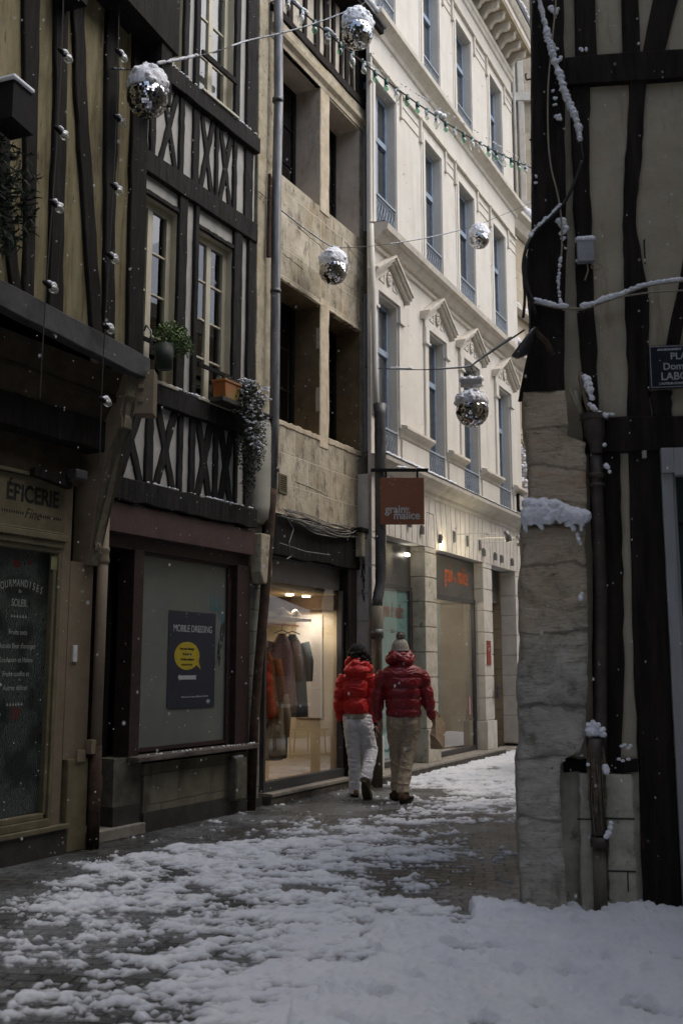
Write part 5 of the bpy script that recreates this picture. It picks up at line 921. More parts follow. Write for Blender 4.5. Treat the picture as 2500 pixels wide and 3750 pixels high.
timber(G, 'brace', TB, [(1.009, 5.78), (1.104, 6.22), (1.30, 7.4), (1.5, 9.4)], [(1.16, 5.78), (1.276, 6.2), (1.48, 7.4), (1.7, 9.4)], -.05, .03, n=16)
beam(G, TB, .50, 4.5, 2.93, 3.16, -.05, .055, jit=.012, z0b=2.88, z1b=3.10)
for a, b in ((.979, 1.076),): timber(G, 'post', TB, [(.975, 3.1), (.945, 3.33)], [(1.076, 3.1), (1.09, 3.33)], -.05, .03)
timber(G, 'post', TB, [(.50, .92), (.505, 1.6), (.53, 2.0), (.535, 2.95)], [(.655, .92), (.698, 1.36), (.72, 2.0), (.735, 2.95)], -.05, .03, n=20); timber(G, 'post', TB, [(.755, 0), (.768, .9), (.762, 1.5), (.778, 2.1), (.792, 2.95)], [(.985, 0), (.985, .9), (.985, 1.5), (.99, 2.1), (.995, 2.95)], -.05, .03, n=20)
beam(G, TB, .30, .76, .845, .925, -.05, .04, jit=.008); timber(G, 'stone_block', S_base, [(.372, 0), (.385, .5), (.392, .84)], [(.465, 0), (.46, .5), (.455, .84)], -.05, .07, jit=.010, n=16); timber(G, 'stone_block', S_base, [(.545, 0), (.545, .5), (.548, .835)], [(.715, 0), (.72, .5), (.72, .835)], -.05, .06, jit=.006, n=16)
bx('joint', M_joint if False else flat('black_joint', (.03, .028, .022)), G, (.545, .72, .56, .572, .055, .0625), (.545, .715, .245, .255, .055, .0625), (.37, .46, .555, .565, .06, .072), (.66, .668, .13, .245, .055, .0625))
bx('timber_sill', TB, G, (.985, 1.5, 0, .93, -.1, .02))
# grey door frame at the right edge
bx('door_frame', M_doorgrey, G, (1.07, 4.4, 2.745, 2.93, -.05, .075), (.99, 1.062, .0, 2.76, -.05, .05), (1.062, 1.085, .0, 2.745, -.05, .02), (.99, 1.07, 2.76, 2.93, -.05, .076), bevel=.006); bx('door', mat('dark_green_door', (.010, .022, .020), (.02, .035, .032), scale=3, rough=.3), G, (1.085, 2.2, 0, 2.745, -.05, .005)); bx('door_rail', M_black, G, (1.085, 2.2, 2.42, 2.44, .005, .02))
# the rough stone pier : one lofted, weathered column
mb = MB(); R = []; nz = 150; rnd = random.Random(2)
lx = [(0, .012), (.3, .0), (.6, -.002), (.93, -.005), (1.0, .02), (1.4, .022), (1.6, .05), (2.1, .06), (2.2, .078), (2.45, .07), (2.56, .10), (2.62, .13), (3.0, .125), (3.2, .108), (3.335, .11)]
rx = [(0, .285), (.3, .275), (.6, .262), (.90, .27), (.93, .30), (.98, .40), (1.1, .44), (1.6, .46), (2.1, .475), (2.3, .47), (2.55, .50), (2.7, .51), (2.98, .515), (3.02, .40), (3.2, .39), (3.335, .385)]
jn = [.57, .93, 1.27, 1.72, 2.15, 2.42, 2.80, 3.06]
for i in range(nz+1):
    z = 3.335*i/nz; a = np.interp(z, *zip(*lx)); b = np.interp(z, *zip(*rx)); dj = min(abs(z-j) for j in jn); dj0 = z; ins = .020*max(0, 1-dj/.016)
    of = .16 if z < .9 else .14 if z < 2.42 else .10; ring = []
    for k in range(40):
        t = k/40*4; sd = int(t); u = t-sd
        if sd == 0: p = (a+(b-a)*u, of)
        elif sd == 1: p = (b, of-(of+.25)*u)
        elif sd == 2: p = (b-(b-a)*u, -.25)
        else: p = (a, -.25+(of+.25)*u)
        cx, cy = (a+b)/2, -.03; dx, dy = p[0]-cx, p[1]-cy; L2 = math.hypot(dx/(b-a)*2, dy/.3)
        rr = 1-.06*max(0, L2-1.05); row = sum(1 for j in jn if z > j); 
        q = Vector((p[0]*9, p[1]*9, z*9)); nn = noise.fractal(q, 1., 2., 5)*.009+noise.noise(q*.3)*.008
        dl = math.hypot(dx, dy); zz = z+.03*noise.noise(Vector((p[0]*6, 0, 0)))*2; ins = .016*max(0, 1-min(abs(zz-j) for j in jn)/.016); nn += .008*math.sin(row*5.1)+.006*noise.noise(Vector((q.x*.6, q.y, q.z*2.5)))-ins*(.6+noise.noise(q))
        ring.append((cx+dx*rr+dx/dl*nn, -(cy+dy*rr+dy/dl*nn), z))
    R.append(ring)
mb.rings(R); mb.build('stone_pier', pier_mat(), G, smooth=True)
# snow on the pier ledge with drips
mb = MB(); rnd = random.Random(14)
for k in range(150):
    x = rnd.uniform(.105, .485); top = 2.605-.55*max(0, x-.22)**1.3; blob(mb, (x, -.14-rnd.random()*.035, rnd.uniform(2.455, max(2.46, top-.03))), (.038, .036, .034), k, amp=.2, nu=12, nv=8)
for x, z0, r in ((.085, 2.45, .022), (.095, 2.41, .018), (.10, 2.385, .012), (.185, 2.43, .02), (.20, 2.405, .016), (.38, 2.43, .02), (.40, 2.395, .018), (.425, 2.35, .015), (.43, 2.32, .015), (.44, 2.295, .011), (.455, 2.43, .022), (.13, 2.44, .018), (.32, 2.45, .02), (.36, 2.42, .016), (.45, 2.39, .014)):
    blob(mb, (x, -.165, z0), (r, r*.9, r*1.3), x*90, amp=.25, nu=10, nv=7)
blob(mb, (.43, -.165, 1.945), (.02, .014, .022), 4, nu=8, nv=6); blob(mb, (.44, -.165, 1.965), (.014, .012, .016), 5, nu=8, nv=6)
sn_ = fuse(mb, 'snow', SNOW, G, vox=.005, smooth=1); sn_['kind'] = 'stuff'; wrinkle(sn_, .004, (60, 60, 60), 2)
snow_along('snow', [(.62, -.06, 3.175), (.70, -.06, 3.165)], .012, G, seed=2, step=.7, drop=0)
mb = MB(); rnd = random.Random(5)
for (x, z, r) in ((.41, 6.28, .025), (.43, 6.26, .022), (.39, 6.13, .03), (.40, 6.10, .026), (.42, 6.12, .02), (.38, 5.5, .014), (.39, 5.44, .016), (.385, 5.4, .014), (.40, 5.30, .022), (.41, 5.29, .018), (.43, 5.74, .022), (.41, 5.82, .016), (.40, 4.52, .034), (.415, 4.49, .034), (.40, 4.45, .026), (.405, 4.40, .018), (.42, 4.33, .012), (.24, 4.87, .012), (.235, 4.82, .014), (.26, 6.2, .01), (.58, 5.80, .018), (.61, 5.80, .016), (.97, 5.81, .012)):
    for q in range(3): blob(mb, (x+rnd.uniform(-r, r)*.6, -.115, z+rnd.uniform(-r, r)*.5), (r*.7, r*.6, r*.6), rnd.random()*40, nu=8, nv=6)
mb.build('snow', SNOW, G, smooth=True)
# snow laden cables on the corner house
def cable(name, pts3, r, label, snow=None, m=None, seed=1, drop=.15, group=None, step=.55):
    """pts3 world points"""
    p0 = Vector(pts3[0]); t = empty(name, p0, 0, label, 'cable', group)
    P = []
    for a, b in zip(pts3, pts3[1:]):
        for i in range(6): P.append(Vector(a).lerp(Vector(b), i/6)-p0)
    P.append(Vector(pts3[-1])-p0)
    for _ in range(6): P = [P[0]]+[(P[i-1]+P[i]*2+P[i+1])/4 for i in range(1, len(P)-1)]+[P[-1]]
    MB().tube(P, r, 6).build('strand', m or M_wire, t, smooth=True)
    if snow:
        for k, (i0, i1, sr) in enumerate(snow):
            a, b = int(i0*(len(P)-1)), int(i1*(len(P)-1)); snow_along('snow', [q+Vector((0, 0, r+sr*.1)) for q in P[a:b+1]], sr, t, step=step, seed=seed+k, drop=drop)
    return t
g = lambda s, z, o=.14: FG.pt(s, z, o)
cable('cable', [g(.28, 6.6), g(.29, 6.24), g(.33, 6.0), g(.36, 5.82), g(.42, 5.60), g(.46, 5.4), g(.52, 5.27), g(.545, 5.1), g(.56, 4.95)], .009, 'black cable thick with snow slanting down the corner post and its neighbour', [(0, .25, .016), (.25, .9, .024)], seed=2, drop=.05, step=.4)
cable('cable', [g(.55, 4.95), g(.50, 4.80), g(.43, 4.66), g(.36, 4.58), g(.27, 4.50), g(.20, 4.43), g(.155, 4.33, .2), g(.125, 4.2, .2), g(.135, 4.05, .2), g(.19, 3.93, .2)], .012, 'thick black cable sweeping left from the second post to the lamp bracket with snow', [(.28, .62, .016)], seed=6, drop=.1)
cable('cable', [g(.44, 6.6), g(.42, 6.2), g(.37, 5.8), g(.335, 5.5), g(.325, 5.1), g(.34, 4.9), g(.38, 4.72), g(.40, 4.55), g(.395, 4.3), g(.375, 4.2), g(.36, 4.05), g(.37, 3.95), g(.39, 3.88)], .006, 'thin pale wire wandering down the front of the corner post', [(.72, .95, .012)], m=M_wirepale, seed=9, drop=.4)
cable('cable', [g(.165, 3.955), g(.25, 3.93), g(.35, 3.90), g(.45, 3.89), g(.55, 3.905, .09), g(.65, 3.94, .09), g(.78, 3.98, .09), g(.92, 4.04, .09), g(1.1, 4.06, .09), g(1.6, 4.10, .09)], .007, 'pale sagging cable bundle crossing the corner house with a long bank of snow', [(.05, .30, .022), (.42, .66, .026), (.66, .98, .018)], m=M_wirepale, seed=13, drop=.0, step=.35)
cable('cable', [g(.36, 3.90), g(.50, 3.885, .1), g(.62, 3.93, .1), g(.75, 3.97, .1), g(.92, 3.99, .1), g(1.0, 3.995, .1), g(1.4, 4.0, .1)], .006, 'second pale cable of the bundle, hanging just under the snow bank', m=M_wirepale)
cable('cable', [g(.155, 4.25, .2), g(.14, 4.12, .2), g(.165, 3.98, .2), g(.20, 3.85, .18)], .011, 'twisted black cable loops at the edge of the corner post')
cable('cable', [g(.13, 4.1, .2), g(.135, 3.95, .2), g(.118, 3.82, .2)], .010, 'loose cut end of black cable hanging beside the corner post')
cable('cable', [g(.41, 3.34, .1), g(.43, 3.3, .1), g(.46, 3.22, .1)], .012, 'short pale conduit stub beside the top of the stone pier', m=M_wirepale)
MBt = MB(); MBt.tube([(.495, -.08, 3.46), (.49, -.085, 3.42), (.50, -.09, 3.36), (.525, -.09, 3.24), (.545, -.09, 3.16)], .016, 8)
cd = empty('conduit', FG.pt(.0, 0, 0), FG.ang, 'fat beige conduit leaving the plaster and heaped with snow above the rain hopper', 'conduit'); MBt.build('pipe', M_pink, cd, smooth=True); MB().tube([(.452, -.05, 3.34), (.47, -.06, 3.25), (.50, -.06, 3.16)], .022, 8).build('pipe', M_wirepale, cd, smooth=True)
mb = MB()
for k, (x, z, r) in enumerate(((.515, 3.42, .02), (.53, 3.40, .03), (.535, 3.365, .032), (.545, 3.33, .03), (.548, 3.30, .016), (.555, 3.275, .02), (.56, 3.27, .016), (.54, 3.23, .016), (.56, 3.21, .022), (.575, 3.19, .02), (.60, 3.165, .02), (.625, 3.155, .02), (.64, 3.15, .018))): blob(mb, (x, -.115, z), (r, r*.9, r*.9), k, amp=.2)
mb.build('snow', SNOW, cd, smooth=True)
rh = empty('rainwater_pipe', FG.pt(0, 0, 0), FG.ang, 'dark cast iron rainwater hopper and pipe between stone pier and timber post', 'drainpipe')
mb = MB(); mb.rings([[(c_+w*math.cos(a), -.075-d_*math.sin(a), z) for a in [2*PI*i/20 for i in range(20)]] for z, w, d_, c_ in ((2.90, .04, .045, .58), (2.96, .045, .05, .575), (3.03, .066, .06, .568), (3.13, .072, .065, .566), (3.135, .09, .07, .566), (3.17, .092, .07, .566))]); mb.build('hopper', M_cast, rh, smooth=False)
MB().tube([(.575, -.07, 2.92), (.572, -.07, 2.72), (.57, -.07, 2.0), (.535, -.065, 1.1), (.515, -.06, .85)], .040, 14).build('pipe', M_cast, rh, smooth=True); MB().tube([(.575, -.07, 2.77), (.574, -.07, 2.74)], .058, 14).build('collar', M_cast, rh, smooth=True); MB().tube([(.574, -.07, 2.70), (.574, -.07, 2.68)], .052, 14).build('collar', M_cast, rh, smooth=True)
mb = MB()
for k, (x, z, r) in enumerate(((.625, 2.95, .014), (.63, 2.81, .018), (.64, 2.80, .014), (.65, 2.77, .012))): blob(mb, (x, -.12, z), r, k)
mb.build('snow', SNOW, rh, smooth=True)
lp = empty('bundled_downpipe', FG.pt(0, 0, .0), FG.ang, 'old street-level downpipe wrapped in twigs and capped with a mop of snow', 'drainpipe')
mb = MB(); mb.tube([(.492, -.10, 1.06), (.490, -.10, .9), (.495, -.10, .6), (.50, -.10, .48)], [.055, .046, .040, .05], 14); mb.build('sleeve', M_cast, lp, smooth=True); MB().tube([(.498, -.10, .46), (.498, -.10, .40)], .058, 14).build('collar', M_cast, lp, smooth=True); MB().tube([(.47, -.10, .86), (.49, -.10, .858), (.53, -.12, .86)], .02, 8).build('clamp', M_cast, lp, smooth=True); MB().tube([(.496, -.09, .42), (.49, -.09, 0)], .042, 14).build('foot', M_cast2, lp, smooth=True)
mb = MB(); rnd = random.Random(3)
for k in range(26):
    a = rnd.uniform(.2, PI-.2); x = .493+.05*math.cos(a); z0 = rnd.uniform(.8, 1.05); mb.tube([(x, -.10-.05*math.sin(a), z0), (x+rnd.uniform(-.012, .012), -.105-.05*math.sin(a), z0-.1), (x+rnd.uniform(-.01, .01), -.10-.046*math.sin(a), z0-rnd.uniform(.18, .35))], .0035, 5)
mb.build('twigs', mat('dry_twigs', (.10, .08, .055), (.22, .18, .13), scale=30, bump=.4), lp)
mb = MB(); rnd = random.Random(17)
for k in range(46): blob(mb, (.49+rnd.gauss(0, .026), -.12+rnd.uniform(-.02, .03), 1.10+abs(rnd.gauss(0, .032))-.02), (.018, .018, .016), k, nu=9, nv=6)
for x, z, r in ((.545, .885, .022), (.55, .865, .024), (.555, .875, .018), (.44, .90, .012), (.565, .55, .014), (.56, .52, .018), (.55, .49, .02), (.54, .475, .02), (.53, .465, .014)):
    blob(mb, (x, -.14, z), r, x*60, nu=9, nv=6)
sn_ = fuse(mb, 'snow', SNOW, lp, vox=.003, smooth=1); sn_['kind'] = 'stuff'; wrinkle(sn_, .003, (90, 90, 90), 5)
mb = MB()
for k, (x, z) in enumerate(((.66, 1.01), (.68, 1.02), (.70, 1.0), (.715, 1.015), (.665, .92), (.64, .93), (.70, .93), (.41, .95))): blob(mb, (x, -.06, z), (.014, .01, .009), k, nu=8, nv=5)
mb.build('snow', SNOW, G, smooth=True)
# lamp head, boxes, street sign
lh = empty('street_lamp', FG.pt(.135, 3.64, .22), FG.ang-.3, 'dark half-round street lamp hanging off the corner post', 'street lamp')
mb = MB(); mb.rings([[(x, -.09*math.sin(t)*w, -.02+z_+.09*math.cos(t)*w*.5) for t in [2*PI*i/14 for i in range(14)]] for x, z_, w in ((-.10, -.06, .15), (-.07, -.055, .6), (-.02, -.02, .95), (.03, .035, .95), (.06, .085, .6), (.075, .11, .2))]); mb.build('shade', M_lead, lh, smooth=True); MB().tube([(.05, 0, .08), (.12, .05, .0), (.15, .1, -.08)], .02, 8).build('arm', M_rust, lh)
cb1 = empty('cable_box', FG.pt(.555, 4.24, .04), FG.ang, 'light grey plastic cable box capped with snow on the second post', 'electric box'); MB().box(-.055, .058, 0, .155, 0, .06).build('case', M_zinc if False else flat('grey_plastic', (.30, .31, .33)), cb1, bevel=.006)
mb = MB(); [blob(mb, (x, -.035, .165), (.028, .032, .022), k, amp=.15) for k, x in enumerate((-.04, -.015, .012, .035, .048))]; mb.build('snow', SNOW, cb1, smooth=True)
MB().tube([(.01, -.03, 0), (.015, -.04, -.06), (-.01, -.04, -.13)], .005, 6).tube([(.03+.035*math.cos(a)+.04, -.05, -.04+.022*math.sin(a)) for a in [2*PI*i/16 for i in range(17)]], .004, 5).build('lead', M_wirepale, cb1)
wb = tag(bx('switch_box', flat('cream_plastic', (.42, .40, .36)), None, (-.014, .014, 0, .056, 0, .02), (-.011, .011, .022, .03, .02, .023), bevel=.003), 'tiny pale switch on the brown post beside the grey door', 'switch'); wb.location = FG.pt(.888, 2.872, .032); wb.rotation_euler.z = FG.ang
hk = tag(MB().tube([(0, -.02, 0), (0, -.02, .16), (.002, -.035, .17)], .006, 6).build('iron_rod', M_rust, None), 'thin rusty iron rod on the tan plaster above the cable bundle', 'rod'); hk.location = FG.pt(.955, 4.22, .02); hk.rotation_euler.z = FG.ang
for (x, z, lb) in ((.235, 5.65, 'rusty hook sticking out left of the post near the crown beam'), (.225, 5.18, 'short rusty peg sticking out left of the corner post')):
    o = tag(MB().tube([(.02, 0, 0), (-.035, 0, -.01), (-.04, 0, .0), (-.043, 0, .03), (-.035, 0, .04)] if z > 5.5 else [(.02, 0, 0), (-.02, 0, .0)], .006, 6).build('wall_hook', M_rust, None), lb, 'hook'); o.location = FG.pt(x-.0, z, .05); o.rotation_euler.z = FG.ang
sgn = empty('street_sign', FG.pt(.943, 3.335, .05), FG.ang, 'navy enamel street sign PLACE Dominique LABOUBÉE cut by the photo edge', 'street sign')
MB().box(0, .46, 0, .30, 0, .006).build('plate', M_navy, sgn, bevel=.001); mb = MB(); t = .0035; mb.box(.010, .45, .290, .290+t, .006, .0075).box(.010, .45, .010, .010+t, .006, .0075).box(.010, .010+t, .0135, .290, .006, .0075).box(.4465, .45, .0135, .290, .006, .0075); mb.build('border', M_lettergrey, sgn)
for s_, x, z, h in (('ANCIENNEMENT', .058, .262, .021), ('PLACE', .140, .200, .066), ('Dominique', .090, .130, .066), ('LABOUBÉE', .073, .060, .072), ('( AUTEUR-COMPOSITEUR )', .060, .028, .021)): text(s_, h, 'lettering', M_lettergrey, sgn, (x, -.0085, z), sx=.98, off=.0009, align='LEFT')
# chalky graffiti down the post
mb = MB(); ch = lambda pts: mb.tube([(x, -.033, z) for x, z in pts], .0028, 5)
ch([(.575, 1.87), (.56, 1.83), (.568, 1.76)]); ch([(.558, 1.80), (.575, 1.81)]); ch([(.545, 1.66), (.563, 1.72), (.570, 1.66)]); ch([(.54, 1.61), (.56, 1.63), (.578, 1.61)]); ch([(.575, 1.52), (.548, 1.57), (.55, 1.49), (.572, 1.53)]); ch([(.545, 1.42), (.567, 1.47), (.572, 1.41)]); ch([(.56, 1.38), (.558, 1.28)]); ch([(.558, 1.25), (.56, 1.12)]); ch([(.548, 1.12), (.556, 1.145), (.567, 1.115)])
gf = mb.build('chalk_marks', flat('teal_chalk', (.13, .20, .19)), G)
# ================================================================== cables, mirror balls and festoon over the street
MIR = mat('mirror_tile', (.62, .63, .65), (.5, .5, .52), scale=60, rough=.06, metal=1., bump=0)
def ball(pos, R, label, seed, box_=False):
    t = empty('mirror_ball', pos, 0, label, 'mirror ball', 'mirror balls hung over the street'); rnd = random.Random(seed)
    MB().ell((0, 0, 0), (R*.965,)*3, 28, 18).build('core', M_lead, t, smooth=True)
    mb = MB(); n = 26
    for i in range(8, n):
        ph = PI*i/n; k = max(6, int(2*PI*math.sin(ph)*R/(PI*R/n)))
        for j in range(k):
            th = 2*PI*(j+.1*seed)/k; dd = Vector((math.cos(th)*math.sin(ph), math.sin(th)*math.sin(ph), math.cos(ph))); c = dd*R
            e1 = Vector((-math.sin(th), math.cos(th), 0)); e2 = dd.cross(e1); a = rnd.gauss(0, .13); b = rnd.gauss(0, .13); h = PI*R/n*.455
            e1t = (e1+dd*a).normalized()*h; e2t = (e2+dd*b).normalized()*h
            mb.quad(c-e1t-e2t, c-e1t+e2t, c+e1t+e2t, c+e1t-e2t)
    mb.build('mirror_tiles', MIR, t)
    mb = MB(); hcap = 1.0 if not box_ else .68
    mb.ell((0, 0, R*.62), (R*1.02, R*1.02, R*hcap), 24, 16, .05, 2.5, seed)
    for k in range(60):
        ph = rnd.uniform(.05, 1.75); a = rnd.random()*2*PI; q = R*rnd.uniform(.10, .2); blob(mb, (R*.95*math.sin(ph)*math.cos(a), R*.95*math.sin(ph)*math.sin(a), R*.62+R*hcap*.92*math.cos(ph)), (q, q, q), k+seed*9, amp=.3, nu=10, nv=7)
    sn_ = fuse(mb, 'snow', SNOW, t, vox=R*.03, smooth=1); sn_['kind'] = 'stuff'; wrinkle(sn_, R*.02, (9/R, 9/R, 9/R), seed)
    MB().tube([(0, 0, R), (0, 0, R*1.62)], .005, 5).build('hanger', M_wire, t)
    if box_:
        MB().box(-.13, .12, R*1.62, R*1.98, -.08, .08).build('motor_box', flat('motor_grey', (.30, .30, .31)), t, bevel=.006)
        mb = MB(); [blob(mb, (x, rnd.uniform(-.05, .05), R*2.04), (.05, .06, .04), k, nu=10, nv=7) for k, x in enumerate((-.11, -.07, -.03, .01, .05, .09, .10))]; mb.build('snow', SNOW, t, smooth=True)
        MB().tube([(-.08, 0, R*2), (-.02, 0, R*2.5), (0, 0, R*2.85)], .005, 5).tube([(.09, 0, R*2), (.02, 0, R*2.5), (0, 0, R*2.85)], .005, 5).build('hook', M_wire, t)
    return t
def scaled(cx, cy, R, Rm):
    r = Vector(ray(cx, cy)); d = Rm*F0/R; return Vector((r.x*d, r.y*d, EYE+r.z*d))
B1 = scaled(540, 358, 74, .175); B2 = scaled(1308, 122, 58, .20); B3 = scaled(1220, 990, 52, .18); B4 = scaled(1754, 876, 36, .16); B5 = scaled(1728, 1506, 59, .20)
ball(B1, .175, 'mirror ball with a thick snow cap nearest the black timbered house', 1); ball(B2, .20, 'mirror ball with the tallest snow cap high before the small timber storey', 2)
ball(B3, .18, 'mirror ball with snow cap hanging before the limestone wall', 3); ball(B4, .16, 'smallest mirror ball with snow cap before the upper cream facade', 4); ball(B5, .20, 'mirror ball hanging under a snowy motor box above the hanging sign', 5, True)
up_ = lambda p, z: Vector((p.x, p.y, p.z+z))
def sagw(a, b, n=5, s=.0): return [Vector(a).lerp(Vector(b), i/n)-Vector((0, 0, s*4*(i/n)*(1-i/n))) for i in range(n)]+[Vector(b)]
cable('cable', sagw(FU.pt(-.66, 6.62, .05), up_(B1, .30), s=.02)+sagw(up_(B1, .30), at(905, 150, 10.6), s=.03)[1:]+sagw(at(905, 150, 10.6), up_(B2, .36), s=.05)[1:]+sagw(up_(B2, .36), at(1420, -60, 15.2), s=.02)[1:], .0045, 'thin snowy wire carrying the two upper mirror balls', [(.02, .1, .012), (.27, .36, .016), (.45, .75, .009)], seed=3, drop=.35)
cable('cable', sagw(FD.pt(-.40, 7.05, .06), up_(B3, .29), s=.03)+sagw(up_(B3, .29), up_(B4, .25), s=.08)[1:]+sagw(up_(B4, .25), at(1945, 743, 17.5), s=.0)[1:], .0045, 'thin wire carrying the mirror ball before the limestone wall and the smallest ball', [(.1, .35, .009), (.45, .6, .007)], seed=5, drop=.55)
cable('cable', sagw(FD.pt(2.42, 5.68, .05), up_(B5, .57), s=.04)+[up_(B5, .57)+Vector((.05, -.1, .03)), Vector(FG.pt(.12, 3.72, .24))], .0065, 'wire from the limestone corner to the street lamp above the hanging sign', [(.2, .34, .02), (.5, .98, .010)], seed=8, drop=.15)
# festoon
fa, fbp = at(1040, -18, 10.9), at(1990, 632, 16.5)
fs = empty('festoon', fa, 0, 'long green socketed festoon with snowy bulbs strung across the street', 'light string'); V = fbp-fa
cur = lambda t: V*t-Vector((0, 0, .28*4*t*(1-t)))
MB().tube([cur(t) for t in np.linspace(0, 1, 60)], .011, 6).build('cable', M_wire, fs)
rnd = random.Random(20); nb = 27
for i in range(nb):
    t = (i+.25)/nb; t = t/(1+.0*(1-t)); p = cur(t); tilt = rnd.uniform(-.01, .01); sg = i % 4 == 1
    so = MB().tube([(p.x, p.y, p.z+.018), (p.x+tilt*.3, p.y, p.z-.075)], [.030, .027], 10).build('socket', M_green, fs, smooth=True)
    if sg: MB().tube([(p.x, p.y, p.z-.07), (p.x, p.y, p.z-.10), (p.x+tilt, p.y, p.z-.15), (p.x+tilt, p.y, p.z-.20)], [.034, .045, .036, .016], 12).build('bulb', M_bulb, so, smooth=True)
    else: MB().tube([(p.x, p.y, p.z-.07), (p.x, p.y, p.z-.10), (p.x+tilt, p.y, p.z-.135), (p.x+tilt, p.y, p.z-.155)], [.026, .038, .032, .012], 12).build('bulb', M_bulbg if i % 3 else M_bulb, so, smooth=True)
    if sg or i % 3 == 0:
        mb = MB(); [blob(mb, (p.x+rnd.uniform(-.02, .02), p.y-.01, p.z-.07+.02*q), (.024, .024, .02), q+i, nu=8, nv=6) for q in range(3)]; mb.build('snow', SNOW, so, smooth=True)
snow_along('snow', [cur(t)+Vector((0, 0, .02)) for t in (.0, .03, .06)], .028, fs, step=.3, drop=.05, seed=1); snow_along('snow', [cur(t)+Vector((0, 0, .03)) for t in (.115, .15)], .035, fs, step=.3, drop=.05, seed=2); snow_along('snow', [cur(t)+Vector((0, 0, .045)) for t in (.49, .515)], .05, fs, step=.35, drop=.0, seed=3)
snow_along('snow', [cur(t)+Vector((0, 0, .015)) for t in (.2, .95)], .012, fs, step=2.5, drop=.6, seed=4)
# ================================================================== ground and snow
mb = MB(); mb.quad((-60, -60, 0), (60, -60, 0), (60, 80, 0), (-60, 80, 0)); tag(mb.build('street', COBBLE), kind='structure')
pv = tag(MB().hexa([(-.02, -.0), (1.2, 0), (1.2, .03), (-.02, .03)], -.0, .001).build('x', M_step), kind='structure'); bpy.data.objects.remove(pv)
PTS = [(100,3250,0),(300,3120,0),(600,3040,0),(900,3000,.0),(1100,2980,.12),(1300,2960,0),(1200,2900,0),(1350,3050,.34),(1500,3000,.34),(1400,2900,0),(700,3130,.66),(900,3130,.68),(500,3160,.6),(300,3240,.62),(100,3340,.5),(50,3420,.35),(200,3380,.6),(400,3300,.74),(600,3250,.76),(800,3200,.68),(1000,3150,.58),(1200,3120,.55),(1400,3150,.54),(1550,3130,.42),(1650,3100,.25),(1750,3000,.25),(1850,3050,.05),(1800,3200,0),(1720,3280,0),(1650,3200,.14),(1600,2830,.8),(1750,2800,.85),(1850,2850,.82),(1700,2880,.72),(1550,2870,.5),(1480,2900,.05),(1500,2935,.25),(1700,2940,.42),(1850,2930,.38),(1200,3250,.66),(1450,3250,.52),(1000,3300,.74),(1300,3340,.88),(1560,3330,.95),(1640,3300,.2),(1900,3360,1.2),(2400,3360,1.2),(1500,3450,1.08),(2000,3500,1.2),(2400,3600,1.2),(1200,3500,.92),(900,3450,.78),(700,3500,.72),(500,3450,.58),(300,3500,.46),(100,3550,.26),(100,3700,.44),(400,3650,.60),(700,3680,.78),(1000,3650,.95),(1500,3650,1.14),(1300,3720,1.05),(150,3300,.5),(420,3180,.55),(200,3200,.0),(450,3110,.0),(750,3060,.0),(1000,3040,.3)]
def gp(x, y): r = ray(x, y); t = -EYE/r[2]; return (r[0]*t, r[1]*t)
CP = np.array([(*gp(x, y), c) for x, y, c in PTS])
def height(x, y):
    d2 = ((CP[:, 0]-x)**2+((CP[:, 1]-y)*.8)**2)+.006; w = 1/d2**2.2; c = float((w*CP[:, 2]).sum()/w.sum()); c += .20*max(0, 1-abs(c-.42)/.34)*min(1, max(0, (y-7.)/1.2)); c = c*(.82+.16*min(1, max(0, (y-7.2)/1.6))) if c < .85 else c-.204*max(0, (1.0-c)/.15)
    hard = x > .80+.07*noise.noise(Vector((y*5, 3, 0))) and y < 6.56+.03*noise.noise(Vector((x*7, 0, 5)))+.012*noise.noise(Vector((x*26, 0, 5)))
    if hard: c = max(c, 1.15)
    elif x > .75 and y > 6.5: c *= min(1, max(0, (.8-x)*6))if y < 7.6 else 1
    v = Vector((x, y, 0))
    n = .5+.40*noise.noise(v*Vector((2.0, 3.2, 1)))+.44*noise.noise(Vector((x*4.6+9, y*8.5, 2)))+.46*noise.noise(Vector((x*10, y*18+5, 4)))+.36*noise.noise(Vector((x*24, y*40, 7)))+.20*noise.noise(Vector((x*60, y*76, 8)))
    h = (c-n)*.16
    if h <= 0: return max(h, -.03)
    lump = .5+.5*noise.noise(Vector((x*9, y*9, 11)))
    h = .002+.040*(1-math.exp(-h/.05))*(.40+.9*lump)+.12*min(h, .03)*noise.noise(Vector((x*40, y*40, 3)))+.3*min(h, .03)*noise.noise(Vector((x*20, y*20, 6)))
    if c > .98: h = .038+.035*noise.noise(Vector((x*2.5, y*3, 1)))+.045*abs(noise.noise(Vector((x*7, y*9, 9))))+.036*abs(noise.noise(Vector((x*17, y*20, 19))))+.012*noise.noise(Vector((x*38, y*42, 29)))-.30*max(0, noise.noise(Vector((x*4.2+4, y*6, 6)))-.30)
    return max(h, .0015)
def snow_patch(xs, ys):
    nx, ny = len(xs), len(ys); H = np.zeros((ny, nx))
    for j, y in enumerate(ys):
        for i, x in enumerate(xs): H[j, i] = height(x, y)
    idx = -np.ones((ny, nx), int); V = []; Fc = []
    keep = np.zeros((ny, nx), bool); pos = H > 0
    cell = pos[:-1, :-1] | pos[1:, :-1] | pos[:-1, 1:] | pos[1:, 1:]
    keep[:-1, :-1] |= cell; keep[1:, :-1] |= cell; keep[:-1, 1:] |= cell; keep[1:, 1:] |= cell
    for j, i in zip(*np.nonzero(keep)): idx[j, i] = len(V); V.append((xs[i], ys[j], H[j, i]))
    for j, i in zip(*np.nonzero(cell)): Fc.append((idx[j, i], idx[j, i+1], idx[j+1, i+1], idx[j+1, i]))
    return V, Fc
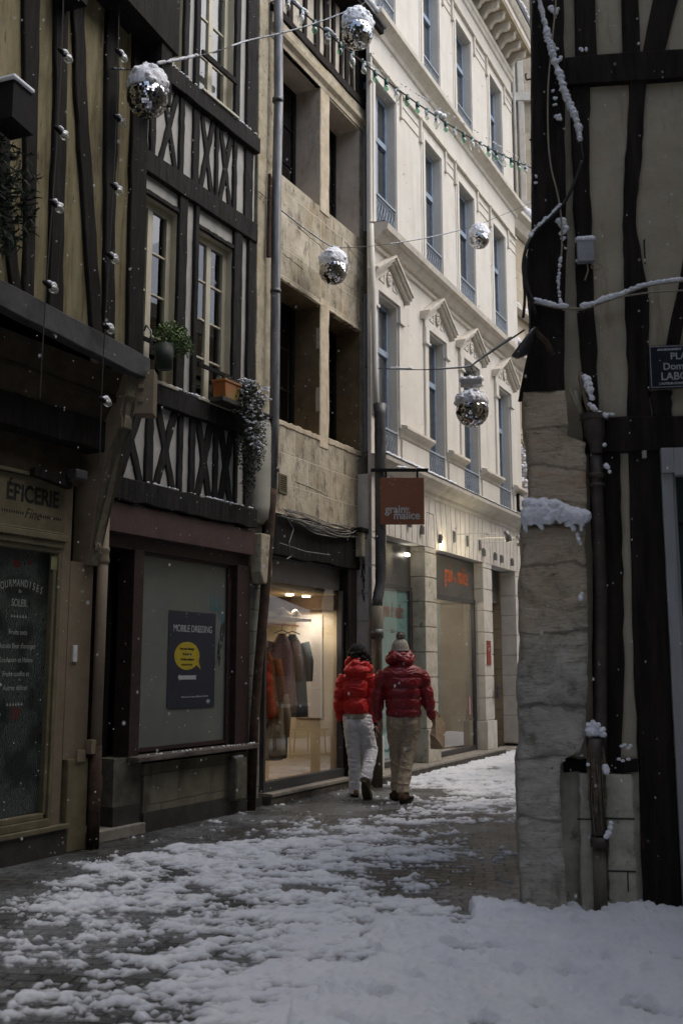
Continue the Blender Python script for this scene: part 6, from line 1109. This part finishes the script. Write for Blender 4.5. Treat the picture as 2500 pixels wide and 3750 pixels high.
V1, F1 = snow_patch(np.arange(-2.9, 2.75, .016), np.arange(4.15, 8.6, .016)); V2, F2 = snow_patch(np.arange(-2.3, 3.6, .022), np.arange(8.6-.006, 20, .030))
mb = MB(); mb.v = V1+V2; n = len(V1); mb.f = F1+[tuple(a+n for a in f) for f in F2]
for (x0, x1, y0, y1) in ((2.73, 12, 4.0, 6.1), (-14, 12, -14, 4.16), (3.95, 7.5, 12.0, 24)):
    b0 = len(mb.v); nx, ny = 30, 30
    for j in range(ny+1):
        for i in range(nx+1): x = x0+(x1-x0)*i/nx; y = y0+(y1-y0)*j/ny; mb.v.append((x, y, .035+.03*noise.noise(Vector((x*1.3, y*1.3, 5)))))
    for j in range(ny):
        for i in range(nx): a = b0+j*(nx+1)+i; mb.f.append((a, a+1, a+nx+2, a+nx+1))
tag(mb.build('snow', SNOW_G, smooth=True), 'patchy trodden snow lying on the dark wet cobbles', 'snow', kind='stuff')
# falling flakes
mb = MB(); rnd = random.Random(77); base = bmesh.new(); bmesh.ops.create_icosphere(base, subdivisions=1, radius=1.); bv = [v.co.copy() for v in base.verts]; bf = [tuple(v.index for v in f.verts) for f in base.faces]
for k in range(4600):
    Y = 2.4+12.5*rnd.random()**.75; u = rnd.uniform(-.40, .42); X = u*Y; Z = rnd.uniform(0, min(EYE+Y*.85, 14)); n = len(mb.v); r = rnd.uniform(.0010, .0034); e = rnd.uniform(1, 2.2)
    for v in bv: mb.v.append((X+v.x*r, Y+v.y*r, Z+v.z*r*e))
    mb.f += [tuple(a+n for a in f) for f in bf]
tag(mb.build('falling_snow', flat('snowflake', (.85, .86, .9)), smooth=True), 'fine snowflakes falling through the whole street', 'snowflakes', kind='stuff')
# ================================================================== the two walkers
def P5(X0, Y0): return lambda cx, cy, dy=0.: (lambda p: Vector((p.x-X0, dy, p.z)))(at(1150+cx/2.851, 2250+cy/2.851, Y0+dy))
def loft(mb, rings_, k=36, sup=2.4, pinch=None):
    """rings: (centre Vector, half width, half depth)"""
    R = []
    for c, w, d in rings_:
        ring = []
        for i in range(k):
            a = 2*PI*i/k; ca, sa = math.cos(a), math.sin(a)
            ring.append((c.x+w*abs(ca)**(2/sup)*(1 if ca > 0 else -1), c.y+d*abs(sa)**(2/sup)*(1 if sa > 0 else -1), c.z))
        R.append(ring)
    mb.rings(R if R[0][0][2] < R[-1][0][2] else R[::-1]); return mb
def puffed(keys, seams, n, depth):
    """keys [(z, x, w, d)] sorted by z ; seams z list ; returns dense rings with padded bulges"""
    keys = sorted(keys); zs = [k_[0] for k_ in keys]; out = []; seams = sorted(seams)
    for z in np.linspace(zs[0], zs[-1], n):
        x, w_, d_ = (np.interp(z, zs, [k_[i] for k_ in keys]) for i in (1, 2, 3)); b = 0
        for a, c in zip(seams, seams[1:]):
            if a <= z <= c: b = math.sin(PI*(z-a)/(c-a))**.55
        out.append((Vector((x, 0, z)), w_-depth+depth*b*1.25, d_-depth+depth*b*1.25))
    return out
def sleeve(mb, pts, seams_t, depth, k=22):
    pts = [(Vector(p), r) for p, r in pts]; n = 46; P = []; Rr = []
    for i in range(n):
        t = i/(n-1)*(len(pts)-1); j = min(int(t), len(pts)-2); w = t-j; P.append(pts[j][0].lerp(pts[j+1][0], w)); r = pts[j][1]*(1-w)+pts[j+1][1]*w; b = 1.
        tt = i/(n-1)
        for a, c in zip(seams_t, seams_t[1:]):
            if a <= tt <= c: b = math.sin(PI*(tt-a)/(c-a))**.55
        Rr.append(r-depth+depth*1.2*b)
    for _ in range(2): P = [P[0]]+[(P[i-1]+P[i]*2+P[i+1])/4 for i in range(1, n-1)]+[P[-1]]
    mb.tube(P, Rr, k)
def hand(mb, wr, Fd, Sd, sc=1., curl=.5, inward=1):
    """five fingered hand; Fd finger direction, Sd spread direction, curls towards Pd"""
    Fd = Vector(Fd).normalized(); Sd = Vector(Sd).normalized(); Pd = Fd.cross(Sd)*inward; wr = Vector(wr)
    rot = Matrix((Sd, Pd, Fd)).transposed()
    mb.ell(wr+Fd*.045*sc, (.042*sc, .017*sc, .055*sc), 16, 12, rot=rot); mb.tube([wr-Fd*.06*sc, wr, wr+Fd*.03*sc], [.027*sc, .025*sc, .026*sc], 12)
    for i, (off, ln) in enumerate(((-.030, .068), (-.010, .078), (.011, .073), (.030, .058))):
        p = wr+Fd*.085*sc+Sd*off*sc; ps = [p-Fd*.02*sc]; a = curl*.25+i*.05; q = p
        for sgm, fr in enumerate((.45, .3, .25)):
            ps.append(q.copy()); dd = Fd*math.cos(a)+Pd*math.sin(a)+Sd*off*1.5; q = q+dd.normalized()*ln*fr*sc; a += curl*(.55+.08*i)
        ps.append(q); mb.tube(ps, [.0092*sc, .0092*sc, .0086*sc, .0080*sc, .0062*sc], 9)
    b = wr+Fd*.02*sc-Sd*.032*sc; t1 = (Fd*.7-Sd*.75+Pd*.35).normalized(); t2 = (Fd*.95-Sd*.2+Pd*.5).normalized()
    mb.tube([b, b+t1*.032*sc, b+t1*.032*sc+t2*.028*sc, b+t1*.032*sc+t2*.052*sc], [.012*sc, .0108*sc, .0098*sc, .0072*sc], 9)
def figure_body(root, f, head, legs, arms, hands_, torso):
    mb = MB(); hc, hr = head
    mb.ell(hc, (hr*.78, hr*.95, hr*1.25), 20, 16); mb.ell(hc+Vector((0, hr*.95, -.01)), (.013, .022, .022), 8, 6); mb.ell(hc+Vector((0, hr*.62, -hr*.85)), (.045, .04, .035), 10, 8)
    for sg in (-1, 1): mb.ell(hc+Vector((sg*hr*.80, -.005, -.005)), (.010, .022, .034), 8, 8); mb.ell(hc+Vector((sg*.032, hr*.86, .012)), (.017, .01, .008), 8, 6)
    mb.ell(hc+Vector((0, hr*.86, -.055)), (.026, .012, .008), 8, 6)
    mb.tube([hc-Vector((0, .01, hr*.7)), hc-Vector((0, .02, hr*1.9))], [.055, .065], 12)
    loft(mb, torso)
    for a in arms: mb.tube([p for p, r in a], [max(.028, r*.55) for p, r in a], 12)
    for l in legs: mb.tube([p for p, r in l], [r*.78 for p, r in l], 14)
    for h in hands_: hand(mb, **h)
    return fuse(mb, 'body', M_skin, root, vox=.0055, smooth=2)
def puffer(name, c1, c2, rough, coat):
    m, nt, b, out = nodes(name); co = coords(nt); n = N(nt, 'ShaderNodeTexNoise', Scale=9., Detail=6.); L(nt, co, n.inputs[0]); L(nt, ramp(nt, n.outputs[0], [(.3, c1), (.7, c2)]), b.inputs['Base Color'])
    c3 = coords(nt, (1, 1, .35)); n2 = N(nt, 'ShaderNodeTexNoise', Scale=26., Detail=5., Distortion=1.2); L(nt, c3, n2.inputs[0]); bp = N(nt, 'ShaderNodeBump', Strength=.55, Distance=.012); L(nt, n2.outputs[0], bp.inputs['Height']); L(nt, bp.outputs[0], b.inputs['Normal'])
    b.inputs['Roughness'].default_value = rough; b.inputs['Coat Weight'].default_value = coat; b.inputs['Coat Roughness'].default_value = .25; return m
# ---------------- man
Y0 = 11.69; X0 = at(1150+925/2.851, 2600, Y0).x; f = P5(X0, Y0); PX = 1/872.
man = empty('person', (X0, Y0, 0), 0, 'man in shiny dark red puffer jacket and pompom hat carrying a paper bag', 'person')
zc = lambda cy: f(900, cy).z; xc = lambda cx: f(cx, 900).x
def keys(rows, dpt): return [(f(900, cy).z, (f(l, cy).x+f(r, cy).x)/2, (f(r, cy).x-f(l, cy).x)/2, d_) for cy, l, r, d_ in rows]
tk = keys([(1072, 770, 1100, .135), (1050, 752, 1112, .15), (980, 748, 1115, .155), (875, 740, 1108, .16), (770, 728, 1118, .165), (660, 705, 1140, .165), (610, 700, 1138, .15), (565, 730, 1110, .125), (530, 790, 1050, .095), (505, 830, 1000, .08)], 0)
mb = MB(); loft(mb, puffed(tk, [zc(1072), zc(980), zc(875), zc(770), zc(660), zc(505)], 90, .016), sup=2.5)
armL = [(f(735, 600, -.01), .080), (f(700, 680, -.01), .080), (f(680, 770, .0), .070), (f(662, 870, .01), .084), (f(655, 960, .03), .078), (f(660, 1050, .05), .058), (f(678, 1105, .06), .042)]
armR = [(f(1100, 600, -.01), .080), (f(1140, 680, -.01), .080), (f(1162, 760, .0), .070), (f(1180, 850, .0), .080), (f(1192, 930, .01), .074), (f(1216, 1020, .02), .056), (f(1238, 1095, .03), .042)]
sleeve(mb, armL, [0, .33, .55, .78, 1.], .012); sleeve(mb, armR, [0, .31, .55, .8, 1.], .012)
hc = f(898, 470); 
mb.tube([hc+Vector((.125*math.cos(a), .095*math.sin(a), .022*math.sin(a*3+1)-.008*math.cos(a))) for a in [2*PI*i/24 for i in range(25)]], [.052+.008*math.sin(i*1.3) for i in range(25)], 12)
h2 = f(900, 415); mb.tube([h2+Vector((.102*math.cos(a), .08*math.sin(a), .015*math.sin(a*2+.6))) for a in [2*PI*i/24 for i in range(25)]], [.038+.006*math.sin(i*1.7+1) for i in range(25)], 12); mb.ell(f(900, 460, -.06), (.13, .06, .065), 18, 12); mb.ell(f(960, 455, -.07), (.06, .05, .04), 14, 10)
M_red = puffer('dark_red_shiny_nylon', (.21, .006, .014), (.29, .012, .022), .42, .22)
jk = fuse(mb, 'jacket', M_red, man, vox=.0065, smooth=2); wrinkle(jk, .006, (9, 9, 22), 3); wrinkle(jk, .003, (30, 30, 18), 8)
M_trou = mat('beige_cotton', (.44, .36, .265), (.54, .45, .34), scale=30, rough=.9, bump=.35, bscale=160)
legL = [(f(850, 1060, .0), .108), (f(845, 1200, .02), .102), (f(850, 1350, .07), .084), (f(852, 1500, .10), .070), (f(853, 1700, .10), .060), (f(850, 1845, .08), .058)]
legR = [(f(1010, 1060, .0), .112), (f(1003, 1200, -.01), .106), (f(988, 1340, .0), .094), (f(970, 1480, -.02), .080), (f(950, 1650, -.07), .072), (f(932, 1790, -.12), .070), (f(930, 1868, -.14), .073)]
mb = MB(); mb.tube([p for p, r in legL], [r for p, r in legL], 24); mb.tube([p for p, r in legR], [r for p, r in legR], 24); mb.ell(f(932, 1080, -.005), (.196, .125, .11), 24, 14); mb.ell(f(860, 1140, -.045), (.095, .09, .11)); mb.ell(f(1005, 1140, -.045), (.095, .09, .11))
tr = fuse(mb, 'trousers', M_trou, man, vox=.0075, smooth=2); wrinkle(tr, .010, (7, 7, 17), 5); wrinkle(tr, .005, (15, 15, 34), 2); wrinkle(tr, .0025, (34, 34, 50), 4)
for sg, cx in ((-1, 812), (1, 1040)):
    mb = MB(); p = f(cx, 1085, -.142); mb.tube([p+Vector((-.045, .012, .012)), p+Vector((0, -.004, -.012)), p+Vector((.045, .012, .012))], .003, 5).build('pocket_flap', M_trou, man)
shl = flat('brown_suede', (.11, .07, .045), .9); sol = flat('dark_sole', (.02, .018, .016), .8)
shoe_mesh('shoe', shl, sol, 1.12, root=man, loc=(f(850, 1900, .08).x, .13, .0), rz=.12); shoe_mesh('shoe', shl, sol, 1.22, root=man, loc=(f(935, 1900, -.14).x, -.145, .0), rz=-.42)
figure_body(man, f, (f(900, 385, .01), .098), [legL, legR], [armL, armR], [dict(wr=f(690, 1115, .06), Fd=(.22, .05, -1), Sd=(.35, .9, .1), curl=.75, inward=-1), dict(wr=f(1242, 1098, .03), Fd=(.15, 0, -1), Sd=(-.2, -1, 0), curl=1.25, inward=-1)], [(f(925, 1050), .15, .1), (f(925, 800), .14, .1), (f(925, 620), .17, .09), (f(915, 540), .10, .07)])
mb = MB(); R = []; M_wool = mat('oatmeal_wool', (.36, .325, .27), (.46, .42, .36), scale=60, rough=1., bump=.8, bscale=120)
hz = f(898, 385); top = f(898, 248)
for i in range(20):
    t = i/19; rr = (.101+.006*(t < .12))*max(.15, 1-t**2.6)**.5; z = hz.z+(top.z-hz.z)*t
    R.append([(hz.x+rr*(1+.028*math.cos(22*a))*math.cos(a), .01+rr*1.06*(1+.028*math.cos(22*a))*math.sin(a), z) for a in [2*PI*j/132 for j in range(132)]])
mb.rings(R); ht = mb.build('hat', M_wool, man, smooth=True)
mb = MB(); pc = f(900, 228, .0); rnd = random.Random(3)
mb.ell(pc, (.047, .047, .045), 16, 12, .1, 6)
for k in range(1500):
    d_ = Vector((rnd.gauss(0, 1), rnd.gauss(0, 1), rnd.gauss(0, 1))).normalized(); e = d_.cross(Vector((.3, .5, .8))).normalized()*.0022; l_ = rnd.uniform(.046, .060); dj = (d_+Vector((rnd.gauss(0, .12), rnd.gauss(0, .12), rnd.gauss(0, .12)))).normalized()
    mb.quad(pc+d_*.03-e, pc+d_*.03+e, pc+dj*l_+e*.4, pc+dj*l_-e*.4)
mb.build('pompom', mat('pompom_fur', (.30, .26, .22), (.42, .37, .32), scale=50, rough=1.), ht)
# paper bag held in the right hand : a thing of its own
bg_ = empty('paper_bag', (X0, Y0, 0), 0, 'crumpled brown paper carrier bag swinging from the right hand of the man', 'paper bag')
A_ = {k: f(*v) for k, v in dict(a=(1262, 1030, .02), b=(1300, 1012, .10), c=(1366, 1130, .24), d=(1361, 1410, .20), e=(1270, 1290, -.10), h=(1205, 1250, -.06), g_=(1212, 1405, .06), i=(1240, 1120, .06)).items()}
mb = MB(); nm = list(A_); mb.v = [A_[k] for k in nm]; ix = {k: i for i, k in enumerate(nm)}
for fc in (('a', 'b', 'c', 'd', 'e'), ('e', 'd', 'g_', 'h'), ('a', 'e', 'h', 'i'), ('i', 'h', 'g_', 'd', 'c', 'b'), ('a', 'i', 'b')): mb.f.append(tuple(ix[k] for k in fc))
M_kraft = mat('kraft_paper', (.34, .25, .165), (.42, .32, .22), scale=8, rough=.85, bump=.6, bscale=14)
bo = mb.build('bag', M_kraft, bg_); bo.modifiers.new('s', 'SUBSURF').subdivision_type = 'SIMPLE'; bo.modifiers['s'].levels = 4; bo.modifiers['s'].render_levels = 4; tx = bpy.data.textures.new('crumple', 'CLOUDS'); tx.noise_scale = .09; dm = bo.modifiers.new('d', 'DISPLACE'); dm.texture = tx; dm.strength = .018; dm.texture_coords = 'LOCAL'
MB().tube([f(1285, 1030, .05), f(1268, 1000, .03), f(1255, 1020, .01), f(1262, 1090, .01)], .006, 6).build('handle', M_kraft, bg_)
# ---------------- woman
Y0 = 12.05; X0 = at(1150+440/2.851, 2600, Y0).x; f = P5(X0, Y0)
wom = empty('person', (X0, Y0, 0), 0, 'woman in bright red hooded jacket, white trousers and black hat, one heel lifted', 'person')
zc = lambda cy: f(440, cy).z
tk = keys([(1045, 318, 578, .125), (1020, 305, 575, .14), (950, 300, 560, .15), (870, 298, 556, .145), (780, 285, 560, .155), (690, 285, 580, .15), (650, 292, 595, .135), (610, 330, 570, .11), (575, 370, 540, .08)], 0)
mb = MB(); loft(mb, puffed(tk, [zc(1045), zc(868), zc(690), zc(575)], 80, .020), sup=2.4)
armL = [(f(325, 640, 0), .078), (f(285, 720, 0), .075), (f(268, 810, .0), .066), (f(258, 920, .02), .064), (f(262, 1020, .05), .062), (f(288, 1105, .08), .046)]
armR = [(f(570, 640, 0), .080), (f(602, 720, 0), .076), (f(600, 810, .0), .068), (f(592, 900, .0), .066), (f(600, 1010, .01), .068), (f(622, 1125, .02), .050)]
sleeve(mb, armL, [0, .3, .55, .8, 1.], .014); sleeve(mb, armR, [0, .3, .5, .78, 1.], .014)
mb.ell(f(445, 585, -.10), (.155, .09, .088), 22, 14); mb.ell(f(420, 610, -.13), (.10, .05, .055), 18, 12); hc = f(465, 535, .01)
mb.tube([hc+Vector((.125*math.cos(a), .10*math.sin(a), .03*math.sin(a)*-1+.045*math.cos(a+2.4))) for a in [2*PI*i/24 for i in range(25)]], [.045+.006*math.sin(i*1.9) for i in range(25)], 12); mb.tube([f(345, 570, -.08), f(420, 510, -.13), f(520, 520, -.11), f(600, 590, -.03)], [.035, .045, .045, .035], 12)
jk = fuse(mb, 'jacket', puffer('bright_red_nylon', (.50, .008, .010), (.62, .020, .016), .6, .05), wom, vox=.0065, smooth=2); wrinkle(jk, .008, (8, 8, 16), 13); wrinkle(jk, .003, (30, 30, 20), 28)
legL = [(f(388, 1060, 0), .104), (f(395, 1200, .0), .098), (f(402, 1350, .02), .086), (f(418, 1500, .04), .074), (f(426, 1700, .05), .072), (f(430, 1872, .04), .077)]
legR = [(f(515, 1060, 0), .106), (f(538, 1200, .0), .100), (f(565, 1330, .02), .094), (f(592, 1420, .02), .084), (f(575, 1540, -.08), .072), (f(552, 1660, -.19), .068), (f(532, 1740, -.26), .070)]
mb = MB(); mb.tube([p for p, r in legL], [r for p, r in legL], 24); mb.tube([p for p, r in legR], [r for p, r in legR], 24); mb.ell(f(450, 1080, 0), (.168, .118, .12), 24, 14); mb.ell(f(390, 1150, -.045), (.085, .085, .11)); mb.ell(f(515, 1150, -.045), (.088, .085, .11))
M_denim = mat('white_denim', (.70, .70, .735), (.80, .80, .83), scale=24, rough=.9, bump=.25, bscale=140)
tr = fuse(mb, 'trousers', M_denim, wom, vox=.0075, smooth=2); wrinkle(tr, .008, (7, 7, 18), 15); wrinkle(tr, .0045, (16, 16, 38), 12); wrinkle(tr, .0025, (34, 34, 55), 4)
mb = MB(); [mb.tube([f(a, 1130, -.128), f(a+20, 1195, -.125), f(a+60, 1180, -.12), f(a+72, 1135, -.115)], .0025, 5) for a in (490,)]; mb.build('pocket_seam', M_denim, wom)
loft(MB(), [(f(440, 1090), .152, .122), (f(440, 1060), .150, .125), (f(440, 1025), .145, .12)]).build('jumper_hem', flat('beige_knit', (.42, .38, .30), .9), wom, smooth=True)
tan = flat('tan_suede', (.22, .15, .085), .9)
shoe_mesh('shoe', tan, sol, 1.12, root=wom, loc=(f(432, 1890, .04).x, .05, .0), rz=.1)
shoe_mesh('shoe', tan, flat('khaki_sole', (.10, .08, .05)), 1.2, root=wom, loc=(f(528, 1775, -.27).x, -.285, .135), rz=-.35, rx=-1.0)
M_glove = flat('black_glove', (.012, .012, .014), .8)
figure_body(wom, f, (f(470, 430, .02), .096), [legL, legR], [armL, armR], [dict(wr=f(295, 1120, .09), Fd=(.1, .3, -1), Sd=(.3, .9, .1), curl=.4), dict(wr=f(632, 1150, .02), Fd=(.0, .05, -1), Sd=(-.2, .9, 0), curl=.6)], [(f(440, 1050), .13, .1), (f(440, 800), .12, .09), (f(440, 650), .14, .09), (f(450, 560), .07, .06)])
mb = MB(); hand(mb, f(634, 1160, .02), (.02, .05, -1), (.2, .9, 0), 1.22, .75, -1); fuse(mb, 'glove', M_glove, wom, vox=.0045, smooth=1); mb = MB(); hand(mb, f(298, 1120, .08), (.12, .3, -1), (.3, .9, .1), 1.2, .4); fuse(mb, 'glove', M_glove, wom, vox=.0045, smooth=1)
mb = MB(); rnd = random.Random(31); mb.ell(f(455, 385, .02), (.108, .112, .095), 20, 14)
bn = mb.build('hat', mat('black_knit', (.014, .014, .016), (.03, .03, .033), scale=50, rough=.95, bump=.8, bscale=90), wom, smooth=True)
mb = MB()
for k in range(170):
    a = rnd.uniform(0, 2*PI); z = rnd.uniform(-.13, .02); r = .098+.022*rnd.random()+(-z)*.12; p = f(472, 415, .01)+Vector((r*math.cos(a), r*math.sin(a), z)); blob(mb, p, rnd.uniform(.018, .032), k, amp=.5, fq=4, nu=9, nv=7)
mb.build('hair', mat('dark_curly_hair', (.008, .007, .006), (.022, .018, .014), scale=60, rough=.7, bump=1.), wom, smooth=True)
# ================================================================== unseen houses added round the viewer to shade near walls (also show in glass)
def square(x, y, rz, wd, h, label, m=P_yel):
    bk = empty('shade_house', (x, y, 0), rz, label, 'house'); bx('wall', m, bk, (-wd/2, wd/2, 0, h, -2, 0)); bx('roof', SNOW, bk, (-wd/2-.3, wd/2+.3, h, h+.2, -2.3, .3)); n = int(wd/1.6)
    for i in range(n+1): bx('post', T_dark, bk, (-wd/2+i*(wd-.3)/n, -wd/2+.3+i*(wd-.3)/n, 0, h, 0, .05))
    for i in range(n):
        for j in range(int(h/3)): w = bx('window', M_doorgrey, bk, (-wd/2+.6+i*(wd-.3)/n, -wd/2+1.4+i*(wd-.3)/n, 1+j*3, 2.6+j*3, .002, .04)); bx('pane', G_door, w, (-wd/2+.67+i*(wd-.3)/n, -wd/2+1.33+i*(wd-.3)/n, 1.07+j*3, 2.53+j*3, .04, .045))
nb_ = FA.pt(-4.5, 0, 0); nh = empty('left_shade_house', nb_, FA.ang, 'tall unseen timbered house added left of the view to block light', 'house'); bx('wall', P_yel, nh, (-9, 0, 0, 13, -3, 0)); bx('roof', SNOW, nh, (-9, 0, 13, 13.2, -3, .3))  # unseen house added beyond the grocery to block light from the left
for i in range(8): bx('post', T_dark, nh, (-8.9+i*1.2, -8.7+i*1.2, 0, 13, 0, .05))
square(-1, -4.6, PI, 16, 13.5, 'tall unseen timbered house added behind the viewer to shade the near walls')
square(5.6, 0.8, -PI/2, 9.5, 13, 'unseen timbered house added right of the viewer to shade the near walls', P_tan)
# ================================================================== camera, sky, sun
cam = bpy.data.cameras.new('camera'); co_ = bpy.data.objects.new('camera', cam); C.objects.link(co_); bpy.context.scene.camera = co_
cam.sensor_fit = 'VERTICAL'; cam.sensor_height = 36; cam.lens = 36*F0/3750; co_.location = (0, 0, EYE); co_.rotation_euler = (PI/2+TH, 0, 0); cam.clip_end = 300; cam.clip_start = .05
cam.dof.use_dof = True; cam.dof.focus_distance = 12.0; cam.dof.aperture_fstop = 3.2
w = bpy.data.worlds.new('World'); bpy.context.scene.world = w; w.use_nodes = True; nt = w.node_tree; nt.nodes.clear()
sk = nt.nodes.new('ShaderNodeTexSky'); sk.sky_type = 'NISHITA'; sk.sun_disc = False
EL, RO = 56, 95
sk.sun_elevation = math.radians(EL); sk.sun_rotation = math.radians(RO); sk.air_density = 1.; sk.dust_density = 4.; sk.ozone_density = 1.
bg = nt.nodes.new('ShaderNodeBackground'); bg.inputs[1].default_value = .14; wo = nt.nodes.new('ShaderNodeOutputWorld'); hs_ = nt.nodes.new('ShaderNodeHueSaturation'); hs_.inputs['Saturation'].default_value = .85; nt.links.new(sk.outputs[0], hs_.inputs['Color']); nt.links.new(hs_.outputs[0], bg.inputs[0]); nt.links.new(bg.outputs[0], wo.inputs[0])
su = bpy.data.lights.new('sun', 'SUN'); su.energy = .75; su.angle = math.radians(75); su.color = (1, .98, .95); so_ = bpy.data.objects.new('sun', su); C.objects.link(so_)
az = math.radians(RO); dirv = Vector((math.sin(az)*math.cos(math.radians(EL)), math.cos(az)*math.cos(math.radians(EL)), math.sin(math.radians(EL)))); so_.rotation_euler = dirv.to_track_quat('Z', 'Y').to_euler()
sc = bpy.context.scene; sc.view_settings.view_transform = 'Standard'; sc.view_settings.look = 'None'; sc.view_settings.exposure = .85; sc.view_settings.gamma = 1
sc.cycles.use_denoising = True; sc.cycles.max_bounces = 7; sc.cycles.transparent_max_bounces = 16; sc.cycles.caustics_reflective = False; sc.cycles.caustics_refractive = False
